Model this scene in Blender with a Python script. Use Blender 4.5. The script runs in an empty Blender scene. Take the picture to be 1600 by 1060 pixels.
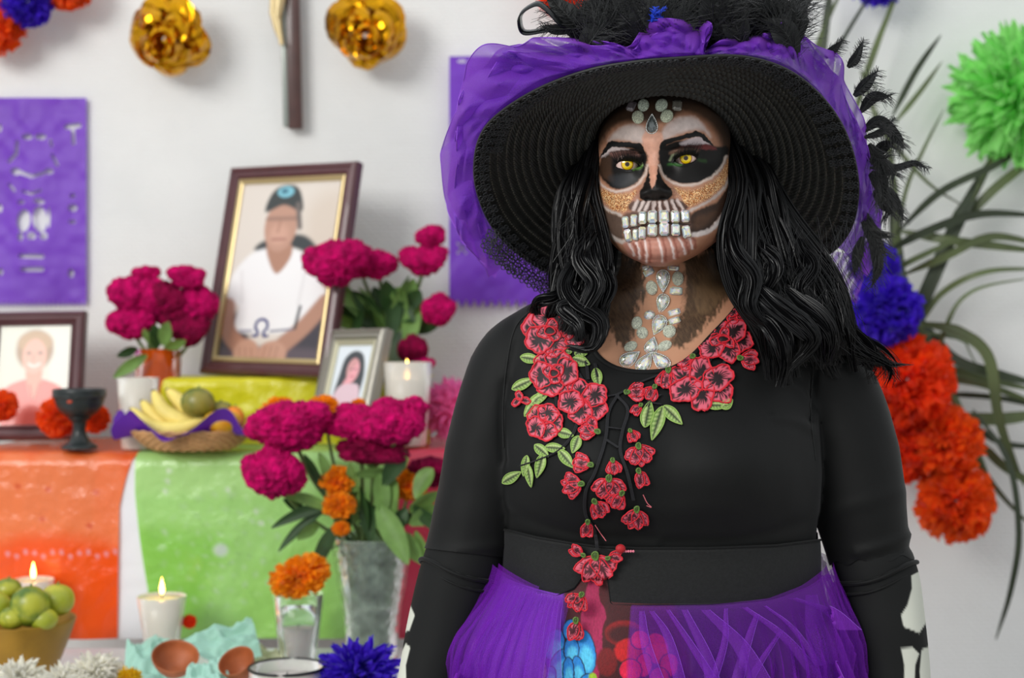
import bpy, bmesh, math, random
import numpy as np
from mathutils import Vector, Matrix
from mathutils.bvhtree import BVHTree

S = bpy.context.scene
COL = S.collection
F, CZ = 1600 * 50 / 36, 1.30           # focal length in pixels, camera height
PI = math.pi

# ---------------------------------------------------------------- camera, sky, light
cam = bpy.data.objects.new('camera', bpy.data.cameras.new('camera'))
COL.objects.link(cam)
cam.location = (0, 0, CZ)
cam.rotation_euler = (PI / 2, 0, 0)
cam.data.lens = 50
cam.data.sensor_width = 36
cam.data.clip_start = 0.05
cam.data.dof.use_dof = True
cam.data.dof.focus_distance = 1.535
cam.data.dof.aperture_fstop = 4.2
S.camera = cam

W = bpy.data.worlds.new('overcast')
S.world = W
W.use_nodes = True
wt = W.node_tree
wt.nodes.clear()
wo = wt.nodes.new('ShaderNodeOutputWorld')
wb = wt.nodes.new('ShaderNodeBackground')
wg = wt.nodes.new('ShaderNodeTexCoord')
ws = wt.nodes.new('ShaderNodeSeparateXYZ')
wr = wt.nodes.new('ShaderNodeValToRGB')
wr.color_ramp.elements[0].position = 0.0
wr.color_ramp.elements[0].color = (0.52, 0.53, 0.53, 1)
wr.color_ramp.elements[1].position = 0.75
wr.color_ramp.elements[1].color = (0.90, 0.94, 0.97, 1)
wt.links.new(wg.outputs['Generated'], ws.inputs[0])
wt.links.new(ws.outputs['Z'], wr.inputs[0])
wt.links.new(wr.outputs[0], wb.inputs[0])
wt.links.new(wb.outputs[0], wo.inputs[0])
wb.inputs[1].default_value = 1.12

def area(name, loc, target, size, power, color=(1, 1, 1)):
    l = bpy.data.lights.new(name, 'AREA')
    l.shape = 'RECTANGLE'
    l.size, l.size_y = size
    l.energy = power
    l.color = color
    o = bpy.data.objects.new(name, l)
    COL.objects.link(o)
    o.location = loc
    o.rotation_euler = (Vector(target) - Vector(loc)).to_track_quat('-Z', 'Y').to_euler()
    return o
area('daylight_opening', (-2.6, -1.6, 3.0), (0.0, 2.2, 1.25), (2.2, 1.6), 140, (1.0, 0.985, 0.95))

S.view_settings.view_transform = 'Standard'
S.view_settings.look = 'None'
S.view_settings.gamma = 1
S.view_settings.exposure = 0.0
S.view_settings.use_curve_mapping = False

# ---------------------------------------------------------------- helpers
def at(px, py, Y):
    """the point at depth Y seen at photograph pixel (px, py)"""
    return np.array([(px - 800) / F * Y, Y, CZ - (py - 530) / F * Y])

def zat(py, Y):
    return CZ - (py - 530) / F * Y

def proj(P):
    P = np.asarray(P, float)
    return 800 + F * P[..., 0] / P[..., 1], 530 - F * (P[..., 2] - CZ) / P[..., 1]

def lin(c):
    c = np.asarray(c, float) / 255.0
    return np.where(c <= 0.04045, c / 12.92, ((c + 0.055) / 1.055) ** 2.4)

def ss(a, b, x):
    t = np.clip((np.asarray(x, float) - a) / (b - a), 0, 1)
    return t * t * (3 - 2 * t)

def catmull(pts, n, closed=False):
    P = np.asarray(pts, float)
    m = len(P)
    if closed:
        t = np.linspace(0, m, n, endpoint=False)
        i = np.floor(t).astype(int) % m
        a, b, c, d = P[(i - 1) % m], P[i], P[(i + 1) % m], P[(i + 2) % m]
    else:
        t = np.linspace(0, m - 1, n)
        i = np.minimum(np.floor(t).astype(int), m - 2)
        E = np.vstack([2 * P[0] - P[1], P, 2 * P[-1] - P[-2]])
        a, b, c, d = E[i], E[i + 1], E[i + 2], E[i + 3]
    u = (t - np.floor(t))[:, None]
    if not closed:
        u = (t - i)[:, None]
    return 0.5 * (2 * b + (c - a) * u + (2 * a - 5 * b + 4 * c - d) * u ** 2 + (3 * b - a - 3 * c + d) * u ** 3)

def interp_table(tab, x, col):
    T = np.asarray(tab, float)
    # smooth (monotone-ish) interpolation by a cubic through the table
    xs, ys = T[:, 0], T[:, col]
    m = np.gradient(ys, xs)
    x = np.clip(x, xs[0], xs[-1])
    i = np.clip(np.searchsorted(xs, x) - 1, 0, len(xs) - 2)
    h = xs[i + 1] - xs[i]
    t = (x - xs[i]) / h
    return ((2 * t ** 3 - 3 * t ** 2 + 1) * ys[i] + (t ** 3 - 2 * t ** 2 + t) * h * m[i]
            + (-2 * t ** 3 + 3 * t ** 2) * ys[i + 1] + (t ** 3 - t ** 2) * h * m[i + 1])

def dline(X, Y, pts):
    d = np.full(np.shape(X), 1e9)
    for (x0, y0), (x1, y1) in zip(pts[:-1], pts[1:]):
        dx, dy = x1 - x0, y1 - y0
        t = np.clip(((X - x0) * dx + (Y - y0) * dy) / max(dx * dx + dy * dy, 1e-9), 0, 1)
        d = np.minimum(d, np.hypot(X - x0 - t * dx, Y - y0 - t * dy))
    return d

def dpoly(X, Y, pts):
    """signed distance to a polygon, negative inside"""
    d = dline(X, Y, list(pts) + [pts[0]])
    ins = np.zeros(np.shape(X), bool)
    n = len(pts)
    for i in range(n):
        x0, y0 = pts[i]
        x1, y1 = pts[(i + 1) % n]
        if y0 == y1:
            continue
        c = ((y0 > Y) != (y1 > Y)) & (X < (x1 - x0) * (Y - y0) / (y1 - y0) + x0)
        ins ^= c
    return np.where(ins, -d, d)

def sm(pts, n=60):
    return [tuple(p) for p in catmull(pts, n, True)]

class Paint:
    def __init__(self, X, Y, base):
        self.X, self.Y = X, Y
        self.c = np.tile(lin(base), (len(X), 1))
    def mix(self, m, col):
        m = np.clip(m, 0, 1)[:, None]
        col = lin(col) if len(np.shape(col)) == 1 else col
        self.c = self.c * (1 - m) + col * m
    def poly(self, pts, col, soft=3, a=1.0, smooth=True):
        p = sm(pts, max(24, 5 * len(pts))) if smooth else pts
        d = dpoly(self.X, self.Y, p)
        self.mix(a * (1 - ss(-soft, soft, d)), col)
    def line(self, pts, w, col, soft=3, a=1.0):
        if len(pts) > 2:
            pts = [tuple(p) for p in catmull(pts, 6 * len(pts))]
        d = dline(self.X, self.Y, pts)
        self.mix(a * (1 - ss(w / 2 - soft, w / 2 + soft, d)), col)
    def ell(self, cx, cy, rx, ry, col, soft=0.15, a=1.0, ang=0.0):
        c, s = math.cos(ang), math.sin(ang)
        dx, dy = self.X - cx, self.Y - cy
        r = np.hypot((dx * c + dy * s) / rx, (-dx * s + dy * c) / ry)
        self.mix(a * (1 - ss(1 - soft, 1 + soft, r)), col)

# value noise in numpy (3-D, lattice based)
_R = np.random.RandomState(7).rand(64, 64, 64)
def vnoise(P, f=1.0):
    Q = np.asarray(P, float) * f
    i = np.floor(Q).astype(int)
    t = Q - i
    t = t * t * (3 - 2 * t)
    r = 0
    for a in (0, 1):
        for b in (0, 1):
            for c in (0, 1):
                w = (t[..., 0] if a else 1 - t[..., 0]) * (t[..., 1] if b else 1 - t[..., 1]) * (t[..., 2] if c else 1 - t[..., 2])
                r = r + w * _R[(i[..., 0] + a) & 63, (i[..., 1] + b) & 63, (i[..., 2] + c) & 63]
    return r * 2 - 1

class MB:
    """collects vertices and faces; build() links them as one mesh object"""
    def __init__(self):
        self.v, self.q, self.t, self.c, self.u, self.n = [], [], [], [], [], 0
    def add(self, v, quads=None, tris=None, col=None, uv=None):
        v = np.asarray(v, float).reshape(-1, 3)
        if quads is not None and len(quads):
            self.q.append(np.asarray(quads, int).reshape(-1, 4) + self.n)
        if tris is not None and len(tris):
            self.t.append(np.asarray(tris, int).reshape(-1, 3) + self.n)
        self.v.append(v)
        if col is None:
            col = (1, 1, 1)
        col = np.asarray(col, float)
        if col.ndim == 1:
            col = np.tile(col, (len(v), 1))
        self.c.append(col)
        self.u.append(np.zeros((len(v), 2)) if uv is None else np.asarray(uv, float).reshape(-1, 2))
        self.n += len(v)
        return self
    def grid(self, P, cu=False, cv=False, col=None, uv=None):
        nu, nv = P.shape[:2]
        I = np.arange(nu * nv).reshape(nu, nv)
        A = np.vstack([I, I[:1]]) if cu else I
        A = np.hstack([A, A[:, :1]]) if cv else A
        q = np.stack([A[:-1, :-1], A[1:, :-1], A[1:, 1:], A[:-1, 1:]], -1).reshape(-1, 4)
        return self.add(P.reshape(-1, 3), q, None, None if col is None else np.asarray(col), uv)
    def fan(self, ring, apex, flip=False, col=None):
        n = len(ring)
        v = np.vstack([ring, [apex]])
        t = [((i + 1) % n, i, n) if flip else (i, (i + 1) % n, n) for i in range(n)]
        return self.add(v, None, t, col)
    def tubes(self, P, R, seg=8, caps=True, col=None, up=None, flat=1.0):
        """P (N,K,3) centre lines, R (N,K) or scalar radii"""
        P = np.asarray(P, float)
        if P.ndim == 2:
            P = P[None]
        N, K = P.shape[:2]
        R = np.broadcast_to(np.asarray(R, float), (N, K))
        T = np.gradient(P, axis=1)
        T /= np.linalg.norm(T, axis=2, keepdims=True) + 1e-12
        if up is None:
            ch = P[:, -1] - P[:, 0]
            up = np.where((np.abs(ch[:, 1]) < 0.8 * np.linalg.norm(ch, axis=1))[:, None], np.array([0, 1., 0]), np.array([1., 0, 0]))[:, None]
        else:
            up = np.asarray(up, float).reshape(1, 1, 3)
        A = np.cross(T, up)
        A /= np.linalg.norm(A, axis=2, keepdims=True) + 1e-12
        B = np.cross(A, T)
        th = np.linspace(0, 2 * PI, seg, endpoint=False)
        V = (P[:, :, None] + R[:, :, None, None] * (np.cos(th)[None, None, :, None] * A[:, :, None] + flat * np.sin(th)[None, None, :, None] * B[:, :, None]))
        I = np.arange(N * K * seg).reshape(N, K, seg)
        J = np.roll(I, -1, axis=2)
        q = np.stack([I[:, :-1], J[:, :-1], J[:, 1:], I[:, 1:]], -1).reshape(-1, 4)
        if col is not None:
            col = np.asarray(col, float)
            if col.ndim == 3:
                col = np.repeat(col[:, :, None], seg, 2).reshape(-1, 3)
        self.add(V.reshape(-1, 3), q, None, col)
        if caps:
            for k, fl in ((0, True), (K - 1, False)):
                c0 = None
                if col is not None and np.ndim(col) == 2:
                    cc = col.reshape(N, K, seg, 3)[:, k]
                    c0 = np.concatenate([cc, cc[:, :1]], 1).reshape(-1, 3)
                elif col is not None:
                    c0 = col
                VV = np.concatenate([V[:, k], P[:, k][:, None]], 1).reshape(-1, 3)
                base = np.arange(N)[:, None] * (seg + 1)
                a = base + np.arange(seg)
                b = base + (np.arange(seg) + 1) % seg
                c = np.broadcast_to(base + seg, a.shape)
                t = np.stack([b, a, c] if fl else [a, b, c], -1).reshape(-1, 3)
                self.add(VV, None, t, c0)
        return self
    def lathe(self, prof, centre=(0, 0, 0), seg=48, col=None, squash=1.0):
        pr = np.asarray(prof, float)
        th = np.linspace(0, 2 * PI, seg, endpoint=False)
        V = np.stack([pr[:, 0, None] * np.cos(th), pr[:, 0, None] * np.sin(th) * squash, np.repeat(pr[:, 1, None], seg, 1)], -1) + np.asarray(centre)
        return self.grid(V, False, True, col)
    def box(self, c, s, R=None, bev=0.0, col=None):
        b = bmesh.new()
        bmesh.ops.create_cube(b, size=1)
        for v in b.verts:
            v.co = Vector((v.co.x * s[0], v.co.y * s[1], v.co.z * s[2]))
        if bev > 0:
            bmesh.ops.bevel(b, geom=b.edges[:], offset=bev, segments=2, affect='EDGES', profile=0.5)
        bmesh.ops.triangulate(b, faces=b.faces[:])
        V = np.array([v.co[:] for v in b.verts])
        b.verts.index_update()
        t = [[v.index for v in f.verts] for f in b.faces]
        b.free()
        if R is not None:
            V = V @ np.asarray(R).T
        return self.add(V + np.asarray(c), None, t, col)
    def sphere(self, c, r, nu=24, nv=16, col=None, fn=None):
        th = np.linspace(0, 2 * PI, nu, endpoint=False)
        ph = np.linspace(0.02, PI - 0.02, nv)
        D = np.stack([np.sin(ph)[:, None] * np.cos(th), np.sin(ph)[:, None] * np.sin(th), np.repeat(np.cos(ph)[:, None], nu, 1)], -1)
        k = 1 if fn is None else fn(D)[..., None]
        V = np.asarray(c) + D * k * np.asarray(r)
        return self.grid(V, False, True, None if col is None else (col(D).reshape(-1, 3) if callable(col) else col))
    def build(self, name, mat, parent=None, origin=None, local=False, smooth=True, loc=None, flip=False):
        v = np.vstack(self.v)
        if parent is not None and not local:
            v = v - np.array(parent.get('_o', (0, 0, 0)))
        if origin is not None and parent is None:
            v = v - np.asarray(origin)
        me = bpy.data.meshes.new(name)
        q = np.vstack(self.q) if self.q else np.zeros((0, 4), int)
        t = np.vstack(self.t) if self.t else np.zeros((0, 3), int)
        if flip:
            q, t = q[:, ::-1], t[:, ::-1]
        me.vertices.add(len(v))
        me.vertices.foreach_set('co', v.astype(np.float32).ravel())
        nl = q.size + t.size
        me.loops.add(nl)
        me.loops.foreach_set('vertex_index', np.concatenate([q.ravel(), t.ravel()]).astype(np.int32))
        tot = np.concatenate([np.full(len(q), 4), np.full(len(t), 3)]).astype(np.int32)
        st = np.concatenate([[0], np.cumsum(tot)[:-1]]).astype(np.int32)
        me.polygons.add(len(tot))
        me.polygons.foreach_set('loop_start', st)
        me.polygons.foreach_set('use_smooth', np.full(len(tot), bool(smooth)))
        me.update(calc_edges=True)
        me.validate()
        c = np.vstack(self.c)
        a = me.attributes.new('Col', 'FLOAT_COLOR', 'POINT')
        a.data.foreach_set('color', np.hstack([c, np.ones((len(c), 1))]).astype(np.float32).ravel())
        u = np.vstack(self.u)
        if np.abs(u).max() > 0:
            a = me.attributes.new('uvp', 'FLOAT_VECTOR', 'POINT')
            a.data.foreach_set('vector', np.hstack([u, np.zeros((len(u), 1))]).astype(np.float32).ravel())
        if mat is not None:
            me.materials.append(mat)
        o = bpy.data.objects.new(name, me)
        COL.objects.link(o)
        if parent is not None:
            o.parent = parent
            o['_o'] = tuple(parent.get('_o', (0, 0, 0)))
        else:
            o['_o'] = tuple(origin) if origin is not None else (0., 0., 0.)
            if origin is not None:
                o.location = origin
            if loc is not None:
                o.location = loc
        return o

def tag(o, label=None, cat=None, group=None, kind=None):
    if label: o['label'] = label
    if cat: o['category'] = cat
    if group: o['group'] = group
    if kind: o['kind'] = kind
    return o

def empty(name, loc, label=None, cat=None, group=None):
    o = bpy.data.objects.new(name, None)
    COL.objects.link(o)
    o.location = loc
    o.empty_display_size = 0.03
    o['_o'] = tuple(float(x) for x in loc)
    return tag(o, label, cat, group)

def copy_tree(o, parent=None):
    c = o.copy()
    COL.objects.link(c)
    if parent is not None:
        c.parent = parent
    for ch in list(o.children):
        copy_tree(ch, c)
    return c

# ---------------------------------------------------------------- materials
def nmat(name):
    m = bpy.data.materials.new(name)
    m.use_nodes = True
    n = m.node_tree
    n.nodes.clear()
    out = n.nodes.new('ShaderNodeOutputMaterial')
    b = n.nodes.new('ShaderNodeBsdfPrincipled')
    n.links.new(b.outputs[0], out.inputs[0])
    return m, n, b, out

def mat(name, col, rough=0.6, metal=0.0, var=0.0, vscale=20, bump=0.0, bscale=60, spec=0.5, sheen=0.0,
        trans=0.0, ior=1.45, alpha=1.0, sss=0.0, transl=0.0, attr=False, emit=None, coat=0.0, film=0.0, bdist=0.002, anis=0.0):
    m, n, b, out = nmat(name)
    L = n.links
    c = lin(col)
    co = n.nodes.new('ShaderNodeTexCoord')
    src = None
    if attr:
        a = n.nodes.new('ShaderNodeAttribute')
        a.attribute_name = 'Col'
        src = a.outputs['Color']
        if col is not None and tuple(col) != (255, 255, 255):
            mx = n.nodes.new('ShaderNodeMix'); mx.data_type = 'RGBA'; mx.blend_type = 'MULTIPLY'
            mx.inputs[0].default_value = 1
            mx.inputs[7].default_value = (*c, 1)
            L.new(src, mx.inputs[6])
            src = mx.outputs[2]
    if var > 0:
        t = n.nodes.new('ShaderNodeTexNoise')
        t.inputs['Scale'].default_value = vscale
        t.inputs['Detail'].default_value = 4
        L.new(co.outputs['Object'], t.inputs['Vector'])
        r = n.nodes.new('ShaderNodeMapRange')
        r.inputs['From Min'].default_value = 0.3
        r.inputs['From Max'].default_value = 0.7
        r.inputs['To Min'].default_value = 1 - var
        r.inputs['To Max'].default_value = 1 + var
        L.new(t.outputs['Fac'], r.inputs['Value'])
        mx = n.nodes.new('ShaderNodeVectorMath'); mx.operation = 'SCALE'
        if src is None:
            mx.inputs[0].default_value = tuple(c)
        else:
            L.new(src, mx.inputs[0])
        L.new(r.outputs[0], mx.inputs['Scale'])
        src = mx.outputs[0]
    if src is None:
        b.inputs['Base Color'].default_value = (*c, 1)
    else:
        L.new(src, b.inputs['Base Color'])
    b.inputs['Roughness'].default_value = rough
    b.inputs['Metallic'].default_value = metal
    b.inputs['Specular IOR Level'].default_value = spec
    b.inputs['IOR'].default_value = ior
    b.inputs['Transmission Weight'].default_value = trans
    b.inputs['Alpha'].default_value = alpha
    b.inputs['Coat Weight'].default_value = coat
    b.inputs['Anisotropic'].default_value = anis
    if film > 0:
        b.inputs['Thin Film Thickness'].default_value = film
    if sheen > 0:
        b.inputs['Sheen Weight'].default_value = sheen
        b.inputs['Sheen Roughness'].default_value = 0.4
    if sss > 0:
        b.inputs['Subsurface Weight'].default_value = sss
        b.inputs['Subsurface Radius'].default_value = (0.01, 0.004, 0.002)
    if emit:
        b.inputs['Emission Color'].default_value = (*lin(emit[0]), 1)
        b.inputs['Emission Strength'].default_value = emit[1]
    if bump > 0:
        t = n.nodes.new('ShaderNodeTexNoise')
        t.inputs['Scale'].default_value = bscale
        t.inputs['Detail'].default_value = 5
        L.new(co.outputs['Object'], t.inputs['Vector'])
        bn = n.nodes.new('ShaderNodeBump')
        bn.inputs['Strength'].default_value = bump
        bn.inputs['Distance'].default_value = bdist
        L.new(t.outputs['Fac'], bn.inputs['Height'])
        L.new(bn.outputs[0], b.inputs['Normal'])
    if transl > 0:
        tr = n.nodes.new('ShaderNodeBsdfTranslucent')
        if src is None:
            tr.inputs[0].default_value = (*c, 1)
        else:
            L.new(src, tr.inputs[0])
        ms = n.nodes.new('ShaderNodeMixShader')
        ms.inputs[0].default_value = transl
        L.new(b.outputs[0], ms.inputs[1])
        L.new(tr.outputs[0], ms.inputs[2])
        L.new(ms.outputs[0], out.inputs[0])
    return m

def tulle_mat(name, col, opac, rough=0.6, scale=900, rim=0.3):
    """fine net: partly see-through cloth, denser where it is seen edge-on"""
    m, n, b, out = nmat(name)
    L = n.links
    c = lin(col)
    b.inputs['Base Color'].default_value = (*c, 1)
    b.inputs['Roughness'].default_value = rough
    b.inputs['Sheen Weight'].default_value = 0.25
    b.inputs['Sheen Tint'].default_value = (*np.minimum(c * 3 + 0.1, 1), 1)
    tr = n.nodes.new('ShaderNodeBsdfTranslucent')
    tr.inputs[0].default_value = (*np.minimum(c * 1.2, 1), 1)
    m1 = n.nodes.new('ShaderNodeMixShader'); m1.inputs[0].default_value = 0.4
    L.new(b.outputs[0], m1.inputs[1]); L.new(tr.outputs[0], m1.inputs[2])
    tp = n.nodes.new('ShaderNodeBsdfTransparent')
    co = n.nodes.new('ShaderNodeTexCoord')
    t = n.nodes.new('ShaderNodeTexNoise'); t.inputs['Scale'].default_value = scale; t.inputs['Detail'].default_value = 2
    L.new(co.outputs['Object'], t.inputs['Vector'])
    lw = n.nodes.new('ShaderNodeLayerWeight'); lw.inputs[0].default_value = 0.35
    a = n.nodes.new('ShaderNodeMath'); a.operation = 'MULTIPLY_ADD'
    a.inputs[1].default_value = rim; a.inputs[2].default_value = opac - 0.25
    L.new(lw.outputs['Facing'], a.inputs[0])
    a2 = n.nodes.new('ShaderNodeMath'); a2.operation = 'MULTIPLY_ADD'; a2.inputs[1].default_value = 0.5
    a2.use_clamp = True
    L.new(t.outputs['Fac'], a2.inputs[0]); L.new(a.outputs[0], a2.inputs[2])
    m2 = n.nodes.new('ShaderNodeMixShader')
    L.new(a2.outputs[0], m2.inputs[0]); L.new(tp.outputs[0], m2.inputs[1]); L.new(m1.outputs[0], m2.inputs[2])
    L.new(m2.outputs[0], out.inputs[0])
    return m

M = dict(
    skin=mat('painted_skin', (255, 255, 255), 0.5, attr=True, bump=0.15, bscale=900, spec=0.35, bdist=0.0006),
    knit=mat('black_jersey', (11, 12, 12), 0.66, var=0.12, vscale=500, bump=0.25, bscale=1600, sheen=0.07, spec=0.26, bdist=0.0004),
    elastic=mat('black_elastic', (25, 26, 26), 0.7, var=0.2, vscale=300, bump=0.5, bscale=700, sheen=0.1, spec=0.3, bdist=0.0006),
    glove=mat('printed_sleeve', (255, 255, 255), 0.75, attr=True, bump=0.2, bscale=1500, spec=0.25, bdist=0.0004),
    hair=mat('black_hair', (8, 8, 10), 0.36, spec=0.34),
    hair_core=mat('matte_hair_core', (4, 4, 5), 0.9, spec=0.05),  # darker and rough, so the lock cores don't shine
    straw=mat('black_straw', (255, 255, 255), 0.5, attr=True, bump=0.3, bscale=1400, spec=0.5, bdist=0.0005),
    lace=mat('black_lace', (40, 42, 46), 0.45, spec=0.6, var=0.3, vscale=800),
    feather=mat('black_feather', (9, 13, 14), 0.5, spec=0.4, sheen=0.2),
    blue_feather=mat('blue_feather', (20, 60, 190), 0.5),
    ribbon=mat('black_satin', (12, 16, 18), 0.25, spec=0.6),
    thread=mat('embroidery', (255, 255, 255), 0.55, attr=True, bump=0.5, bscale=1500, sheen=0.15, bdist=0.0006),
    cord=mat('black_cord', (22, 22, 26), 0.7, bump=0.4, bscale=1200),
    gem=mat('faceted_crystal', (255, 255, 255), 0.10, metal=0.30, attr=True, spec=1.0, coat=0.8),
    glitter=mat('glitter_stone', (255, 255, 255), 0.3, metal=0.1, var=.55, vscale=1100, attr=True, bump=1.0, bscale=1300, bdist=0.002),
    silver=mat('silver_setting', (215, 218, 215), 0.25, metal=0.9),
    eye=mat('eye', (255, 255, 255), 0.06, attr=True, spec=0.7, coat=0.5),
    lash=mat('eyelash', (6, 5, 5), 0.5),
)

def clip(V, T, f, extra=()):
    """keep the f<0 part of a triangle mesh, cut exactly along f=0"""
    ins = f < 0
    k = ins[T].sum(1)
    out = [T[k == 3]]
    newV, newE, idx = [V], [np.asarray(e) for e in extra], {}
    n = [len(V)]
    nv, ne = [], [[] for _ in extra]
    def cut(a, b):
        key = (min(a, b), max(a, b))
        if key not in idx:
            t = f[a] / (f[a] - f[b])
            nv.append(V[a] * (1 - t) + V[b] * t)
            for e, src in zip(ne, extra):
                e.append(src[a] * (1 - t) + src[b] * t)
            idx[key] = n[0]; n[0] += 1
        return idx[key]
    extra_t = []
    for tri in T[(k == 1) | (k == 2)]:
        a, b, c = tri
        while not (ins[a] and not ins[c]):
            a, b, c = b, c, a
        if ins[b]:
            p1, p2 = cut(b, c), cut(a, c)
            extra_t += [(a, b, p1), (a, p1, p2)]
        else:
            p1, p2 = cut(a, b), cut(a, c)
            extra_t += [(a, p1, p2)]
    VV = np.vstack([V, np.array(nv).reshape(-1, 3)])
    EE = [np.vstack([s_, np.array(e).reshape(-1, s_.shape[1])]) for s_, e in zip(extra, ne)]
    TT_ = np.vstack([out[0], np.array(extra_t, int).reshape(-1, 3)])
    used = np.unique(TT_)
    mp = np.full(len(VV), -1); mp[used] = np.arange(len(used))
    return VV[used], mp[TT_], [e[used] for e in EE]

# ================================================================= the setting
WY = 3.0
def wall_material():
    m, n, b, out = nmat('white_wall')
    L = n.links
    co = n.nodes.new('ShaderNodeTexCoord')
    t = n.nodes.new('ShaderNodeTexNoise'); t.inputs['Scale'].default_value = 3.0; t.inputs['Detail'].default_value = 6
    L.new(co.outputs['Object'], t.inputs['Vector'])
    r = n.nodes.new('ShaderNodeValToRGB')
    r.color_ramp.elements[0].position = .3; r.color_ramp.elements[0].color = (*lin((224, 225, 224)), 1)
    r.color_ramp.elements[1].position = .75; r.color_ramp.elements[1].color = (*lin((238, 238, 236)), 1)
    L.new(t.outputs['Fac'], r.inputs[0]); L.new(r.outputs[0], b.inputs['Base Color'])
    b.inputs['Roughness'].default_value = .75
    # embossed paper: fine square grain
    mp = n.nodes.new('ShaderNodeMapping'); mp.inputs['Rotation'].default_value = (PI / 2, 0, 0)
    L.new(co.outputs['Object'], mp.inputs[0])
    br = n.nodes.new('ShaderNodeTexBrick'); br.inputs['Scale'].default_value = 30
    br.inputs['Mortar Size'].default_value = .06; br.inputs['Mortar Smooth'].default_value = 1
    br.inputs['Color1'].default_value = (1, 1, 1, 1); br.inputs['Color2'].default_value = (.7, .7, .7, 1); br.inputs['Mortar'].default_value = (0, 0, 0, 1)
    L.new(mp.outputs[0], br.inputs[0])
    t2 = n.nodes.new('ShaderNodeTexNoise'); t2.inputs['Scale'].default_value = 60
    L.new(co.outputs['Object'], t2.inputs['Vector'])
    ad = n.nodes.new('ShaderNodeMath'); ad.operation = 'ADD'
    L.new(br.outputs['Color'], ad.inputs[0]); L.new(t2.outputs['Fac'], ad.inputs[1])
    bn = n.nodes.new('ShaderNodeBump'); bn.inputs['Strength'].default_value = .5; bn.inputs['Distance'].default_value = .0018
    L.new(ad.outputs[0], bn.inputs['Height']); L.new(bn.outputs[0], b.inputs['Normal'])
    return m
WM = wall_material()
m = MB(); m.box((0.4, WY + .06, 1.35), (5.4, .12, 2.7))
tag(m.build('wall_back', WM, smooth=False), kind='structure')
m = MB(); m.box((0.4, 1.2, -.03), (5.4, 3.72, .06))
tag(m.build('floor', mat('concrete_floor', (150, 146, 140), .7, var=.15, vscale=4, bump=.3, bscale=30), smooth=False), kind='structure')

# ---------------------------------------------------------------- altar tables and cloths
wood = mat('table_wood', (120, 84, 54), .55, var=.25, vscale=12)
def table(name, x0, x1, y0, y1, ztop, label, th=.03):
    t = empty(name, ((x0 + x1) / 2, (y0 + y1) / 2, 0), label, 'table')
    m = MB(); m.box(((x0 + x1) / 2, (y0 + y1) / 2, ztop - th / 2), (x1 - x0, y1 - y0, th), bev=.003); m.build('tabletop', wood, t, smooth=False)
    for x in (x0 + .05, x1 - .05):
        for y in (y0 + .05, y1 - .05):
            m = MB(); m.box((x, y, (ztop - th) / 2), (.045, .045, ztop - th), bev=.003); m.build('leg', wood, t, smooth=False)
    m = MB(); m.box(((x0 + x1) / 2, y0 + .05, ztop - th - .04), (x1 - x0 - .1, .02, .08)); m.build('apron', wood, t, smooth=False)
    return t
ZU, ZL = 1.090, .745
YU = 2.585
table('altar_table', -1.45, 0.36, YU + .012, 2.97, ZU - .008, 'tall wooden table against the wall, hidden under the orange and green cloths')
table('offering_table', -1.35, -.03, 1.98, YU - .03, ZL - .006, 'low wooden table in front of the altar carrying candles and fruit')

def drape(name, pxl, pxr, lift, material, label, nx=90, ny=150, seed=0, bottom=ZL + .012, ripple=.009, paint=None, cat='tablecloth', sagl=None, sagr=None, yb=2.96, group=None):
    """cloth lying on the upper table and hanging over its front edge; pxl/pxr give its side edges as photograph pixels along the drop"""
    V = np.zeros((ny, nx, 3)); 
    s_ = np.linspace(0, 1, ny)
    rad = .022
    ltop, lfr = yb - (YU + rad), PI / 2 * rad
    ldrop = (ZU - rad) - bottom
    tot = ltop + lfr + ldrop
    for i, t in enumerate(s_):
        d = t * tot
        if d < ltop: y, z = yb - d, ZU
        elif d < ltop + lfr:
            a = (d - ltop) / rad; y, z = YU + rad - rad * math.sin(a), ZU - rad + rad * math.cos(a)
        else: y, z = YU, ZU - rad - (d - ltop - lfr)
        k = max(0, (d - ltop - lfr * .5) / ldrop)
        py = 530 - F * (z - CZ) / y
        if k > 0:
            xl, xr = at(pxl(k), py, y)[0], at(pxr(k), py, y)[0]
        else:
            xl, xr = at(pxl(0), py, YU)[0], at(pxr(0), py, YU)[0]
        x = np.linspace(xl, xr, nx)
        nz_ = vnoise(np.stack([x * 1 + seed, np.full(nx, y), np.full(nx, z * .35)], -1), 9) * ripple * k * 1.6 + vnoise(np.stack([x + seed, np.full(nx, y), np.full(nx, z)], -1), 30) * .0012
        n_y, n_z = (0, 1) if d < ltop else ((-math.sin(a), math.cos(a)) if d < ltop + lfr else (-1, 0))
        off = lift + np.abs(nz_)
        V[i, :, 0] = x; V[i, :, 1] = y + n_y * off; V[i, :, 2] = z + n_z * off
    c = None
    if paint is not None:
        X, Y = proj(V); c = paint(X.ravel(), Y.ravel(), V.reshape(-1, 3))
    m = MB(); m.grid(V, col=c)
    o = m.build(name, material, origin=(float(V[..., 0].mean()), YU, ZU))
    tag(o, label, cat, group)
    return o
plastic = lambda nm, c, tr=.25, **k: mat(nm, c, .22, attr=True, bump=.8, bscale=22, bdist=.010, spec=.7, transl=tr, **k)
white_cl = mat('white_cloth', (232, 232, 236), .7, bump=.2, bscale=60)
drape('tablecloth', lambda k: 150, lambda k: 720, .0012, white_cl, 'white cloth showing as a strip between the orange and green sheets', seed=5, bottom=ZL + .01, ripple=.0)
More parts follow.
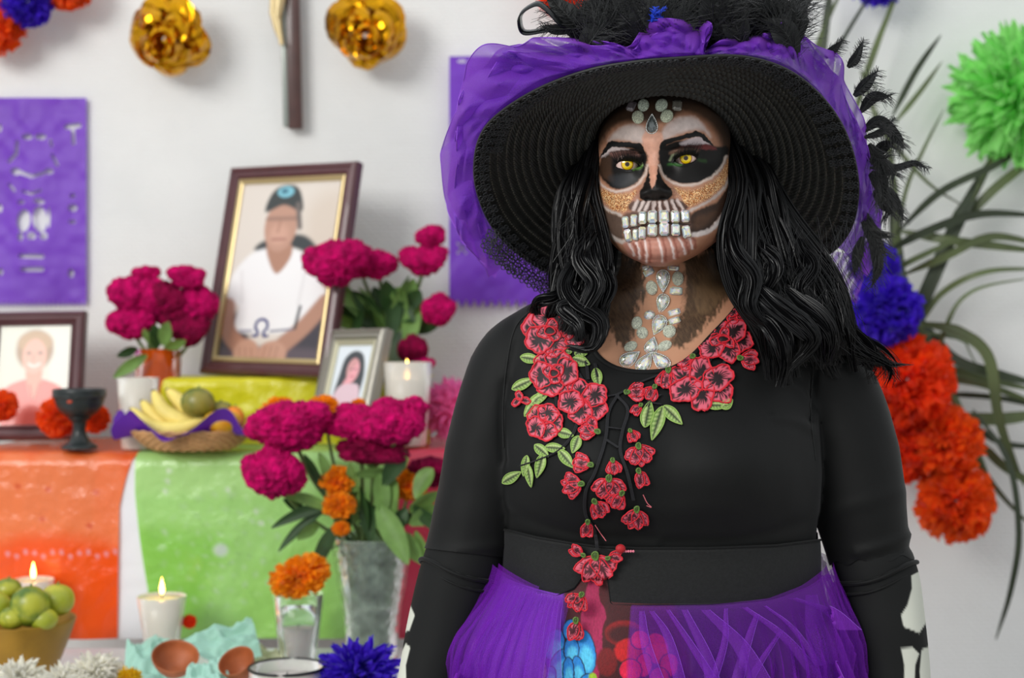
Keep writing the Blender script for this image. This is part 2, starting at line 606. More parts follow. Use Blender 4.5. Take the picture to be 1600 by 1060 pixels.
def orange_p(X, Y, V):
    q = Paint(X, Y, (250, 112, 50))
    # small cut holes letting the under layer show, paler panels between folds
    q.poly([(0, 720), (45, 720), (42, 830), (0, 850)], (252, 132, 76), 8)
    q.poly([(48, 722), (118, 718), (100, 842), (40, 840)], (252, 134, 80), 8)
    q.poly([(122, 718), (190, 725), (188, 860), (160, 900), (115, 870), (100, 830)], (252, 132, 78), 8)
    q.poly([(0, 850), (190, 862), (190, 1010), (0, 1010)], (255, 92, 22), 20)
    for x, y in ((28, 760), (75, 765), (66, 812), (140, 822), (150, 770)):
        q.ell(x, y, 5, 4, (226, 86, 40), .4)
    for i in range(14):
        q.ell(12 + i * 14, 866 + 4 * math.sin(i * 2), 3.2, 3.5, (240, 178, 190), .5, .8)
    return q.c
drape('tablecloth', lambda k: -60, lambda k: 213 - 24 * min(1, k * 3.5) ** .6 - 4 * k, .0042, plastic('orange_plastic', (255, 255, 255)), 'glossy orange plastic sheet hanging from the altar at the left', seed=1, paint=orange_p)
def green_p(X, Y, V):
    q = Paint(X, Y, (176, 228, 132))
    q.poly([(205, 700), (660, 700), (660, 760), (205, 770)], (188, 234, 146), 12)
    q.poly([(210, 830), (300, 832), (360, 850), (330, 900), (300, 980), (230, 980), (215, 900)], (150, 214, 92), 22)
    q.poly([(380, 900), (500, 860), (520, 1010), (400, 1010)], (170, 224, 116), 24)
    rs = np.random.RandomState(4)
    for ring_, n in ((26, 10), (46, 14), (68, 18), (92, 22)):
        for i in range(n):
            a = 2 * PI * i / n + ring_
            q.ell(345 + ring_ * math.cos(a), 860 + ring_ * .95 * math.sin(a), 2.2 + ring_ * .02, 3.6 + ring_ * .03, (204, 226, 196), .6, .14 + .4 * rs.rand() ** 2, a + rs.uniform(-1, 1))
    for i in range(8):
        q.line([(345, 860), (345 + 110 * math.cos(i * PI / 4 + .2), 860 + 105 * math.sin(i * PI / 4 + .2))], 1.2, (136, 190, 96), 1.5, .5)
    q.ell(345, 860, 11, 10, (212, 226, 214), .4)
    for x, y in ((264, 736), (262, 752), (258, 768), (356, 766), (400, 800), (408, 818)):
        q.ell(x, y, 4, 4, (226, 242, 214), .5)
    return q.c
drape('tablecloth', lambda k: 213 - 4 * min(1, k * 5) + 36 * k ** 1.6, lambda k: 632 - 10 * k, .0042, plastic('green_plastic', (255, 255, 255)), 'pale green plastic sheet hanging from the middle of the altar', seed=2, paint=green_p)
drape('tablecloth', lambda k: 626 - 10 * k, lambda k: 800, .0070, mat('pink_plastic', (226, 70, 96), .25, bump=.5, bscale=26, bdist=.006, transl=.2), 'pink plastic sheet between the glass vase and the black sleeve', seed=3)
# covering of the low table
m = MB()
xs_, ys_ = np.meshgrid(np.linspace(-1.34, -.04, 60), np.linspace(1.99, YU - .04, 40), indexing='ij')
zc_ = ZL + .001 + 0 * xs_
m.grid(np.stack([xs_, ys_, zc_], -1))
tag(m.build('table_cover', white_cl, origin=(-.7, 2.3, ZL)), 'white paper covering the low table under the offerings', 'tablecloth')

# raised step with a yellow sheet
X0s, X1s = at(222, 0, 2.76)[0], at(668, 0, 2.76)[0]
st = empty('altar_step', ((X0s + X1s) / 2, 2.86, ZU + .004), 'box step on the altar under a yellow plastic sheet', 'box')
m = MB(); m.box(((X0s + X1s) / 2, 2.865, ZU + .004 + .062), (X1s - X0s - .01, .19, .124), bev=.004); m.build('box', wood, st)
zt = 1.2225
V = []
for t in np.linspace(0, 1, 70):
    d = t * .34
    if d < .18: y, z = 2.955 - d, zt
    elif d < .20: a = (d - .18) / .02 * PI / 2; y, z = 2.775 - .012 * math.sin(a), zt - .012 + .012 * math.cos(a)
    else: y, z = 2.763, zt - .012 - (d - .20)
    z = max(z, ZU + .006)
    x = np.linspace(X0s - .004, X1s + .004, 90)
    w_ = .006 * vnoise(np.stack([x, x * 0 + z, x * 0], -1), 14) * (1 if d > .2 else .3) + .003 * vnoise(np.stack([x, x * 0 + z, x * 0], -1), 40)
    V.append(np.stack([x, y - np.abs(w_) - .002, z + np.where(d <= .2, .002 + .25 * np.abs(w_), 0)], -1))
m = MB(); m.grid(np.array(V)); m.build('yellow_sheet', mat('yellow_plastic', (232, 224, 36), .3, bump=.7, bscale=22, bdist=.008, transl=.2, var=.06, vscale=10), st)

# ---------------------------------------------------------------- cut paper banners
def banner(name, x0, x1, y0, y1, Y, holes, label, color, fringe=True, top_slope=0.0, seed=0, fr_h=14, fr_n=20):
    nx, ny = 220, 380
    gx, gy = np.meshgrid(np.linspace(x0, x1, nx), np.linspace(y0, y1 + fr_h, ny), indexing='ij')
    f = np.full(gx.shape, -50.0)
    for kind, a in holes:
        if kind == 'e':
            cx, cy, rx, ry, an = a
            c, s_ = math.cos(an), math.sin(an)
            dx, dy = gx - cx, gy - cy
            rx, ry = rx * 1.25, ry * 1.2
            d = (1 - np.hypot((dx * c + dy * s_) / rx, (-dx * s_ + dy * c) / ry)) * min(rx, ry)
        else:
            pts, w_ = a
            d = w_ * .62 - dline(gx, gy, pts)
        f = np.maximum(f, d)
    if fringe:
        per = (x1 - x0) / fr_n
        tri = np.abs(((gx - x0) / per) % 1 - .5) * 2
        f = np.maximum(f, gy - (y1 + fr_h * (1 - tri)))
    f = np.maximum(f, (y0 + top_slope * (gx - x0)) - gy)
    Yd = Y + .004 * vnoise(np.stack([gx, gy * .3, gx * 0], -1), .02 ) + .0015 * vnoise(np.stack([gx, gy, gx * 0 + seed], -1), .06)
    P = np.stack([(gx - 800) / F * Y, Yd, CZ - (gy - 530) / F * Y], -1)
    I = np.arange(nx * ny).reshape(nx, ny)
    a, b, c, d = I[:-1, :-1].ravel(), I[1:, :-1].ravel(), I[1:, 1:].ravel(), I[:-1, 1:].ravel()
    T = np.vstack([np.stack([a, b, c], 1), np.stack([a, c, d], 1)])
    Vc, Tc, _ = clip(P.reshape(-1, 3), T, f.ravel())
    m = MB(); m.add(Vc, None, Tc)
    o = m.build(name, color, origin=tuple(at((x0 + x1) / 2, (y0 + y1) / 2, Y)))
    return tag(o, label, 'banner')
purple_pp = mat('purple_paper', (124, 62, 200), .45, transl=.25, bump=.3, bscale=14, bdist=.004, var=.07, vscale=8)
def figure_holes():
    H = [('e', (43, 214, 7, 4, 0)), ('e', (64, 214, 7, 4, 0)), ('e', (-2, 200, 4, 6, 0)), ('l', ([(27, 222), (26, 240), (14, 252)], 5)), ('l', ([(79, 220), (81, 228)], 4)), ('l', ([(82, 243), (90, 258)], 4)),
         ('e', (25, 268, 7, 5, .2)), ('e', (77, 268, 6, 4, 0)), ('l', ([(33, 270), (50, 276), (68, 271)], 5)), ('l', ([(14, 288), (22, 298)], 4)), ('l', ([(36, 299), (50, 303), (64, 298)], 4)),
         ('l', ([(104, 198), (123, 196)], 7)), ('l', ([(114, 200), (115, 224)], 5)), ('e', (114, 306, 4, 3, 0)), ('e', (114, 325, 6, 5, 0)), ('e', (113, 347, 5, 3, 0)),
         ('e', (37, 345, 9, 15, .1)), ('e', (63, 343, 9, 17, -.1)), ('e', (33, 316, 5, 3, 0)), ('e', (62, 315, 7, 4, .2)), ('e', (32, 370, 4, 6, 0)), ('e', (50, 369, 6, 5, 0)), ('e', (69, 369, 5, 5, 0)), ('e', (77, 340, 2, 14, 0)),
         ('l', ([(32, 400), (66, 401)], 6)), ('l', ([(36, 421), (66, 421)], 6)), ('e', (0, 425, 4, 5, 0)), ('e', (111, 427, 4, 6, 0)), ('e', (-2, 325, 4, 6, 0))]
    return H
banner('cut_paper_banner', -84, 135, 153, 470, WY - .012, figure_holes(), 'purple cut paper banner with white cut-out figure on the left wall', purple_pp, top_slope=-.01, fr_h=10, fr_n=30)
banner('cut_paper_banner', 702, 925, 88, 468, WY - .03, [('l', ([(715, 380), (721, 388), (715, 396)], 3)), ('l', ([(728, 380), (722, 388), (728, 396)], 3)), ('e', (738, 388, 3, 2, 0)), ('e', (770, 380, 5, 5, 0)), ('e', (905, 388, 5, 4, 0)), ('e', (722, 96, 6, 2, 0))],
       'purple cut paper banner half hidden behind the hat brim', purple_pp, fr_h=13, fr_n=17, seed=3)

# ---------------------------------------------------------------- picture frames
def rotm(a, b, c):
    ca, sa = math.cos(a), math.sin(a); cb, sb = math.cos(b), math.sin(b); cc, sc = math.cos(c), math.sin(c)
    return np.array([[cb, -sb, 0], [sb, cb, 0], [0, 0, 1]]) @ np.array([[1, 0, 0], [0, ca, -sa], [0, sa, ca]]) @ np.array([[cc, 0, sc], [0, 1, 0], [-sc, 0, cc]])
def frame(name, pose, Y0, mats, widths, paint, label, back=True, pcol=(232, 228, 222), yoff=0.0):
    x, z, a, b, c, w, h = pose
    R = rotm(a, b, c)
    o = np.array([x, Y0, z])
    e = empty(name, tuple(o), label, 'picture frame')
    tr = lambda V: np.asarray(V) @ R.T + o
    def ringprof(prof):        # prof: list of (inset from the outer edge, depth towards the viewer)
        rows_ = []
        for ins, dep in prof:
            hw_, hh_ = w / 2 - ins, h / 2 - ins
            rows_.append([(-hw_, -dep, hh_), (hw_, -dep, hh_), (hw_, -dep, -hh_), (-hw_, -dep, -hh_)])
        return np.array(rows_)
    w0, w1 = widths
    P1 = [(0, -.012), (0, .006), (.003, .011), (w0 * .35, .013), (w0 * .45, .009), (w0 * .75, .010), (w0 * .9, .006), (w0, .004), (w0, -.004)]
    m = MB(); m.grid(tr(ringprof(P1)), False, True); m.build('moulding', mats[0], e, smooth=False)
    P2 = [(w0, .0), (w0, .0065), (w0 + w1 * .3, .0075), (w0 + w1 * .6, .005), (w0 + w1, .0035), (w0 + w1, -.002)]
    m = MB(); m.grid(tr(ringprof(P2)), False, True); m.build('inner_trim', mats[1], e, smooth=False)
    iw, ih = w / 2 - w0 - w1, h / 2 - w0 - w1
    nx, ny = 200, 260
    U_, V_ = np.meshgrid(np.linspace(0, 1, nx), np.linspace(0, 1, ny), indexing='ij')
    G_ = np.stack([(U_ * 2 - 1) * iw, 0 * U_ + .0, (1 - V_ * 2) * ih], -1)
    col = paint(U_.ravel() * 100, V_.ravel() * 100 * ih / iw, ih / iw)
    m = MB(); m.grid(tr(G_), col=col); m.build('photograph', mat('photo_print', (255, 255, 255), .35, attr=True, coat=.3), e)
    m = MB(); m.box((0, .012, 0), (w - .004, .004, h - .004), R=None)
    m.v[-1] = tr(m.v[-1])
    m.build('backing', wood, e, smooth=False)
    # strut
    m = MB(); m.box((0, .045, -h * .1), (.04, .003, h * .72), R=rotm(.22, 0, 0)); m.v[-1] = tr(m.v[-1])
    m.build('strut', wood, e, smooth=False)
    return e
dark_fr = mat('dark_frame', (88, 52, 56), .35, var=.12, vscale=30, spec=.5, coat=.3)
gold_fr = mat('gold_trim', (196, 176, 128), .35, metal=.6)
def man(x, y, asp):
    x = (x - 45) / 1.20 + 50; y = (y - 75) / 1.06 + 75
    q = Paint(x, y, (222, 212, 202))
    H = 100 * asp
    k = H / 160.0
    q.poly([(70, 30 * k), (100, 20 * k), (100, 120 * k), (80, 110 * k)], (212, 198, 184), 12)
    # chair back
    q.poly([(30, 62 * k), (40, 54 * k), (66, 50 * k), (80, 58 * k), (88, 74 * k), (86, 96 * k), (76, 92 * k), (76, 70 * k), (62, 62 * k), (40, 66 * k)], (56, 60, 62), 2)
    q.poly([(0, 128 * k), (30, 120 * k), (40, 160 * k), (40, 170 * k), (0, 170 * k)], (62, 58, 66), 4)
    q.poly([(60, 150 * k), (74, 128 * k), (100, 118 * k), (100, 170 * k), (60, 170 * k)], (62, 58, 66), 4)
    q.poly([(0, 150 * k), (100, 148 * k), (100, 170 * k), (0, 170 * k)], (92, 80, 88), 4)
    # shirt
    q.poly([(12, 108 * k), (14, 86 * k), (26, 68 * k), (40, 62 * k), (62, 62 * k), (78, 72 * k), (90, 92 * k), (98, 106 * k), (86, 116 * k), (80, 132 * k), (26, 134 * k), (24, 112 * k)], (240, 238, 238), 2)
    q.line([(22, 82 * k), (26, 108 * k)], 1.5, (214, 210, 210), 2, .7); q.line([(76, 80 * k), (74, 110 * k)], 1.5, (214, 210, 210), 2, .7)
    # forearms and hands
    q.line([(14, 112 * k), (18, 134 * k), (34, 150 * k)], 13, (176, 128, 106), 2)
    q.line([(96, 108 * k), (80, 130 * k), (60, 150 * k)], 13, (180, 134, 112), 2)
    q.ell(36, 152 * k, 11, 12 * k, (196, 150, 128), .15); q.ell(58, 152 * k, 12, 11 * k, (196, 150, 128), .15)
    for i in range(3):
        q.line([(30 + i * 5, 148 * k), (32 + i * 5, 160 * k)], .9, (150, 106, 88), .8, .7); q.line([(52 + i * 5, 146 * k), (50 + i * 5, 160 * k)], .9, (150, 106, 88), .8, .7)
    # neck, face, cap
    q.poly([(42, 58 * k), (60, 58 * k), (62, 70 * k), (52, 84 * k), (42, 68 * k)], (176, 130, 108), 1.5)
    q.ell(50, 42 * k, 14, 23 * k, (190, 146, 126), .08)
    q.ell(49, 50 * k, 8, 9 * k, (206, 160, 140), .5)
    q.line([(38, 36 * k), (62, 36 * k)], 3.2, (140, 108, 96), 1.5, .7)
    q.line([(44, 54 * k), (55, 54 * k)], 1.6, (150, 96, 86), 1, .8)
    q.line([(49, 38 * k), (48, 47 * k)], 2, (166, 122, 102), 1.2, .7)
    q.poly([(35, 30 * k), (37, 16 * k), (44, 8 * k), (56, 7 * k), (63, 14 * k), (66, 30 * k), (50, 24 * k)], (58, 62, 62), 1.5)
    q.ell(50, 12.5 * k, 7, 5 * k, (126, 190, 206), .2); q.ell(49, 12 * k, 3, 2.4 * k, (70, 120, 140), .3)
    q.line([(62, 24 * k), (66, 44 * k)], 4, (110, 100, 96), 1.5)
    # round open letter mark on the shirt front
    q.line([(40, 137 * k), (43, 137 * k), (43.5, 134 * k), (41, 130 * k), (42, 125 * k), (46, 123 * k), (50, 125 * k), (51, 130 * k), (48.5, 134 * k), (49, 137 * k), (52, 137 * k)], 2.2, (40, 52, 120), .5)
    q.line([(28, 133 * k), (38, 133 * k)], 1.6, (140, 140, 160), .8); q.line([(54, 133 * k), (72, 131 * k)], 1.6, (120, 120, 140), .8)
    q.line([(76, 112 * k), (74, 130 * k)], 2.4, (60, 60, 66), 1)
    return q.c
frame('picture_frame', (-.461, 1.438, -.2015, -.5214, .0197, .3213, .4299), 2.82, (dark_fr, gold_fr), (.026, .010), man, 'large tilted dark wood frame with photo of seated man in cap')
def woman(x, y, asp):
    q = Paint(x, y, (206, 206, 190)); k = asp / 1.3
    q.poly([(58, 0), (100, 0), (100, 130), (80, 130), (70, 50)], (216, 216, 202), 6)
    q.ell(50, 32 * k, 26, 26 * k, (150, 110, 74), .15)
    q.ell(50, 22 * k, 24, 15 * k, (176, 138, 96), .2)
    q.poly([(8, 130 * k), (4, 100 * k), (14, 80 * k), (40, 70 * k), (60, 70 * k), (88, 80 * k), (100, 100 * k), (100, 140 * k), (8, 140 * k)], (224, 106, 94), 2)
    q.poly([(42, 52 * k), (60, 52 * k), (62, 70 * k), (52, 98 * k), (40, 70 * k)], (204, 146, 122), 2)
    q.ell(50, 40 * k, 17, 23 * k, (218, 160, 138), .1)
    q.ell(42, 36 * k, 3.4, 1.8 * k, (96, 66, 56), .4); q.ell(58, 36 * k, 3.4, 1.8 * k, (96, 66, 56), .4)
    q.line([(42, 50 * k), (50, 53.5 * k), (58, 50 * k)], 2.6, (240, 226, 220), 1); q.line([(49, 38 * k), (48, 45 * k)], 2, (190, 130, 110), 1.4)
    q.line([(46, 78 * k), (52, 98 * k), (60, 76 * k)], 2, (190, 80, 70), 1.4)
    q.line([(20, 90 * k), (16, 130 * k)], 2, (190, 80, 70), 3, .6); q.line([(84, 92 * k), (88, 130 * k)], 2, (190, 80, 70), 3, .6)
    return q.c
frame('picture_frame', (-.9424, 1.2288, -.2318, -.0097, -.0172, .1969, .2560), 2.80, (dark_fr, dark_fr), (.022, .006), woman, 'dark wood frame with photo of smiling woman in coral top')
def lady(x, y, asp):
    q = Paint(x, y, (226, 234, 240)); k = asp / 1.3
    q.poly([(14, 130 * k), (18, 60 * k), (26, 26 * k), (50, 12 * k), (76, 22 * k), (88, 60 * k), (86, 100 * k), (80, 130 * k)], (66, 70, 74), 3)
    q.ell(54, 54 * k, 18, 26 * k, (214, 158, 158), .1)
    q.poly([(30, 88 * k), (62, 40 * k), (70, 56 * k), (60, 78 * k), (40, 96 * k)], (238, 168, 176), 4)
    q.poly([(18, 96 * k), (46, 84 * k), (80, 90 * k), (78, 140 * k), (10, 140 * k)], (226, 196, 206), 3)
    q.ell(49, 52 * k, 3, 1.6 * k, (90, 60, 60), .4); q.ell(61, 52 * k, 3, 1.6 * k, (90, 60, 60), .4); q.line([(50, 68 * k), (59, 68 * k)], 2, (180, 70, 80), 1)
    return q.c
frame('picture_frame', (-.3019, 1.2325, -.30, -.6968, -.0201, .1541, .1780), 2.66, (mat('pewter_frame', (150, 146, 136), .35, metal=.5, bump=.3, bscale=60), mat('pale_trim', (190, 186, 160), .5, metal=.3)), (.022, .009), lady, 'small pewter frame with photo of a dark haired lady')

# ---------------------------------------------------------------- crucifix
cr = empty('crucifix', tuple(at(455, 0, WY - .02)), 'dark wooden crucifix with silver edge hanging on the wall', 'crucifix')
cw = mat('dark_cross_wood', (78, 50, 46), .35, var=.2, vscale=20, coat=.3)
a_, b_ = at(449, -220, WY - .03), at(459, 202, WY - .03)
c_ = (a_ + b_) / 2; d_ = b_ - a_; L_ = np.linalg.norm(d_)
ang = math.atan2(d_[0], -d_[2])
Ry = np.array([[math.cos(ang), 0, -math.sin(ang)], [0, 1, 0], [math.sin(ang), 0, math.cos(ang)]])
m = MB(); m.box(c_ + (.004, 0, 0), (.029, .022, L_), R=Ry, bev=.003); m.build('upright', cw, cr)
m = MB(); m.box(c_ + (-.0145, -.002, .002), (.012, .018, L_ - .004), R=Ry, bev=.002); m.build('edge_strip', mat('silver_edge', (150, 156, 150), .3, metal=.5), cr)
m = MB(); m.box(at(448, -110, WY - .028), (.26, .022, .030), R=Ry, bev=.003); m.build('crossbar', cw, cr)
fg = mat('gilt_figure', (206, 186, 140), .35, metal=.4)
m = MB()
F0 = lambda x, y: at(x, y, WY - .055)
m.tubes(np.array([F0(442, -95), F0(441, -60), F0(440, -30), F0(437, 0), F0(433, 30)]), np.array([.012, .017, .013, .012, .008]), 14)
m.tubes(np.array([F0(428, -8), F0(426, 20), F0(432, 45), F0(438, 62)]), np.array([.008, .007, .006, .004]), 12)
m.tubes(np.array([F0(436, 0), F0(434, 25), F0(437, 48), F0(440, 70)]), np.array([.008, .007, .005, .005]), 12)
m.tubes(np.array([F0(442, -90), F0(405, -108), F0(372, -118)]), np.array([.008, .006, .004]), 10)
m.tubes(np.array([F0(442, -90), F0(480, -108), F0(512, -118)]), np.array([.008, .006, .004]), 10)
m.sphere(F0(440, -115), (.011, .012, .015), 16, 12)
m.build('figure', fg, cr)
# ================================================================= the woman
person = empty('person', (at(1032, 530, 1.66)[0], 1.66, 0.0),
               'woman in black embroidered top and big black hat, face painted as a jewelled skull', 'person')

# ---- head: rings from chin to crown, photograph outline, face relief pushed forward
#        py    cx    hw    yfront  yback
HT = [(76, 1046, 2, 1.640, 1.645), (84, 1046, 40, 1.600, 1.690), (100, 1046, 64, 1.566, 1.712), (130, 1044, 88, 1.540, 1.730),
      (170, 1040, 101, 1.528, 1.740), (212, 1037, 105, 1.522, 1.745), (262, 1036, 107, 1.527, 1.742), (316, 1038.5, 104, 1.527, 1.722),
      (354, 1037.5, 94, 1.523, 1.700), (378, 1035, 78, 1.521, 1.680), (396, 1031, 57, 1.523, 1.650), (408, 1029, 36, 1.530, 1.610), (415, 1028, 19, 1.541, 1.585),
      (418, 1028, 2, 1.556, 1.560)]
EYES = [dict(xl=961.6, yl=261, xr=1002.6, yr=259.0, hu=8.6, hl=7.2, c=(980, 257), ir=10.2),
        dict(xl=1052, yl=253.5, xr=1089, yr=248.0, hu=8.6, hl=7.0, c=(1071.5, 247.4), ir=10.2)]

def eye_sd(e, X, Y):
    t = np.clip((X - e['xl']) / (e['xr'] - e['xl']), 0, 1)
    base = e['yl'] + (e['yr'] - e['yl']) * t
    b = 4 * t * (1 - t)
    up, lo = base - e['hu'] * b ** 0.75, base + e['hl'] * b ** 0.85
    return np.minimum(np.minimum(Y - up, lo - Y), np.minimum(X - e['xl'], e['xr'] - X))

def G(X, Y, x, y, sx, sy, ang=0):
    c, s = math.cos(ang), math.sin(ang)
    dx, dy = X - x, Y - y
    return np.exp(-0.5 * (((dx * c + dy * s) / sx) ** 2 + ((-dx * s + dy * c) / sy) ** 2))

def relief(X, Y, eyes=True):
    d = 0
    # nose: bridge ridge, tip, wings, nostril undercut
    ridge = [(1022, 222, .002, 15), (1023, 240, .006, 13), (1023.5, 256, .011, 12), (1024, 272, .016, 12), (1024, 286, .021, 12)]
    for x, y, h, s in ridge:
        d = d + h * 0.62 * G(X, Y, x, y, s * 0.72, 9)
    d = d + .0135 * G(X, Y, 1024.5, 298, 10, 8) + .009 * G(X, Y, 1005, 302, 7, 7) + .009 * G(X, Y, 1044, 299, 7, 7)
    d = d - .004 * G(X, Y, 1012, 311, 5, 3) - .004 * G(X, Y, 1036, 310, 5, 3)
    # sockets, brow ridges, cheekbones, mouth, chin
    d = d - .0085 * G(X, Y, 978, 250, 25, 17) - .0085 * G(X, Y, 1075, 243, 27, 17)
    d = d - .004 * G(X, Y, 1000, 262, 8, 10) - .004 * G(X, Y, 1050, 258, 8, 10)
    d = d + .0035 * G(X, Y, 978, 226, 26, 8, -.08) + .0035 * G(X, Y, 1078, 214, 30, 8, -.1) + .002 * G(X, Y, 1026, 222, 14, 9)
    d = d + .0045 * G(X, Y, 957, 300, 17, 18) + .0045 * G(X, Y, 1110, 292, 20, 18)
    d = d - .003 * G(X, Y, 950, 345, 12, 20) - .004 * G(X, Y, 1120, 340, 14, 22)
    d = d + .0075 * G(X, Y, 1025, 350, 36, 24) - .0035 * G(X, Y, 1025, 350, 30, 2.6) - .003 * G(X, Y, 1024, 320, 4, 7)
    d = d - .0025 * G(X, Y, 1027, 377, 26, 5) + .0065 * G(X, Y, 1029, 398, 24, 14)
    if eyes:
        for e in EYES:
            cx, cy = e['c']
            r = np.hypot(X - cx, Y - cy)
            d = d + .0062 * np.exp(-0.5 * (r / 14.0) ** 2)
            sd = eye_sd(e, X, Y)
            d = d + .0009 * np.exp(-0.5 * (sd / 1.6) ** 2) * (r < 30)
            d = d - .011 * ss(-0.2, 1.6, sd)
            d = d - .0016 * G(X, Y, cx, cy - 15, 16, 1.6, -.08)          # lid fold
    return d

nr, nc = 440, 620
pyr = np.concatenate([np.linspace(76, 84, 12)[:-1], np.linspace(84, 130, 34)[:-1], np.linspace(130, 408, 362)[:-1], np.linspace(408, 418, 36)])
hw, cx = interp_table(HT, pyr, 2), interp_table(HT, pyr, 1)
yf, yb = interp_table(HT, pyr, 3), interp_table(HT, pyr, 4)
u = np.linspace(-1, 1, nc, endpoint=False)
s = np.sign(u) * np.abs(u) ** 1.25 * PI
YS = 1.60
xc = (cx - 800) / F * YS
hwm = np.maximum(hw, .5) / F * YS
ym = yf + (yb - yf) * 0.42
X3 = xc[:, None] + hwm[:, None] * np.sin(s)
cs = np.cos(s)
Y3 = np.where(cs > 0, ym[:, None] - (ym - yf)[:, None] * np.abs(cs) ** 0.86, ym[:, None] + (yb - ym)[:, None] * np.abs(cs))
Z3 = np.repeat(CZ - (pyr - 530) / F * 1.565, nc).reshape(len(pyr), nc)
Z3 = Z3 + 0.0
HEAD0 = (X3.copy(), Y3.copy(), Z3.copy())
front = ss(-0.05, 0.35, cs)[None, :]
Yd = Y3.copy()
for _ in range(4):
    PX, PY = 800 + F * X3 / Yd, 530 - F * (Z3 - CZ) / Yd
    Yd = Y3 - relief(PX, PY) * front
HV = np.stack([X3, Yd, Z3], -1)
PX, PY = proj(HV)
# ears
fx, fy = PX.ravel(), PY.ravel()
zx, zy = (fx - 900) * 3.654, (fy - 130) * 3.654
rng = np.random.RandomState(3)
N3 = HV.reshape(-1, 3)
nz = vnoise(N3, 300)
nz2 = vnoise(N3, 90)
nzf = rng.rand(len(N3)) * 2 - 1
p = Paint(zx + nz * 4 + nzf * 1.5, zy + vnoise(N3 + 9, 300) * 4, (150, 104, 80))
DK, BL, WH = (38, 26, 20), (14, 11, 10), (214, 200, 194)
# shaded skull edge: brown all round, skin in the middle
p.mix(.35 * ss(.0, .8, nz2), (104, 70, 52))
p.poly([(390, 200), (500, 210), (620, 170), (760, 260), (850, 380), (870, 560), (860, 720), (760, 850), (640, 960), (520, 1040), (400, 1040), (260, 930), (160, 830), (115, 620), (105, 480), (120, 380), (200, 250)],
       (172, 124, 98), 40)
p.poly([(60, -200), (940, -200), (960, 420), (850, 400), (800, 280), (720, 200), (620, 165), (520, 215), (390, 225), (280, 225), (200, 260), (150, 340), (90, 420), (40, 300)], (58, 40, 27), 26)
p.poly([(60, -300), (940, -300), (960, 300), (880, 330), (800, 200), (700, 130), (500, 110), (330, 130), (180, 230), (110, 330), (40, 300)], (30, 21, 16), 30)
# pale forehead patches and bare bridge
p.poly([(180, 335), (215, 285), (280, 242), (350, 238), (395, 262), (392, 345), (300, 330), (235, 322)], (188, 168, 160), 14)
p.poly([(488, 330), (498, 262), (545, 215), (620, 188), (690, 200), (745, 262), (770, 310), (700, 262), (600, 285)], (196, 176, 170), 14)
p.poly([(215, 300), (300, 250), (380, 275), (385, 325), (290, 320)], (206, 190, 184), 20, .7)
p.poly([(540, 260), (620, 205), (680, 215), (720, 260), (600, 275)], (212, 198, 194), 20, .7)
p.poly([(392, 285), (485, 285), (492, 350), (470, 470), (460, 600), (400, 600), (410, 430), (380, 350)], (212, 160, 138), 9)
# sockets
p.poly([(140, 452), (158, 402), (215, 372), (330, 372), (392, 392), (406, 430), (398, 490), (366, 552), (300, 596), (225, 604), (165, 566), (128, 505)], BL, 9)
p.poly([(140, 460), (160, 420), (200, 420), (205, 500), (215, 560), (160, 545), (135, 505)], (70, 48, 34), 14, .8)
p.poly([(190, 530), (300, 520), (330, 548), (270, 590), (210, 580)], (44, 46, 50), 14, .7)
p.poly([(470, 418), (490, 368), (560, 335), (690, 325), (800, 360), (868, 365), (862, 440), (812, 512), (720, 562), (630, 576), (545, 556), (490, 505)], BL, 9)
p.poly([(146, 424), (164, 385), (200, 360), (250, 366), (300, 378), (250, 392), (200, 398)], (216, 200, 198), 11, .9)
p.poly([(190, 400), (250, 384), (320, 388), (366, 410), (350, 428), (290, 418), (220, 428)], (124, 86, 78), 9)
p.line([(196, 400), (270, 386), (340, 398)], 5, (40, 24, 24), 4, .7)
p.poly([(596, 350), (640, 320), (700, 306), (748, 322), (770, 348), (700, 352)], (210, 196, 200), 11, .9)
p.poly([(600, 362), (690, 352), (775, 352), (800, 380), (700, 378), (600, 376)], (104, 44, 44), 7)
p.poly([(530, 400), (580, 372), (640, 366), (700, 380), (690, 400), (630, 388), (560, 410)], (112, 84, 70), 9)
p.line([(540, 384), (610, 364), (690, 372)], 5, (34, 22, 22), 4, .7)
p.line([(335, 436), (368, 452), (378, 470)], 12, (150, 160, 120), 7, .8)
p.line([(330, 492), (368, 482), (378, 470)], 12, (84, 130, 44), 8, .75)
p.line([(535, 440), (548, 415), (575, 402)], 12, (140, 150, 118), 7, .8)
p.line([(528, 464), (560, 466), (600, 466)], 12, (50, 110, 40), 8, .7)
p.line([(700, 440), (740, 445)], 16, (46, 84, 36), 10, .5)
# eyebrows
p.poly([(132, 436), (150, 392), (184, 338), (205, 330), (300, 338), (370, 346), (384, 366), (394, 404), (372, 388), (300, 366), (205, 366), (165, 400)], (10, 9, 9), 3.2, 1, False)
p.poly([(474, 412), (480, 352), (500, 326), (600, 298), (690, 272), (712, 280), (760, 322), (794, 366), (770, 352), (700, 306), (620, 318), (520, 348)], (10, 9, 9), 3.2, 1, False)
# pale rims under the sockets
p.line([(104, 500), (122, 545), (158, 590), (222, 618), (300, 606), (358, 572), (396, 516), (408, 470)], 14, (204, 184, 174), 8, .95)
p.line([(474, 470), (494, 520), (540, 562), (610, 582), (690, 576), (770, 540), (830, 480), (858, 420)], 14, (204, 186, 176), 8, .95)
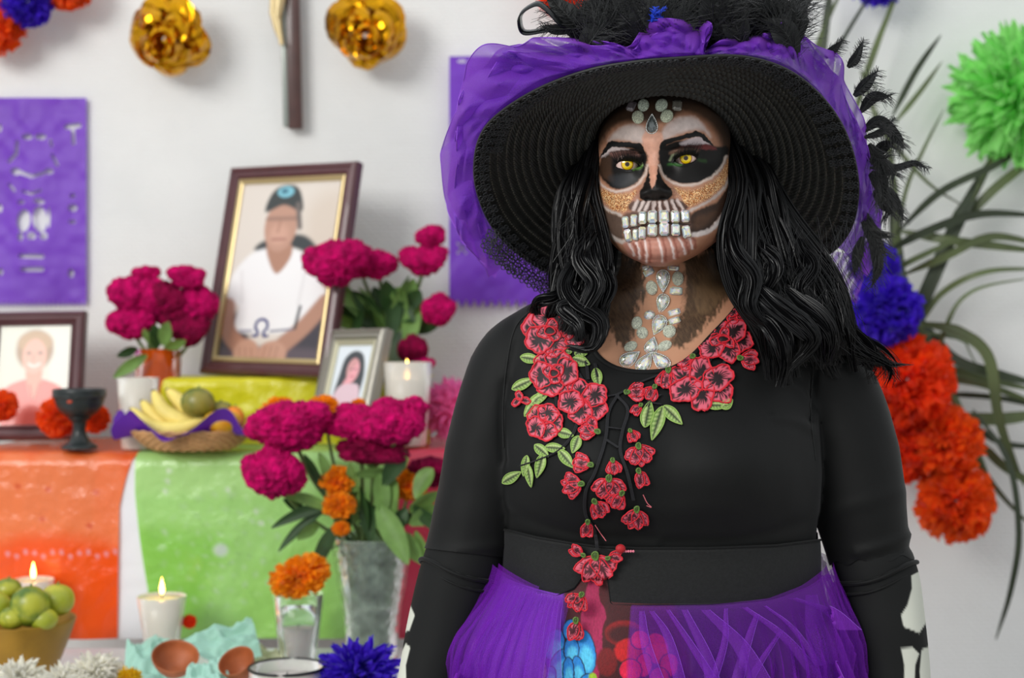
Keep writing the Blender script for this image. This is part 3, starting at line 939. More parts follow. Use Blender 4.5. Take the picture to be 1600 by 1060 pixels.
# warm cheek skin, glitter bands
p.poly([(300, 630), (360, 590), (365, 660), (320, 740), (270, 740)], (176, 124, 100), 14)
p.poly([(560, 600), (640, 640), (650, 730), (600, 720), (552, 660)], (182, 130, 106), 14)
gl = np.where(nzf[:, None] > .45, lin((255, 216, 160)), np.where(nzf[:, None] > -.25, lin((190, 116, 58)), lin((104, 58, 26))))  # pale specks put the sparkle of the glitter into the colour
for poly in ([(102, 506), (118, 560), (160, 604), (225, 634), (300, 628), (345, 610), (318, 672), (290, 728), (225, 728), (150, 672), (112, 610)],
             [(545, 590), (620, 604), (700, 600), (775, 566), (835, 506), (872, 426), (886, 470), (862, 560), (800, 632), (700, 690), (640, 702), (590, 660)]):
    d = dpoly(p.X, p.Y, sm(poly, 80)) + nz2 * 10
    p.mix((1 - ss(-16, 8, d)) * np.where(nzf > -.8, .95, .3), gl)
p.line([(128, 668), (150, 700), (190, 730), (258, 758)], 17, (190, 178, 170), 9, .95)
p.line([(640, 736), (700, 704), (770, 668), (835, 612), (872, 548), (884, 500)], 14, (190, 178, 172), 9, .95)
# hollow cheeks and jaw line
p.poly([(132, 694), (190, 740), (262, 768), (266, 830), (270, 886), (225, 884), (176, 838), (146, 770)], (88, 70, 60), 9)
p.poly([(655, 755), (720, 716), (800, 680), (855, 610), (884, 560), (886, 620), (862, 700), (800, 790), (738, 846), (660, 856)], (52, 34, 24), 9)
p.poly([(680, 770), (760, 740), (800, 740), (740, 810), (680, 826)], (84, 56, 38), 20, .8)
p.line([(128, 690), (142, 770), (170, 838), (206, 880), (250, 902), (280, 908)], 24, (192, 180, 172), 8)
p.line([(886, 630), (872, 690), (832, 770), (776, 832), (720, 858), (662, 866)], 26, (208, 196, 192), 8)
p.poly([(276, 912), (400, 880), (540, 876), (650, 880), (672, 930), (560, 1010), (430, 1060), (320, 1010)], (176, 122, 106), 12)
for a, b in (((300, 915), (330, 985)), ((345, 910), (362, 1005)), ((392, 895), (402, 1025)), ((468, 885), (492, 1020)), ((528, 880), (562, 1000)), ((585, 880), (622, 975)), ((640, 880), (662, 945))):
    m = ((a[0] + b[0]) / 2 + 6, (a[1] + b[1]) / 2)
    p.line([(a[0] + 26, a[1] + 4), (m[0] + 24, m[1]), (b[0] + 20, b[1] - 4)], 12, (128, 66, 54), 8, .75)
    p.line([a, m, b], 12, (222, 204, 200), 7, .9)
# upper lip bones, gums behind the stones
p.poly([(268, 760), (330, 730), (460, 728), (610, 726), (648, 745), (650, 870), (560, 880), (400, 880), (290, 895), (275, 850)], (92, 66, 56), 12)
p.line([(275, 832), (380, 818), (470, 802), (560, 804), (650, 808)], 9, (30, 18, 16), 4)
p.poly([(325, 672), (450, 668), (585, 664), (625, 725), (320, 728)], (84, 56, 46), 9)
for a, b in (((352, 672), (328, 722)), ((386, 676), (362, 726)), ((418, 678), (396, 726)), ((447, 680), (440, 728)), ((478, 680), (482, 728)), ((512, 676), (526, 726)), ((548, 672), (570, 722)), ((580, 668), (612, 718))):
    p.line([a, ((a[0] + b[0]) / 2, (a[1] + b[1]) / 2), b], 17, (208, 190, 184), 8, .9)
    p.line([(a[0] + 15, a[1] + 6), (b[0] + 14, b[1])], 5, (40, 26, 22), 4, .8)
p.line([(395, 560), (370, 620), (340, 670)], 16, (170, 128, 112), 8, .8)
p.line([(520, 560), (560, 610), (600, 662)], 14, (176, 130, 112), 8, .8)
# nose cavity
p.poly([(413, 478), (404, 530), (384, 590), (362, 618), (362, 655), (400, 674), (470, 672), (530, 664), (550, 640), (546, 604), (508, 570), (482, 520), (466, 470), (456, 560), (436, 606), (424, 560)], BL, 5, 1, False)
p.poly([(418, 470), (464, 470), (458, 540), (434, 600), (421, 550)], (208, 152, 128), 5, 1, False)
p.ell(450, 606, 20, 8, (70, 66, 66), .5, .6)
HC = p.c * np.clip(1 + .10 * nz + .10 * nz2 + .05 * nzf, .6, 1.3)[:, None]
hb = MB()
hb.grid(HV, False, True, HC)
HEADT = np.array([q for q in hb.q[0]])
head_bvh = BVHTree.FromPolygons([Vector(v) for v in HV.reshape(-1, 3)[:, :]], [tuple(map(int, q)) for q in HEADT], epsilon=0)

# ---- torso rings and arms
#        py(at Y 1.66)  cx   hw   yfront  yback
TT = [(380, 1044, 72, 1.612, 1.722), (430, 1044, 80, 1.603, 1.722), (448, 1042, 96, 1.600, 1.730), (460, 1038, 140, 1.600, 1.742), (472, 1035, 188, 1.602, 1.755),
      (486, 1032, 216, 1.600, 1.765), (505, 1030, 232, 1.592, 1.775), (540, 1029, 240, 1.580, 1.785), (600, 1028, 243, 1.556, 1.790), (660, 1028, 243, 1.532, 1.795),
      (710, 1028, 243, 1.522, 1.795), (770, 1029, 243, 1.527, 1.790), (840, 1031, 235, 1.545, 1.780), (880, 1031, 234, 1.546, 1.780), (960, 1030, 250, 1.538, 1.80),
      (1060, 1028, 280, 1.530, 1.83), (1200, 1028, 285, 1.54, 1.83), (1300, 1028, 240, 1.56, 1.80)]
def torso(pys, th, off=0.0, scale=1.0):
    """ring points; th measured from the front, to the viewer's right"""
    pys, th = np.broadcast_arrays(np.asarray(pys, float), np.asarray(th, float))
    c, h = interp_table(TT, pys, 1), interp_table(TT, pys, 2)
    f_, b_ = interp_table(TT, pys, 3), interp_table(TT, pys, 4)
    xc, hm = (c - 800) / F * 1.66, h / F * 1.66
    ym = f_ + (b_ - f_) * 0.5
    n = 0.84
    sx, cy = np.sin(th), np.cos(th)
    x = xc + (hm + off) * np.sign(sx) * np.abs(sx) ** n
    y = ym - (((b_ - f_) * .5) + off) * np.sign(cy) * np.abs(cy) ** n
    # bust
    px, py = 800 + F * x / np.minimum(y, 1.6), pys
    fr = ss(0, .5, cy)
    y = y - fr * (.022 * G(px, py, 925, 715, 62, 52) + .022 * G(px, py, 1140, 715, 62, 52) - .006 * G(px, py, 1032, 705, 26, 60))
    return np.stack([x, y, CZ - (pys - 530) / F * 1.66], -1)

rows = np.linspace(385, 1300, 90)
thv = np.linspace(-PI, PI, 96, endpoint=False)
bb = MB()
R_ = torso(rows[:, None], thv[None, :])
bb.grid(R_, False, True)
bb.fan(R_[0], R_[0].mean(0)); bb.fan(R_[-1], R_[-1].mean(0), True)
ARM_L = [(880, 524, 1.675, 58), (812, 562, 1.672, 62), (786, 620, 1.668, 64), (767, 700, 1.665, 66), (750, 780, 1.662, 64), (731, 860, 1.66, 62), (706, 940, 1.65, 58), (679, 1050, 1.63, 51), (655, 1150, 1.61, 44), (640, 1240, 1.595, 33), (634, 1285, 1.59, 28)]
ARM_R = [(1180, 515, 1.675, 60), (1255, 556, 1.672, 66), (1300, 620, 1.668, 70), (1326, 700, 1.665, 71), (1340, 780, 1.662, 69), (1355, 855, 1.66, 61), (1366, 890, 1.655, 60), (1376, 930, 1.65, 59), (1392, 1050, 1.63, 56), (1402, 1150, 1.61, 46), (1408, 1240, 1.595, 34), (1410, 1285, 1.59, 29)]
def arm_path(T, n):
    T = np.asarray(T, float)
    C = catmull(T, n)
    P = np.array([at(a, b, y) for a, b, y, r in C])
    return P, C[:, 3] / F * C[:, 2]
for T in (ARM_L, ARM_R):
    P, R = arm_path(T, 60)
    bb.tubes(P, R, 28)
# palms and fingers
def hand(mb, wrist, side):
    w = np.asarray(wrist)
    mb.tubes(np.array([w + (0, 0, .02), w + (0, -.004, -.03), w + (0, -.008, -.075), w + (0, -.01, -.092)]), np.array([.021, .026, .03, .02]), 16, flat=1.4)
    for k, L_ in enumerate((.070, .080, .074, .056)):
        y0 = -.036 + k * .018
        a = w + np.array([0, y0, -.085])
        mb.tubes(np.array([a, a + (side * .004, -.002, -L_ * .45), a + (side * .014, 0, -L_ * .8), a + (side * .024, .002, -L_)]), np.array([.0095, .0088, .008, .006]), 12)
    a = w + np.array([0, -.026, -.02])
    mb.tubes(np.array([a, a + (0, -.018, -.025), a + (side * .006, -.026, -.05), a + (side * .012, -.028, -.068)]), np.array([.013, .0115, .0095, .007]), 12)
hand(bb, arm_path(ARM_L, 60)[0][-1], 1)
hand(bb, arm_path(ARM_R, 60)[0][-1], -1)
for sx in (-1, 1):                                   # legs and feet stand on the floor
    x0 = 0.17 + sx * .095
    bb.tubes(np.array([(x0, 1.68, .82), (x0, 1.68, .6), (x0, 1.67, .42), (x0, 1.69, .25), (x0, 1.70, .09), (x0, 1.70, .05)]), np.array([.1, .085, .062, .055, .042, .045]), 20)
    bb.tubes(np.array([(x0, 1.74, .035), (x0 + sx * .01, 1.66, .035), (x0 + sx * .02, 1.56, .028), (x0 + sx * .02, 1.51, .022)]), np.array([.034, .038, .034, .02]), 16)

def remeshed(mb, voxel, smooth_it):
    o = mb.build('tmp', None)
    md = o.modifiers.new('r', 'REMESH'); md.mode = 'VOXEL'; md.voxel_size = voxel; md.use_smooth_shade = True
    m2 = o.modifiers.new('s', 'SMOOTH'); m2.factor = 0.5; m2.iterations = smooth_it
    dg = bpy.context.evaluated_depsgraph_get()
    me = bpy.data.meshes.new_from_object(o.evaluated_get(dg))
    v = np.empty(len(me.vertices) * 3, np.float32); me.vertices.foreach_get('co', v)
    nn = np.empty(len(me.vertices) * 3, np.float32); me.vertices.foreach_get('normal', nn)
    me.calc_loop_triangles()
    t = np.empty(len(me.loop_triangles) * 3, np.int32); me.loop_triangles.foreach_get('vertices', t)
    bpy.data.objects.remove(o, do_unlink=True)
    bpy.data.meshes.remove(me)
    return v.reshape(-1, 3).astype(float), t.reshape(-1, 3), nn.reshape(-1, 3).astype(float)

BV, BT, BN = remeshed(bb, 0.0045, 14)

# neckline polygon: bare skin inside (photograph pixels projected on the chest)
NECK = [(905, 300), (905, 430), (910, 480), (918, 525), (932, 555), (955, 573), (985, 581), (1020, 582), (1050, 576), (1080, 556), (1112, 522), (1140, 492), (1160, 462), (1172, 430), (1175, 300)]
BX, BY = proj(BV)
fs = -dpoly(BX, BY, NECK)
backf = np.maximum(-(BY - 452), np.maximum(905 - BX, BX - 1175) * -1) * 0 + (452 - BY)
f_neck = np.where(BV[:, 1] < 1.67, fs, np.where((BX > 895) & (BX < 1185), 452 - BY, -5.0))

# finer skin in the neck region, with its paint
def skin_paint(V):
    X, Y = proj(V)
    n1, n2 = vnoise(V, 700), vnoise(V * (1, 1, .25), 420)
    zx, zy = (X - 900) * 4.706, (Y - 380) * 4.706
    q = Paint(zx + n1 * 10, zy + n2 * 10, (190, 140, 110))
    st = 0.5 + 0.5 * vnoise(V @ np.array([[.9, 0, .45], [0, 1, 0], [-.45, 0, .9]]).T * (3.4, 1, .5), 330)
    brown = lin((30, 22, 16)) * (1 - st[:, None]) + lin((88, 68, 48)) * st[:, None]
    for poly in ([(150, -200), (1300, -300), (1300, 60), (900, 60), (860, 120), (480, 150), (330, 100)],
                 [(180, 60), (330, 100), (480, 150), (510, 300), (500, 400), (440, 500), (430, 640), (400, 740), (340, 760), (280, 690), (240, 600), (120, 540), (100, 200)],
                 [(800, 140), (1000, 60), (1300, 60), (1300, 330), (1130, 400), (1050, 500), (930, 620), (830, 740), (740, 765), (700, 720), (745, 600), (790, 470), (800, 330)]):
        d = dpoly(q.X, q.Y, sm(poly, 60)) + n2 * 26
        q.mix((1 - ss(-26, 26, d)) * .95, brown)
    d = dpoly(q.X, q.Y, sm([(860, 260), (1100, 150), (1180, 300), (1060, 440), (900, 520)], 40)) + n2 * 60
    q.mix((1 - ss(-80, 60, d)) * .55, lin((132, 104, 74)) + 0 * brown)
    q.poly([(150, -200), (1300, -300), (1300, -10), (900, 20), (860, 60), (480, 60), (330, 40)], (14, 11, 9), 30)
    return q.c
bm = bmesh.new()
reg = (BX > 885) & (BX < 1195) & (BY > 385) & (BY < 600) & (BV[:, 1] < 1.70) & (BV[:, 2] > 1.2)
near = reg[BT].all(1)
T1, T2 = BT[~near], BT[near]
used = np.unique(T2); mp = {a: i for i, a in enumerate(used)}
for a in used: bm.verts.new(BV[a])
bm.verts.ensure_lookup_table()
for t in T2:
    bm.faces.new([bm.verts[mp[a]] for a in t])
inner = [e for e in bm.edges if not e.is_boundary]
bmesh.ops.subdivide_edges(bm, edges=bm.edges[:], cuts=3, use_grid_fill=True)
bmesh.ops.triangulate(bm, faces=bm.faces[:])
V2 = np.array([v.co[:] for v in bm.verts]); bm.verts.index_update()
F2 = np.array([[v.index for v in f.verts] for f in bm.faces]); bm.free()
# the unseen skin under the clothes is pulled in a little so that it never pokes through
body = MB()
inset = BV - BN * np.where(f_neck < 6, 0.004, 0.0)[:, None] * ss(0.9, 1.0, BV[:, 2])[:, None]
body.add(inset, None, T1, skin_paint(BV))
body.add(V2 , None, F2, skin_paint(V2))
body.grid(HV, False, True, HC)
bo = body.build('body', M['skin'], person)
allV = [Vector(v) for v in np.vstack([V2, HV.reshape(-1, 3)])]
skin_bvh = BVHTree.FromPolygons(allV, [tuple(map(int, t)) for t in F2] + [tuple(int(i) + len(V2) for i in q) for q in HEADT])

# ears tucked under the hair
for sx, ex in ((-1, at(929, 275, 1.64)), (1, at(1146, 272, 1.64))):
    e = MB()
    th = np.linspace(0, 2 * PI, 24, endpoint=False)
    e.tubes(np.stack([np.full(25, 0) + .004 * np.sin(np.linspace(0, PI, 25)) * sx, .016 * np.sin(np.linspace(0, 2 * PI, 25)), .03 * np.cos(np.linspace(0, 2 * PI, 25))], -1) + ex, .0045, 8)
    e.sphere(ex, (.004, .014, .026), 16, 10)
    e.build('ear', M['skin'], person)

def cast(bvh, px, py, off=0.0):
    o = Vector((0, 0, CZ))
    d = Vector(at(px, py, 1.0)) - o
    d.normalize()
    loc, nor, i, dist = bvh.ray_cast(o, d)
    if loc is None:
        return None
    if nor.dot(d) > 0: nor = -nor
    return np.array(loc + nor * off), np.array(nor)

# eyeballs
for e in EYES:
    cxp, cyp = e['c']
    I = np.argmin((PX - cxp) ** 2 + (PY - cyp) ** 2 + (HV[..., 1] > 1.6) * 1e6)
    y0 = (HEAD0[1].ravel()[I]) - float(relief(np.array([cxp]), np.array([cyp]), False)[0]) - .0045
    r = .0128
    c = at(cxp, cyp, y0 + r)
    look = np.array([-c[0] * .9, -c[1], (CZ - c[2]) * 1.0 + 0.02]); look /= np.linalg.norm(look)
    def ecol(D, look=look, r=r, e=e):
        D = D.reshape(-1, 3)
        a = np.arccos(np.clip(D @ look, -1, 1)) * r / y0 * F          # angular distance in pixels
        w = np.arctan2(D[:, 2] - look[2], D[:, 0] - look[0])
        q = Paint(a, a * 0, (216, 186, 176))
        q.mix(1 - ss(e['ir'] - .6, e['ir'] + .8, a), (150, 96, 8))
        q.mix((1 - ss(e['ir'] - 2.2, e['ir'] - 1.0, a)), (238, 200, 6))
        q.mix((1 - ss(4.2, 6.0, a)) * (.5 + .4 * np.sin(w * 9)), (232, 226, 60))
        q.mix(1 - ss(3.4, 4.1, a), (120, 60, 4))
        q.mix(1 - ss(2.4, 3.3, a), (8, 6, 5))
        return q.c
    m = MB()
    # pole towards the camera for fine rings round the iris
    th = np.linspace(0, 2 * PI, 64, endpoint=False)
    ph = np.concatenate([np.linspace(.01, 1.0, 60), np.linspace(1.05, PI - .02, 16)])
    zax = look; xax = np.cross((0, 0, 1.), zax); xax /= np.linalg.norm(xax); yax = np.cross(zax, xax)
    D = np.sin(ph)[:, None, None] * (np.cos(th)[None, :, None] * xax + np.sin(th)[None, :, None] * yax) + np.cos(ph)[:, None, None] * zax
    m.grid(c + D * r, False, True, ecol(D))
    m.build('eyeball', M['eye'], person)
    # lashes
    P = []
    for k in range(54):
        t = .02 + .96 * k / 53
        bx = e['xl'] + (e['xr'] - e['xl']) * t
        by = e['yl'] + (e['yr'] - e['yl']) * t - e['hu'] * (4 * t * (1 - t)) ** .75
        hit = cast(head_bvh, bx, by - .4, .0002)
        if hit is None: continue
        a = hit[0]
        sgn = -1 if cxp < 1022 else 1
        out = (t - .5) * 11 + sgn * 4
        Lp = 11 + 7 * (t if sgn > 0 else 1 - t) + rng.uniform(-2, 2)
        k1 = np.array([out * .35, 0, Lp * .28]) * .00069 + (0, -.005, 0)
        k2 = np.array([out, 0, Lp]) * .00069 + (0, -.0085, 0)
        P.append(catmull([a, a + k1, a + k2], 7))
    m = MB(); m.tubes(np.array(P), np.linspace(.00050, .00012, 7)[None], 4)
    m.build('eyelashes', M['lash'], person)
    # lower lash line
# ---- black jersey top: the body surface, a little fuller, cut at the neckline and the sleeve hems
folds = [([(1272, 560), (1268, 620), (1264, 655)], 4, -.006), ([(1205, 592), (1245, 612), (1266, 650)], 5, .004), ([(1205, 655), (1240, 660), (1262, 672)], 5, .003),
         ([(790, 600), (786, 660), (790, 720)], 5, -.004), ([(1290, 800), (1330, 790), (1400, 770)], 8, .0015),
         ([(1340, 862), (1385, 850), (1425, 832)], 5, .003), ([(1345, 880), (1390, 868), (1428, 852)], 4, -.002),
         ([(668, 868), (710, 862), (780, 850)], 5, .002), ([(815, 505), (793, 560), (788, 620), (800, 640)], 3, .0015), ([(800, 800), (900, 832), (1020, 840)], 6, -.002),
         ([(1040, 845), (1160, 840), (1268, 810)], 6, -.002), ([(900, 770), (1000, 795), (1140, 790)], 12, .0015), ([(1262, 512), (1272, 560)], 3, .001)]
disp = np.full(len(BV), .0035)
for pts, w_, h_ in folds:
    d = dline(BX, BY, [tuple(q) for q in catmull(pts, 12)])
    disp += h_ * np.exp(-.5 * (d / w_) ** 2) * (BV[:, 1] < 1.68)
disp += .0006 * vnoise(BV, 40)
arml, armr = BX < 786, BX > 1276
fsl = np.where(arml, BY - (858 + (BX - 665) * .10) , np.where(armr, BY - (882 - (BX - 1290) * .08 + 4 * np.sin(BX * .2)), np.where(BY > 600, BY - 900.0, -9)))
f_sh = np.maximum(-f_neck if False else np.where(f_neck > -9e8, f_neck * 1.0, 0), fsl)
f_sh = np.maximum(np.where(BV[:, 1] < 1.67, fs * 1.0, np.where((BX > 895) & (BX < 1185), 452 - BY, -5.0)), fsl)
SHV0 = BV + BN * disp[:, None]
SV, ST, _ = clip(SHV0, BT, f_sh)
sb = MB(); sb.add(SV, None, ST)
shirt = sb.build('jersey_top', M['knit'], person)
shirt_bvh = BVHTree.FromPolygons([Vector(v) for v in SV], [tuple(map(int, t)) for t in ST])

# neckline binding
def hug(pts, bvh, off, fallback_y=1.6):
    out = []
    for x, y in pts:
        h = cast(bvh, x, y, off)
        out.append(h[0] if h else at(x, y, fallback_y))
    return np.array(out)
nk = catmull([(912, 470), (919, 525), (933, 557), (956, 575), (985, 583), (1020, 584), (1051, 578), (1081, 559), (1113, 525), (1141, 495), (1161, 465)], 90)
b_ = hug(nk, skin_bvh, .003)
m = MB(); m.tubes(b_, .0032, 10, flat=.6)
m.build('neck_binding', M['knit'], shirt)
# sleeve hems
for T, t0, nm in ((ARM_L, .545, 0), (ARM_R, .565, 1)):
    P, R = arm_path(T, 200)
    i = int(200 * t0)
    ax = P[i + 1] - P[i]; ax /= np.linalg.norm(ax)
    a = np.cross(ax, (0, 1, 0)); a /= np.linalg.norm(a); b = np.cross(a, ax)
    th = np.linspace(0, 2 * PI, 72)
    ring = P[i] + (R[i] + .0045) * (np.cos(th)[:, None] * a + np.sin(th)[:, None] * b) + np.outer(.0025 * np.sin(th * 3 + nm), ax)
    m = MB(); m.tubes(ring, .0026, 8, caps=False)
    m.tubes(ring + (0, 0, -.012), .0016, 8, caps=False)
    m.build('sleeve_hem', M['knit'], shirt)
# lower sleeves with printed bones
BONES_R = [[(1437, 893), (1446, 905), (1452, 950), (1446, 975), (1436, 990), (1425, 985), (1412, 980), (1408, 962), (1418, 946), (1425, 920), (1424, 900)],
           [(1408, 1014), (1426, 1012), (1436, 1022), (1430, 1040), (1428, 1090), (1413, 1090), (1413, 1040)],
           [(1440, 1016), (1460, 1006), (1470, 1080), (1440, 1090), (1437, 1050)]]
BONES_L = [[(640, 944), (648, 962), (640, 985), (628, 990), (622, 965)], [(634, 1006), (641, 1012), (634, 1040), (636, 1120), (612, 1120), (618, 1040)]]
for T, t0, B in ((ARM_L, .42, BONES_L), (ARM_R, .44, BONES_R)):
    P, R = arm_path(T, 420)
    i0 = int(420 * t0)
    P, R = P[i0:-12], R[i0:-12]
    ax = np.gradient(P, axis=0); ax /= np.linalg.norm(ax, axis=1, keepdims=True)
    a = np.cross(ax, (0, 1., 0)); a /= np.linalg.norm(a, axis=1, keepdims=True); b = np.cross(a, ax)
    th = np.linspace(0, 2 * PI, 220, endpoint=False)
    rr = R[:, None] * (1 - .05 * (1 - ss(.0, .26, np.linspace(0, 1, len(P)))))[:, None] + .0028 + .0009 * vnoise(np.stack(np.broadcast_arrays(np.arange(len(P))[:, None] * .02, np.cos(th)[None], np.sin(th)[None]), -1), 2.0)
    V = P[:, None] + rr[..., None] * (np.cos(th)[None, :, None] * a[:, None] + np.sin(th)[None, :, None] * b[:, None])
    X, Y = proj(V)
    q = Paint(X.ravel(), Y.ravel(), (18, 19, 19))
    for poly in B:
        q.poly(poly, (196, 198, 186), 1.2, 1, False)
    m = MB(); m.grid(V, False, True, q.c)
    m.build('printed_sleeve', M['glove'], person)

# ---- wide elastic waistband with a slit, drawn as top and bottom edges round the body
def band_edges(x):
    top = np.interp(x, [780, 800, 850, 900, 942, 1000, 1100, 1200, 1290], [822, 828, 841, 850, 856, 858, 858, 854, 842])
    bot = np.interp(x, [780, 800, 850, 880, 905, 922, 942, 953, 960, 1000, 1100, 1180, 1230, 1290], [905, 910, 928, 936, 922, 893, 862, 905, 950, 951, 950, 944, 930, 902])
    return top, bot
thb = np.linspace(-PI, PI, 420)
thb_f = thb
for lo, hi in ((None, None),):
    base = torso(870, thb)
    bx = 800 + F * base[:, 0] / base[:, 1]
    fr = np.cos(thb) > 0
    tp, bt = band_edges(bx)
    tp = np.where(fr, tp, 835.); bt = np.where(fr, bt, 905.)
    # py on the surface -> ring coordinate (rings are quoted at Y 1.66)
    K = 16
    rows_ = []
    for k in range(K):
        py = tp + (bt - tp) * k / (K - 1)
        g = py.copy()
        for _ in range(3):
            V = torso(g, thb, .009)
            g = 530 + (py - 530) * np.where(fr, V[:, 1], 1.66) / 1.66
        V = torso(g, thb, .0085 + .002 * math.sin(PI * k / (K - 1)))
        rows_.append(V)
    Vb = np.array(rows_)
    m = MB(); m.grid(Vb, False, False)
    wbnd = m.build('waistband', M['elastic'], person)
    wbnd.modifiers.new('t', 'SOLIDIFY').thickness = .002
    m = MB()
    m.tubes(Vb[0] + (0, 0, .0005), .0014, 6, caps=False)
    lowseam = Vb[-2] * .75 + Vb[-1] * .25
    m.tubes(lowseam, .0008, 5, caps=False)
    m.build('waistband_seam', M['knit'], wbnd)

# ---- embroidered underskirt: velvet with flowers, then net over it
def skirt_ring(z, th, off, amp, nf, ph=0.0, seed=0):
    """fuller towards the floor, hanging in folds"""
    t = np.clip((CZ + -0.285 - z) / .95, -0.02, 1)      # 0 at the waistband
    k = np.clip((1.045 - z) / 1.03, 0, 1)
    b = torso(np.full_like(z, 905.), th, off)
    c = np.stack([np.full_like(z, .170), np.full_like(z, 1.665), z], -1)
    d = b - c; d[..., 2] = 0
    grow = 1 + .16 * ss(0, .10, k) + .40 * k + (.10 * ss(0, .12, k)) * (np.abs(np.sin(th)) ** 2) - .20 * ss(0.01, .11, k) * np.clip(np.sin(th), 0, 1) ** 2
    fold = 1 + amp * ss(0, .16, k) * (np.sin(th * nf + ph + 1.5 * np.sin(th * 3 + seed)) + .5 * np.sin(th * nf * 2.3 + seed + 3 * k)) * (.6 + k)
    V = c + d * (grow * fold)[..., None]
    V[..., 2] = z
    return V
zz = np.concatenate([np.linspace(1.05, .90, 190), np.linspace(.895, .02, 40)])
thk = np.concatenate([np.linspace(-PI, -1.0, 60)[:-1], np.linspace(-1.0, 1.0, 560)[:-1], np.linspace(1.0, PI, 60)[:-1]])
Zg, Tg = np.meshgrid(zz, thk, indexing='ij')
U = skirt_ring(Zg, Tg, .004, .006, 18)
X, Y = proj(U)
q = Paint(X.ravel() + vnoise(U.reshape(-1, 3), 400) * .8, Y.ravel(), (20, 12, 22))
n_ = vnoise(U.reshape(-1, 3) * (1, 1, .4), 900)
q.poly([(660, 880), (876, 900), (872, 1000), (862, 1110), (640, 1110)], (104, 34, 160), 4)
q.poly([(880, 930), (900, 915), (928, 885), (945, 880), (952, 960), (960, 1060), (975, 1100), (930, 1100), (890, 1000)], (70, 6, 14), 3)
q.poly([(946, 880), (970, 905), (1010, 930), (1060, 960), (1075, 1100), (940, 1100), (948, 980)], (60, 4, 10), 6)
q.poly([(934, 884), (937, 905), (936, 935), (944, 950), (947, 965), (941, 985), (941, 1020), (936, 1060), (936, 1100), (880, 1100), (905, 1000), (908, 960), (918, 915), (924, 894)], (158, 26, 76), 1.5)
def petal_(cx, cy, rx, ry, a, c1, c2):
    q.ell(cx, cy, rx + 1.6, ry + 1.6, (14, 22, 40), .06, 1, a)
    q.ell(cx, cy, rx, ry, c1, .06, 1, a)
    q.ell(cx + 1, cy + ry * .3, rx * .75, ry * .6, c2, .35, .8, a)
B1, B2 = (30, 130, 205), (90, 205, 235)
for a in ((866, 1008, 15, 24, .25), (916, 1020, 14, 34, -.12), (893, 985, 13, 16, 0), (874, 1040, 14, 26, .4), (893, 1016, 11, 19, 0), (904, 1048, 9, 22, -.2), (888, 1050, 8, 22, 0), (858, 1056, 10, 14, .3), (920, 1068, 14, 14, .2)):
    petal_(*a, B1, B2)
q.ell(926, 1062, 7, 10, (150, 190, 40), .2)
R1_, R2_ = (190, 18, 24), (228, 40, 40)
q.ell(975, 990, 30, 20, (130, 10, 14), .1); q.ell(975, 992, 26, 14, (60, 4, 8), .3)
q.ell(948, 1035, 16, 22, (110, 8, 12), .15); q.ell(985, 1018, 25, 20, (190, 20, 24), .1)
for a in ((1026, 1014, 18, 24, -.2), (1006, 1040, 12, 18, .1), (985, 1048, 17, 17, 0), (1045, 1040, 14, 18, .2), (1030, 1062, 16, 18, 0), (1000, 1000, 14, 14, 0)):
    petal_(*a, (214, 16, 60), (240, 40, 80))
for a in ((735, 1008, 9, 16, .3), (716, 1045, 8, 16, .2), (752, 1040, 10, 20, .2), (846, 1050, 8, 16, 0)):
    petal_(*a, (180, 110, 170), (214, 160, 200))
q.c *= (1 + .22 * n_)[:, None].clip(.4, 2)
m = MB(); m.grid(U, False, True, q.c)
skirt = m.build('underskirt', mat('velvet_embroidery', (255, 255, 255), .65, attr=True, bump=.6, bscale=900, sheen=.2, bdist=.0008), person)

net = tulle_mat('purple_net', (134, 26, 190), .26, rim=.55)
net2 = tulle_mat('violet_net', (124, 24, 182), .22, rim=.6)
net3 = tulle_mat('dense_net', (146, 48, 206), .36, rim=.35)
def net_layer(off, amp, nf, seed, gap, opm, name, hump=0.0):
    Sg, Tg = np.meshgrid(np.concatenate([np.linspace(0, .155, 110), np.linspace(.165, 1, 40)]), np.linspace(gap[1], gap[0] + 2 * PI, 700), indexing='ij')
    tl = torso(np.full(700, 905.), Tg[0])
    bx = 800 + F * tl[:, 0] / tl[:, 1]
    ztop = np.where(np.cos(Tg[0]) > 0, CZ - (np.maximum(band_edges(bx)[1], np.where((bx > 862) & (bx < 996), 940, 904)) - 540) / F * 1.545, 1.045)
    Zg = ztop[None] * (1 - Sg) + .04 * Sg
    V = skirt_ring(Zg, Tg, off, amp, nf, seed * 1.3, seed)
    Sk = ss(0, .10, Sg)
    # creases running down from the gathers
    Pn = np.stack([np.sin(Tg) * 6, np.cos(Tg) * 6, Zg * 1.2 + Tg * .5], -1)
    nrm = V - np.array([.170, 1.665, 0]); nrm[..., 2] = 0
    nrm /= np.linalg.norm(nrm, axis=-1, keepdims=True)
    r1 = 1 - np.abs(vnoise(Pn + seed, 2.6))
    r2 = 1 - np.abs(vnoise(Pn * (1, 1, 2) + seed * 3, 5.0))
    V = V + nrm * (.016 * r1 ** 5 + .008 * r2 ** 4)[..., None] * Sk[..., None] + nrm * (.004 * (1 - Sk))[..., None]
    m = MB(); m.grid(V)
    return m.build(name, opm, person)
# the nets part at the front over the embroidered strip
def th_at(px, z=.98):
    t = np.linspace(-1.4, 1.4, 2000)
    V = skirt_ring(np.full(2000, z), t, .012, 0, 18)
    X, _ = proj(V)
    return t[np.argmin(np.abs(X - px))]
net_layer(.010, .012, 23, 1.0, (th_at(868), th_at(984)), net, 'net_overskirt')
net_layer(.018, .018, 17, 4.0, (th_at(884), th_at(984)), net2, 'net_overskirt')
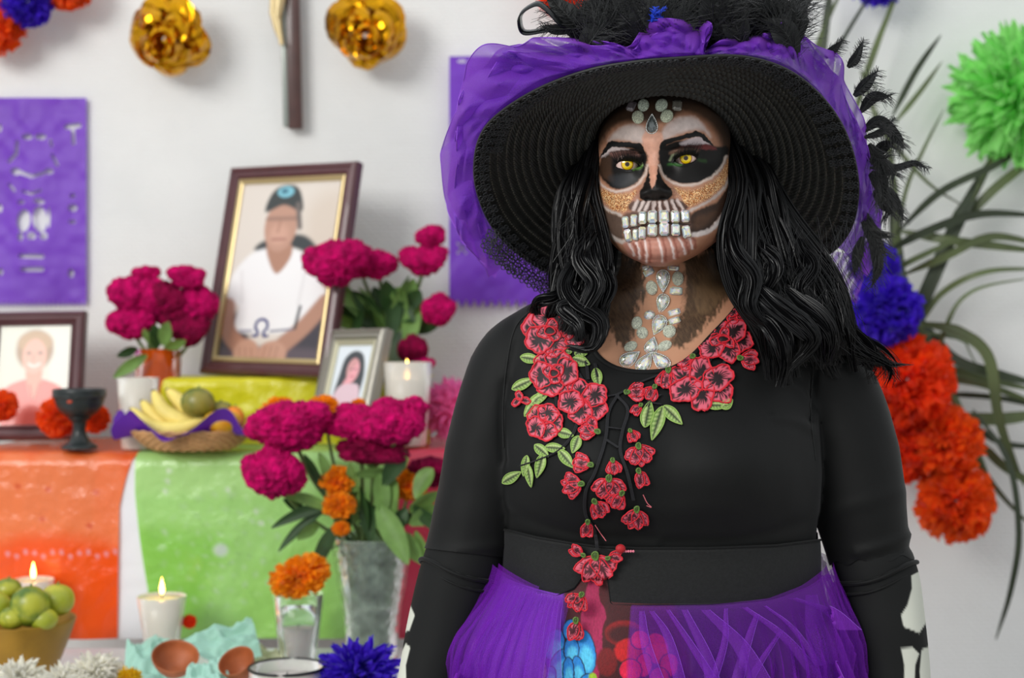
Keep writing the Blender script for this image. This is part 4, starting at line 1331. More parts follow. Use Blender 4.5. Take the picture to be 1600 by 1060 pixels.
# the viewer's-left half is doubled, folds lie over the darker half
net_layer(.014, .016, 21, 2.0, (-1.9, th_at(872)), net3, 'net_overskirt') if False else None
def cast_skirt(px, py, off):
    h = cast(skirt_bvh, px, py, 0)
    return (h[0] + (0, -off, 0)) if h else at(px, py, 1.50)
me_ = skirt.data
vv = np.empty(len(me_.vertices) * 3, np.float32); me_.vertices.foreach_get('co', vv)
vv = vv.reshape(-1, 3) + np.array(person['_o'])
skirt_bvh = BVHTree.FromPolygons([Vector(v) for v in vv], [tuple(p_.vertices) for p_ in me_.polygons])
sk_r = np.random.RandomState(8)
fedge = mat('net_fold_edge', (150, 86, 214), .6)
strips = [([(1015, 950), (1040, 990), (1062, 1075)], 12), ([(1040, 948), (1075, 1000), (1122, 1075)], 10), ([(1098, 948), (1150, 1000), (1190, 1075)], 24), ([(1158, 944), (1220, 990), (1290, 1075)], 15), ([(1190, 942), (1232, 975), (1270, 1030)], 8),
          ([(1232, 930), (1290, 950), (1328, 985)], 22), ([(1178, 955), (1158, 1010), (1140, 1075)], 13), ([(1216, 980), (1180, 1030), (1150, 1075)], 10), ([(1262, 925), (1270, 990), (1300, 1075)], 30), ([(1000, 950), (1006, 1000), (1030, 1075)], 14), ([(1130, 946), (1126, 1000), (1100, 1075)], 9), ([(1066, 948), (1100, 1020), (1110, 1075)], 16)]
for i in range(16):
    x = 790 + 84 * i / 15
    strips.append(([(x, 908 + (x - 790) * .30), (x - 12 - 26 * (1 - i / 15) + sk_r.uniform(-6, 6), 980), (x - 18 - 62 * (1 - i / 15) + sk_r.uniform(-8, 8), 1075)], sk_r.uniform(8, 20)))
for pts, w_ in strips:
    C = catmull(pts, 26)
    V = []
    for sg in (-1, -.5, 0, .5, 1):
        grow = (.35 + .65 * np.linspace(0, 1, 26))
        V.append([cast_skirt(c_[0] + sg * w_ * .85 * g_, c_[1], .030 + .0035 * (1 - sg * sg) * (.3 + g_) - .018 * (1 - g_)) for c_, g_ in zip(C, grow)])
    V = np.array(V)
    m = MB(); m.grid(V); fo_ = m.build('net_fold', net3, person)
    m = MB(); m.tubes(V[4], .00022, 4); m.build('fold_edge', fedge, fo_)
# gathered puff standing out at each hip
for pts, sd in (([(1283, 915), (1292, 903), (1305, 905), (1318, 925), (1335, 970)], 2),):
    A = catmull(pts, 40)
    V = []
    for j in range(14):
        t = j / 13
        V.append([at(x + (1 if sd == 2 else -1) * (-24 * t) + 3 * math.sin(j * 1.7 + i * .2), y + 4 * math.sin(j + i * .15), 1.64 - .03 * math.sin(PI * t * .8) + .006 * math.sin(j * 2.2 + i * .1)) for i, (x, y) in enumerate(A)])
    m = MB(); m.grid(np.array(V)); m.build('net_puff', net2, person)

# ================================================================= crystals on the skin
IR = [(226, 240, 232), (250, 236, 220), (214, 230, 250), (244, 226, 240), (236, 250, 236), (255, 250, 200)]
def frame_of(nor, ang):
    n = nor / np.linalg.norm(nor)
    r = np.cross(n, (0, 0, 1.)); r = -r / np.linalg.norm(r)      # roughly +x in the picture
    if r[0] < 0: r = -r
    u_ = np.cross(r, n); u_ = u_ if u_[2] > 0 else -u_
    c, s_ = math.cos(ang), math.sin(ang)
    return r * c + u_ * s_, -r * s_ + u_ * c, n
gr = np.random.RandomState(11)
def place2d(P2, pos, fr, pxs):
    r, u_, n = fr
    return pos + P2[..., :1] * pxs * r + P2[..., 1:2] * pxs * u_ + P2[..., 2:3] * pxs * n
def outline(kind, n):
    th = np.linspace(0, 2 * PI, n, endpoint=False)
    if kind == 'cut':     # rectangle with cut corners
        pts = np.array([(.62, 1), (1, .72), (1, -.72), (.62, -1), (-.62, -1), (-1, -.72), (-1, .72), (-.62, 1)])
        return pts
    if kind == 'drop':
        x = np.sin(th) * (1 - .0) * np.sin(th / 2 + .0) ** 1.1
        return np.stack([x * 1.15, np.cos(th) * 1.0], 1)
    return np.stack([np.sin(th), np.cos(th)], 1)
def crystal(name, kind, px, py, wpx, hpx, ang=0.0, bvh=None, glit=False, rim=False, par=None, tint=None, hgt=.55):
    h = cast(bvh or skin_bvh, px, py, .0002)
    if h is None: return
    pos, nor = h
    nor = nor / np.linalg.norm(nor) + np.array([0, -.6, 0]); nor /= np.linalg.norm(nor)
    fr = frame_of(nor, ang)
    pxs = pos[1] / F
    O = outline(kind, 20 if kind != 'cut' else 8) * (wpx / 2, hpx / 2)
    H = min(wpx, hpx) * hgt * .5
    m = MB()
    levels = [(1.0, -.4), (1.0, .25), (.80, .75), (.52, 1.0)]
    if glit:
        levels = [(1.0, -.4), (1.0, .3), (.9, .6), (.7, .85), (.4, 1.0), (.15, 1.03)]
    rings = [np.concatenate([O * k, np.full((len(O), 1), z * H)], 1) for k, z in levels]
    n = len(O)
    base = lin((205, 214, 200) if tint is None else tint)
    # separate facets so each takes its own colour, with iridescent glints put into it
    for a, b in zip(rings[:-1], rings[1:]):
        for i in range(n):
            j = (i + 1) % n
            c = lin(IR[gr.randint(6)]) * (gr.uniform(.45, 1.0) if not glit else gr.uniform(.6, .9)) if tint is None else base * gr.uniform(.5, 1.3)
            if glit: c = base * gr.uniform(.75, 1.05)
            m.add(place2d(np.array([a[i], a[j], b[j], b[i]]), pos, fr, pxs), [(0, 1, 2, 3)], None, c)
    top = rings[-1]; cen = np.array([[0, 0, levels[-1][1] * H]])
    for i in range(n):
        j = (i + 1) % n
        c = base * (gr.uniform(.8, 1.1) if not glit else gr.uniform(.8, 1.05)) if tint is not None or glit else lin(IR[gr.randint(6)]) * gr.uniform(.75, 1.0)
        m.add(place2d(np.vstack([top[i], top[j], cen]), pos, fr, pxs), None, [(0, 1, 2)], c)
    o = m.build(name, M['glitter'] if glit else M['gem'], par or person, smooth=False)
    if rim:
        k = 30
        Oo = np.array(catmull(np.vstack([outline(kind, 40) * (wpx / 2 + 1.6, hpx / 2 + 1.6)]), k, True))
        V = place2d(np.concatenate([Oo, np.full((k, 1), H * .35)], 1), pos, fr, pxs)
        m = MB()
        for v in V: m.sphere(v, 1.25 * pxs, 8, 6)
        m.tubes(np.vstack([V, V[:1]]) - nor * .0004, .9 * pxs, 6, caps=False)
        m.build('beaded_setting', M['silver'], o)
    return o
Z1 = lambda x, y: (900 + x / 3.654, 130 + y / 3.654)
Z2 = lambda x, y: (900 + x / 4.706, 380 + y / 4.706)
for x, y, w, h, a, k, gl_, rm, tn in [
    (318, 132, 15, 17, -.35, 'cut', False, False, (120, 112, 118)), (386, 128, 18, 21, .15, 'oval', True, False, (214, 226, 208)),
    (488, 128, 19, 22, -.45, 'oval', True, False, (214, 226, 208)), (577, 128, 15, 18, -.1, 'cut', False, False, (120, 116, 108)),
    (355, 196, 19, 22, .35, 'oval', True, False, (220, 226, 200)), (518, 190, 19, 22, -.6, 'oval', True, False, (220, 228, 202)),
    (434, 234, 17, 28, 0, 'drop', False, True, (90, 98, 98))]:
    X_, Y_ = Z1(x, y)
    crystal('rhinestone', k, X_, Y_, w, h, a, None, gl_, rm, None, tn)
for x, y, w, h, a in [(285, 795, 12, 19, .05), (332, 785, 12, 19, -.05), (381, 770, 13, 20, 0), (437, 764, 15, 20, 0), (502, 764, 16, 21, .03), (566, 763, 14, 20, 0), (622, 760, 14, 20, .05),
                      (299, 870, 13, 20, .15), (342, 866, 10, 18, -.05), (379, 855, 12, 19, -.05), (437, 840, 15, 20, 0), (504, 834, 15, 21, 0), (568, 838, 14, 19, 0), (629, 850, 14, 20, .2)]:
    X_, Y_ = Z1(x, y)
    crystal('tooth_crystal', 'cut', X_, Y_, w, h, a, head_bvh, hgt=.75)
for x, y, w, h, a, k, gl_, rm in [
    (536, 214, 17, 12, .5, 'cut', 0, 0), (640, 280, 20, 32, 3.14, 'drop', 0, 1), (748, 262, 18, 23, 0, 'oval', 1, 0), (556, 330, 18, 23, .2, 'oval', 1, 0), (735, 352, 20, 13, -.05, 'cut', 0, 0),
    (520, 180, 15, 8, .2, 'cut', 0, 0), (715, 186, 18, 8, -.1, 'cut', 0, 0),
    (634, 448, 19, 28, 2.9, 'drop', 0, 1), (722, 512, 20, 11, .3, 'cut', 0, 0), (722, 574, 20, 11, .35, 'cut', 0, 0), (540, 532, 18, 16, .4, 'oval', 0, 0),
    (604, 608, 22, 31, 2.7, 'drop', 0, 1), (447, 590, 17, 22, -.2, 'oval', 1, 0), (487, 663, 18, 20, 0, 'oval', 1, 0), (686, 652, 20, 22, -.6, 'oval', 1, 0),
    (556, 755, 20, 25, -.3, 'drop', 0, 1), (402, 762, 22, 16, .5, 'oval', 1, 0), (652, 758, 24, 16, .5, 'oval', 1, 0),
    (398, 850, 22, 32, -.95, 'drop', 0, 1), (506, 880, 22, 34, -.55, 'drop', 0, 1), (618, 864, 22, 33, .75, 'drop', 0, 1)]:
    X_, Y_ = Z2(x, y)
    crystal('neck_crystal', k, X_, Y_, w, h, a, None, bool(gl_), bool(rm), None, (228, 234, 214) if gl_ else None, hgt=.5)

# ================================================================= floral applique collar
app = empty('floral_applique', at(960, 640, 1.52), 'long red rose and green leaf embroidered applique draped over the black top', 'embroidery')
PK, RD, DR, GN = (212, 92, 112), (204, 24, 44), (30, 8, 14), (158, 180, 108)
def on_shirt(px, py, off):
    h = cast(shirt_bvh, px, py, off)
    if h is None: h = cast(skin_bvh, px, py, off)
    if h is None:
        return at(px, py, 1.56)
    # stand off along the view-facing mean normal
    return h[0]
def draped(P2, lift):
    """P2 (...,2) pixels -> points on the garment, lift in metres"""
    sh = P2.shape[:-1]
    A, Lf = P2.reshape(-1, 2), np.broadcast_to(lift, sh).ravel()
    out = np.array([on_shirt(x, y, 0.0012) for x, y in A])
    out[:, 1] -= Lf + .011 * ss(834, 846, A[:, 1]) + .022 * ss(900, 915, A[:, 1])
    return out.reshape(*sh, 3)
def petal(m, cx, cy, rx, ry, ang, scal=5, lift=.002, c_in=DR, c_mid=PK, c_rim=RD, th_n=34, seed=0, rimw=1.5, thr=16):
    rs = np.random.RandomState(seed)
    th = np.linspace(0, 2 * PI, th_n, endpoint=False)
    ph = rs.rand() * 6
    ro = 1 + .07 * np.sin(th * scal + ph) + .03 * np.sin(th * (scal * 2 + 1))
    rr = np.array([0, .25, .5, .68, .84, 1.0])
    c, s_ = math.cos(ang), math.sin(ang)
    lx, ly = rx * ro * np.cos(th), ry * ro * np.sin(th)
    P2 = np.stack([cx + rr[:, None] * (lx * c - ly * s_), cy + rr[:, None] * (lx * s_ + ly * c)], -1)
    V = draped(P2, lift + .0014 * (1 - rr[:, None] ** 2) + np.zeros((1, th_n)))
    cols = np.zeros((len(rr), th_n, 3))
    for i, r in enumerate(rr):
        for j in range(th_n):
            k = (j + (i % 2)) % 2 if r < .9 else 0
            if r <= .3: cc = c_in
            elif r < .6: cc = c_mid if k and rs.rand() > .4 else c_in
            elif r < .9: cc = c_mid if rs.rand() > .3 else c_in
            else: cc = c_rim
            cols[i, j] = lin(cc)
    m.grid(V, False, True, cols.reshape(-1, 3))
    ring = np.vstack([V[-1], V[-1][:1]])
    ring[:, 1] -= .0008
    m.tubes(ring, rimw * .00068, 6, caps=False, col=lin(c_rim))
T3 = lambda x, y: (760 + x / 2.3565, 450 + y / 2.3565)
def rose(x, y, rx, ry, ang, n, seed, centre=True, name='rose'):
    px, py = T3(x, y)
    k = 1 / 2.3565
    m = MB(); rs = np.random.RandomState(seed)
    for i in range(n):
        a = ang + 2 * PI * i / n
        petal(m, px + rx * k * .55 * math.cos(a), py + ry * k * .55 * math.sin(a), rx * k * .50, ry * k * (.60 if n > 3 else .45), a + rs.uniform(-.2, .2), 5, .002 + .0008 * (i % 3), seed=seed * 10 + i)
    if centre:
        for i in range(3):
            a = ang + .5 + 2 * PI * i / 3
            petal(m, px + rx * k * .18 * math.cos(a), py + ry * k * .18 * math.sin(a), rx * k * .30, ry * k * .26, a, 4, .0045, seed=seed * 10 + 50 + i, th_n=24)
        petal(m, px, py, rx * k * .2, ry * k * .18, 0, 3, .0062, c_in=(12, 6, 8), c_mid=(60, 12, 22), seed=seed + 99, th_n=18)
    m.build(name, M['thread'], app)
for x, y, rx, ry, a, n, c_ in [(235, 160, 98, 84, .3, 6, 1), (330, 160, 50, 60, .2, 4, 0), (250, 315, 84, 82, .9, 6, 1), (360, 420, 90, 70, .6, 5, 0), (215, 495, 64, 66, .1, 5, 0), (128, 412, 36, 26, .3, 3, 0),
                               (918, 55, 42, 36, .4, 4, 1), (918, 105, 34, 34, .9, 4, 0), (868, 190, 106, 66, .2, 6, 1), (790, 355, 124, 72, .5, 6, 0), (925, 70, 38, 30, 1.2, 3, 0)]:
    rose(x, y, rx, ry, a, n, int(x + y), bool(c_))
def blossom(x, y, r, ang, n=3, name='blossom', conv=T3, k=1 / 2.3565):
    """small trumpet flower: petals fan out from the calyx; ang is the direction of the mouth"""
    px, py = conv(x, y) if conv else (x, y)
    m = MB()
    for i in range(n):
        a = ang + (i - (n - 1) / 2) * .62
        petal(m, px + r * k * .42 * math.cos(a), py + r * k * .42 * math.sin(a), r * k * .62, r * k * .36, a, 4, .002 + .0006 * (i % 2), c_in=(70, 12, 26), seed=int(x * 3 + y + i), th_n=26, rimw=1.2)
    b = m.build(name, M['thread'], app)
    g = MB()
    petal(g, px - r * k * .28 * math.cos(ang), py - r * k * .28 * math.sin(ang), r * k * .2, r * k * .15, ang, 3, .004, (60, 84, 34), (104, 136, 56), (86, 116, 46), 16, 1)
    g.build('calyx', M['thread'], b)
D = math.radians
for x, y, r, a, n in [(945, 262, 52, 10, 3), (745, 260, 48, 150, 3), (665, 318, 54, 100, 3), (612, 375, 42, 120, 3), (530, 385, 50, 0, 3), (560, 440, 34, 130, 2), (395, 525, 52, 200, 4), (370, 648, 50, 190, 3),
                      (335, 722, 54, 170, 4), (465, 645, 40, 80, 3), (450, 716, 62, 90, 5), (405, 795, 50, 60, 3), (372, 870, 44, 95, 2), (532, 535, 34, 60, 3), (560, 598, 56, 80, 5), (562, 685, 48, 70, 2),
                      (490, 765, 48, 120, 3), (550, 828, 56, 95, 4), (400, 1000, 78, 85, 5), (345, 970, 40, 210, 2), (455, 985, 40, -10, 2)]:
    blossom(x, y, r, D(a), n)
blossom(903, 925, 21, D(120), 4, conv=None, k=1)
blossom(897, 966, 24, D(92), 2, conv=None, k=1)
def leaf(x, y, L_, w, ang, conv=T3, k=1 / 2.3565):
    px, py = conv(x, y) if conv else (x, y)
    m = MB()
    t = np.linspace(0, 1, 16)
    wd = w * k * np.sin(PI * t ** .8) ** .9 + .3
    c, s_ = math.cos(ang), math.sin(ang)
    V2_ = []
    for sgn in (-1, -.5, 0, .5, 1):
        lx = (t - .5) * L_ * k; ly = sgn * wd / 2
        V2_.append(np.stack([px + lx * c - ly * s_, py + lx * s_ + ly * c], -1))
    P2 = np.array(V2_)
    V = draped(P2, np.array([.001, .0026, .0016, .0026, .001])[:, None] + np.zeros((1, 16)))
    cols = np.tile(lin(GN), (5, 16, 1)); cols[2] = lin((36, 46, 24)); cols[0] = cols[4] = lin((120, 156, 70))
    cols[1, ::2] = lin((176, 196, 128)); cols[3, 1::2] = lin((100, 132, 60))
    m.grid(V, False, False, cols.reshape(-1, 3))
    edge = np.vstack([V[0], V[4][::-1]]); edge[:, 1] -= .0008
    m.tubes(edge, .0007, 5, caps=False, col=lin((140, 172, 84)))
    m.build('leaf', M['thread'], app)
for x, y, L_, w, a in [(165, 262, 76, 34, 10), (355, 235, 62, 36, -20), (350, 272, 66, 38, 20), (408, 332, 70, 36, 80), (138, 355, 90, 36, -25), (178, 425, 120, 34, -55), (195, 408, 90, 34, -30), (96, 698, 80, 36, -30),
                       (146, 655, 76, 28, 100), (160, 690, 88, 28, 80), (200, 655, 90, 36, 105), (206, 600, 66, 34, 40), (255, 590, 72, 32, 5), (296, 630, 84, 36, 50), (292, 538, 62, 34, 15), (330, 578, 66, 36, 110),
                       (592, 466, 100, 46, -78), (628, 500, 130, 46, 108), (686, 470, 96, 42, 45), (850, 435, 84, 30, 0), (885, 430, 50, 34, -40), (244, 58, 46, 34, 30), (290, 238, 50, 30, 0), (236, 72, 40, 24, -60)]:
    leaf(x, y, L_, w, D(a))
def stem(pts, r=2.6, nm='stem'):
    P2 = catmull([T3(*q_) for q_ in pts], max(14, 8 * len(pts)))
    V = draped(P2, .0016)
    m = MB()
    for s_ in (-1, 0, 1):
        W_ = V.copy(); W_[:, 0] += s_ * .0011; m.tubes(W_, .00085, 6)
    m.build(nm, M['cord'], app)
for pts in ([(330, 300), (360, 350), (375, 400), (340, 490), (318, 545), (270, 600), (200, 632), (130, 655)], [(640, 320), (560, 352), (490, 390), (445, 402)], [(484, 395), (450, 460), (438, 560), (400, 680), (368, 745), (366, 830), (398, 890), (406, 950)],
            [(480, 398), (520, 450), (500, 530), (492, 600), (520, 690), (540, 780)], [(444, 515), (500, 522)], [(440, 560), (486, 590)], [(255, 380), (262, 440)], [(368, 270), (376, 340)], [(640, 395), (600, 420), (640, 430)],
            [(800, 240), (780, 280)], [(840, 240), (810, 285)], [(890, 245), (870, 285)], [(400, 280), (412, 330)], [(610, 390), (590, 440)]):
    stem(pts)
# loose threads, bead row at the waist
for pts in ([(575, 760), (590, 790), (606, 806), (588, 800)], [(400, 870), (420, 900), (438, 925)], [(362, 880), (354, 915)]):
    V = draped(catmull([T3(*q_) for q_ in pts], 14), .003); m = MB(); m.tubes(V, .0005, 5, col=lin((220, 110, 120))); m.build('loose_thread', M['thread'], app)
for i in range(6):
    V = draped(np.array([T3(492 + i * 9, 962)]), .003)[0]; m = MB(); m.sphere(V, .0015, 8, 6, col=lin((220, 120, 140))); m.build('bead', M['thread'], app)
V = draped(np.array([T3(490, 952)]), .004)[0]; m = MB(); m.sphere(V, (.0055, .004, .0050), 14, 10, col=lin((170, 14, 26))); m.build('red_knot', M['thread'], app)
# shoulder seams of the top
for pts in ([(836, 480), (806, 512), (792, 570), (786, 640), (787, 700)], [(1255, 500), (1270, 560), (1266, 640), (1274, 720)]):
    V = hug(catmull(pts, 60), shirt_bvh, .0004); m = MB(); m.tubes(V, .0008, 6); m.build('shoulder_seam', M['elastic'], shirt)
# ================================================================= hair
hr = np.random.RandomState(21)
strands_P, strands_R, core_P, core_R = [], [], [], []
def lock(pts, r0, n, wave=0.0, wl=5.0, core=True, tip=.25, K=26, frizz=1.0):
    """pts (px,py,Y); r0 lock radius in pixels"""
    C = catmull(pts, K)
    t = np.linspace(0, 1, K)
    ph = hr.rand() * 6
    env = ss(0, .25, t)
    C[:, 0] += wave * env * np.sin(t * wl * PI + ph)
    P = np.stack([(C[:, 0] - 800) / F * C[:, 2], C[:, 2], CZ - (C[:, 1] - 530) / F * C[:, 2]], 1)
    P[:, 1] += wave * .0006 * env * np.cos(t * wl * PI + ph)
    R = r0 / F * 1.55 * (.55 + .75 * np.sin(PI * np.clip(t * .9 + .08, 0, 1))) * (1 - (1 - tip) * t ** 4)
    if core:
        core_P.append(P); core_R.append(R * .74)
    T = np.gradient(P, axis=0); T /= np.linalg.norm(T, axis=1, keepdims=True)
    A = np.cross(T, (0, 1., 0)); A /= np.linalg.norm(A, axis=1, keepdims=True); B = np.cross(A, T)
    for _ in range(n):
        a0 = hr.rand() * 2 * PI; rr = R * np.sqrt(hr.uniform(.35, 1.15))
        a = a0 + t * hr.uniform(-1.6, 1.6)
        fz = hr.randn(2) * .0016 * frizz
        S_ = P + (rr * np.cos(a))[:, None] * A + (rr * .75 * np.sin(a))[:, None] * B
        S_ = S_ + np.outer(t ** 2, (fz[0] * 1.6, fz[1] * .6, 0))
        S_ = S_ + np.outer(np.sin(t * hr.uniform(6, 14) + hr.rand() * 6) * t, (hr.randn() * .0004, hr.randn() * .0003, 0))
        strands_P.append(S_)
        strands_R.append(np.full(K, .00034) * (1 - .7 * t ** 3))
# viewer's right: from the temple down over the shoulder
for k in range(30):
    w_ = k / 29
    d_ = hr.uniform(-1, 1)
    Yf = 1.565 + .06 * w_ + hr.uniform(-.012, .02)
    lock([(1128 + 34 * w_, 188 + 40 * w_, 1.60 + .05 * w_), (1150 + 58 * w_, 285, Yf + .01), (1150 + 100 * w_ + d_ * 8, 370, Yf - .005), (1165 + 128 * w_ + d_ * 10, 450, Yf - .015), (1192 + 140 * w_ + d_ * 10, 520, Yf - .018), (1205 + 150 * w_ + d_ * 12, 585 - 18 * w_ + 20 * hr.uniform(-1, 1), Yf - .004)],
         13, 130, 9, hr.uniform(2.2, 3.6))
# big front curls on that side
for (pts, r_) in [([(1140, 330, 1.56), (1150, 385, 1.545), (1175, 430, 1.535), (1168, 475, 1.53), (1190, 515, 1.53)], 12),
                  ([(1165, 440, 1.55), (1205, 470, 1.53), (1250, 505, 1.525), (1262, 545, 1.53), (1240, 575, 1.535)], 13),
                  ([(1175, 490, 1.55), (1195, 505, 1.535), (1222, 535, 1.53), (1232, 570, 1.535), (1222, 600, 1.54)], 12),
                  ([(1230, 455, 1.55), (1275, 490, 1.535), (1300, 530, 1.54), (1290, 575, 1.555)], 13),
                  ([(1250, 380, 1.58), (1262, 420, 1.56), (1256, 455, 1.55), (1290, 500, 1.55)], 11),
                  ([(1180, 385, 1.56), (1212, 400, 1.545), (1208, 440, 1.54), (1196, 470, 1.545)], 10)]:
    for j in range(2):
        lock([(x + hr.uniform(-7, 7), y + hr.uniform(-7, 7), Y + .006 * j) for x, y, Y in pts], r_, 130, 3, 3)
# thin tips past the shoulder
for k in range(16):
    x0 = 1335 + hr.uniform(-25, 15)
    lock([(1255 + hr.uniform(-20, 20), 430, 1.62), (1300 + hr.uniform(-15, 15), 480, 1.60), (x0, 525 + hr.uniform(-15, 15), 1.60), (1372 + hr.uniform(-20, 15), 558 + hr.uniform(-20, 20), 1.61), (1378 + hr.uniform(-30, 42), 588 + hr.uniform(-25, 22), 1.62)], 7, 16, 4, 3, core=k < 8, tip=.05, frizz=2)
# viewer's left
for k in range(22):
    w_ = k / 21
    d_ = hr.uniform(-1, 1)
    Yf = 1.57 + .05 * w_ + hr.uniform(-.012, .02)
    lock([(938 - 16 * w_, 205 + 30 * w_, 1.60 + .05 * w_), (922 - 30 * w_, 290, Yf), (926 - 46 * w_ + d_ * 6, 360, Yf - .008), (938 - 62 * w_ + d_ * 8, 420, Yf - .014), (930 - 60 * w_ + d_ * 8, 480, Yf - .018), (925 - 60 * w_ + d_ * 10, 535 - 25 * w_ + hr.uniform(-14, 8), Yf - .008)],
         11, 120, 7, hr.uniform(2.2, 3.6))
for (pts, r_) in [([(925, 360, 1.56), (912, 405, 1.545), (925, 445, 1.535), (908, 490, 1.53), (915, 525, 1.535)], 11),
                  ([(905, 400, 1.56), (885, 440, 1.545), (900, 475, 1.53), (935, 500, 1.525), (925, 540, 1.525), (890, 545, 1.53)], 10),
                  ([(900, 450, 1.55), (862, 462, 1.545), (840, 470, 1.55), (835, 490, 1.56)], 7),
                  ([(915, 470, 1.54), (880, 478, 1.53), (895, 505, 1.52), (905, 530, 1.52)], 8),
                  ([(940, 395, 1.56), (950, 430, 1.55), (945, 470, 1.545), (940, 505, 1.54)], 9)]:
    for j in range(2):
        lock([(x + hr.uniform(-5, 5), y + hr.uniform(-5, 5), Y + .006 * j) for x, y, Y in pts], r_, 110, 3, 3)
# behind the neck
for side in (-1, 1):
    for k in range(12):
        w_ = k / 11
        c0, c1 = (955, 900) if side < 0 else (1120, 1190)
        x = c0 + (c1 - c0) * w_
        lock([(x, 230, 1.66), (x, 330, 1.665), (x + side * 10, 420, 1.67), (x + side * 14, 478, 1.70 if abs(x - 1040) < 120 else 1.64)], 13, 40, 3, 3, K=16)
for k in range(260):          # fly-aways
    sd = hr.rand() < .6
    a = (1160 + 180 * hr.rand(), 330 + 150 * hr.rand()) if sd else (880 + 50 * hr.rand(), 300 + 170 * hr.rand())
    L_ = hr.uniform(50, 120)
    C = catmull([(a[0], a[1], 1.56), (a[0] + hr.uniform(-16, 16), a[1] + L_ * .5, 1.545), (a[0] + hr.uniform(-16, 16) + (24 if sd else -12), a[1] + L_, 1.55)], 26)
    strands_P.append(np.array([at(*c) for c in C])); strands_R.append(np.full(26, .0002))
m = MB()
by = {}
for P, R in zip(strands_P, strands_R): by.setdefault(len(P), []).append((P, R))
for K, L_ in by.items():
    P = np.array([a for a, b in L_]); R = np.array([b for a, b in L_]) * 1.25
    T = np.gradient(P, axis=1); nrm_ = hr.randn(len(P), 1, 3) * .6 + np.array([0, 1., 0])
    A = np.cross(T, nrm_); A /= np.linalg.norm(A, axis=2, keepdims=True) + 1e-12
    V = np.stack([P - A * R[..., None], P + A * R[..., None]], 2)
    I = np.arange(V[..., 0].size).reshape(len(P), K, 2)
    q = np.stack([I[:, :-1, 0], I[:, 1:, 0], I[:, 1:, 1], I[:, :-1, 1]], -1).reshape(-1, 4)
    m.add(V.reshape(-1, 3), q)
hair = m.build('hair', M['hair'], person)
m = MB()
for P, R in zip(core_P, core_R):
    m.tubes(P, R, 10)
# scalp cap beneath
X0, Y0, Z0 = HEAD0
cap = np.stack([X0, Y0, Z0], -1)[:, ::5]
cen = np.array([at(1038, 240, 1.63)[0], 1.635, zat(240, 1.6)])
capv = cen + (cap - cen) * 1.06
keep_r = (pyr < 330)
capb = capv[keep_r]
th_c = s[::5]
cols_ = np.abs(th_c) > 1.35
I = np.where(cols_)[0]
lo_, hi_ = I[th_c[I] > 0], I[th_c[I] < 0]
order = np.concatenate([lo_, hi_])
m.grid(capb[:, order][::4])
m.build('hair_underlayer', M['hair_core'], hair)

# ================================================================= hat
HP = [((1050, 92, 1.41), (1040, 149, 1.505)), ((1150, 88, 1.42), (1075, 153, 1.512)), ((1220, 105, 1.45), (1105, 165, 1.53)), ((1272, 140, 1.49), (1128, 185, 1.555)),
      ((1312, 190, 1.54), (1143, 208, 1.58)), ((1335, 250, 1.60), (1152, 235, 1.61)), ((1340, 310, 1.66), (1152, 262, 1.64)), ((1325, 365, 1.72), (1140, 285, 1.67)),
      ((1285, 402, 1.78), (1120, 300, 1.70)), ((1200, 425, 1.84), (1085, 310, 1.73)), ((1040, 440, 1.88), (1040, 315, 1.745)), ((950, 448, 1.86), (1000, 310, 1.73)),
      ((872, 432, 1.80), (965, 300, 1.70)), ((815, 400, 1.75), (945, 285, 1.67)), ((770, 355, 1.70), (932, 262, 1.64)), ((746, 300, 1.65), (927, 238, 1.61)),
      ((742, 250, 1.60), (930, 215, 1.59)), ((755, 205, 1.55), (938, 195, 1.57)), ((790, 170, 1.50), (952, 178, 1.55)), ((850, 135, 1.46), (972, 163, 1.53)),
      ((920, 110, 1.43), (995, 155, 1.515)), ((985, 98, 1.415), (1018, 150, 1.507))]
OUT = np.array([at(*a) for a, b in HP]); INN = np.array([at(*b) for a, b in HP])
hat_o = (float(INN[:, 0].mean()), float(INN[:, 1].mean()), float(INN[:, 2].mean()))
hat = empty('hat', hat_o, 'wide black woven straw hat with purple net and feathers on her head', 'hat')
NA, NR, ROWS = 1400, 140, 15
Oc, Ic = catmull(OUT, NA, True), catmull(INN, NA, True)
def brim(rr, idx=slice(None), off=0.0, fine=True):
    """rr (n,) 0 inner .. 1 outer; returns points and the downward normal"""
    rr = np.atleast_1d(rr)
    O, I_ = Oc[idx], Ic[idx]
    P = I_[None] * (1 - rr[:, None, None]) + O[None] * rr[:, None, None]
    P[..., 2] += .011 * np.sin(PI * rr)[:, None]
    r_dir = O - I_
    t_dir = (np.roll(Oc, -3, 0) - np.roll(Oc, 3, 0))[idx]
    nn = np.cross(t_dir, r_dir); nn /= np.linalg.norm(nn, axis=1, keepdims=True)
    nn = np.where(nn[:, 2:3] > 0, -nn, nn)
    return P, nn
rr = np.linspace(0, 1, NR)
P, nn = brim(rr)
arc = np.concatenate([[0], np.cumsum(np.linalg.norm(np.diff(Oc, axis=0), axis=1))])
row = rr * ROWS
stitch = arc / .0072
ri = np.floor(row)
prof = np.abs(np.sin(PI * row)) ** .6
knot = .5 + .5 * np.cos(2 * PI * (stitch[None, :] * (.45 + .55 * rr[:, None]) + .5 * (ri[:, None] % 2)))
Hh = .0030 * prof[:, None] * (.30 + .70 * knot) + .0004 * vnoise(P, 500)
V = P + nn[None] * Hh[..., None]
c_ = np.zeros((NR, NA, 3)) + lin((32, 33, 31))
c_ *= (.8 + .3 * vnoise(P, 120))[..., None]
thr_line = (np.abs((row % 1) - .03) < .07)[:, None] & (np.sin(2 * PI * stitch * 1.6)[None, :] > -.1)
c_[thr_line] = lin((104, 100, 90))
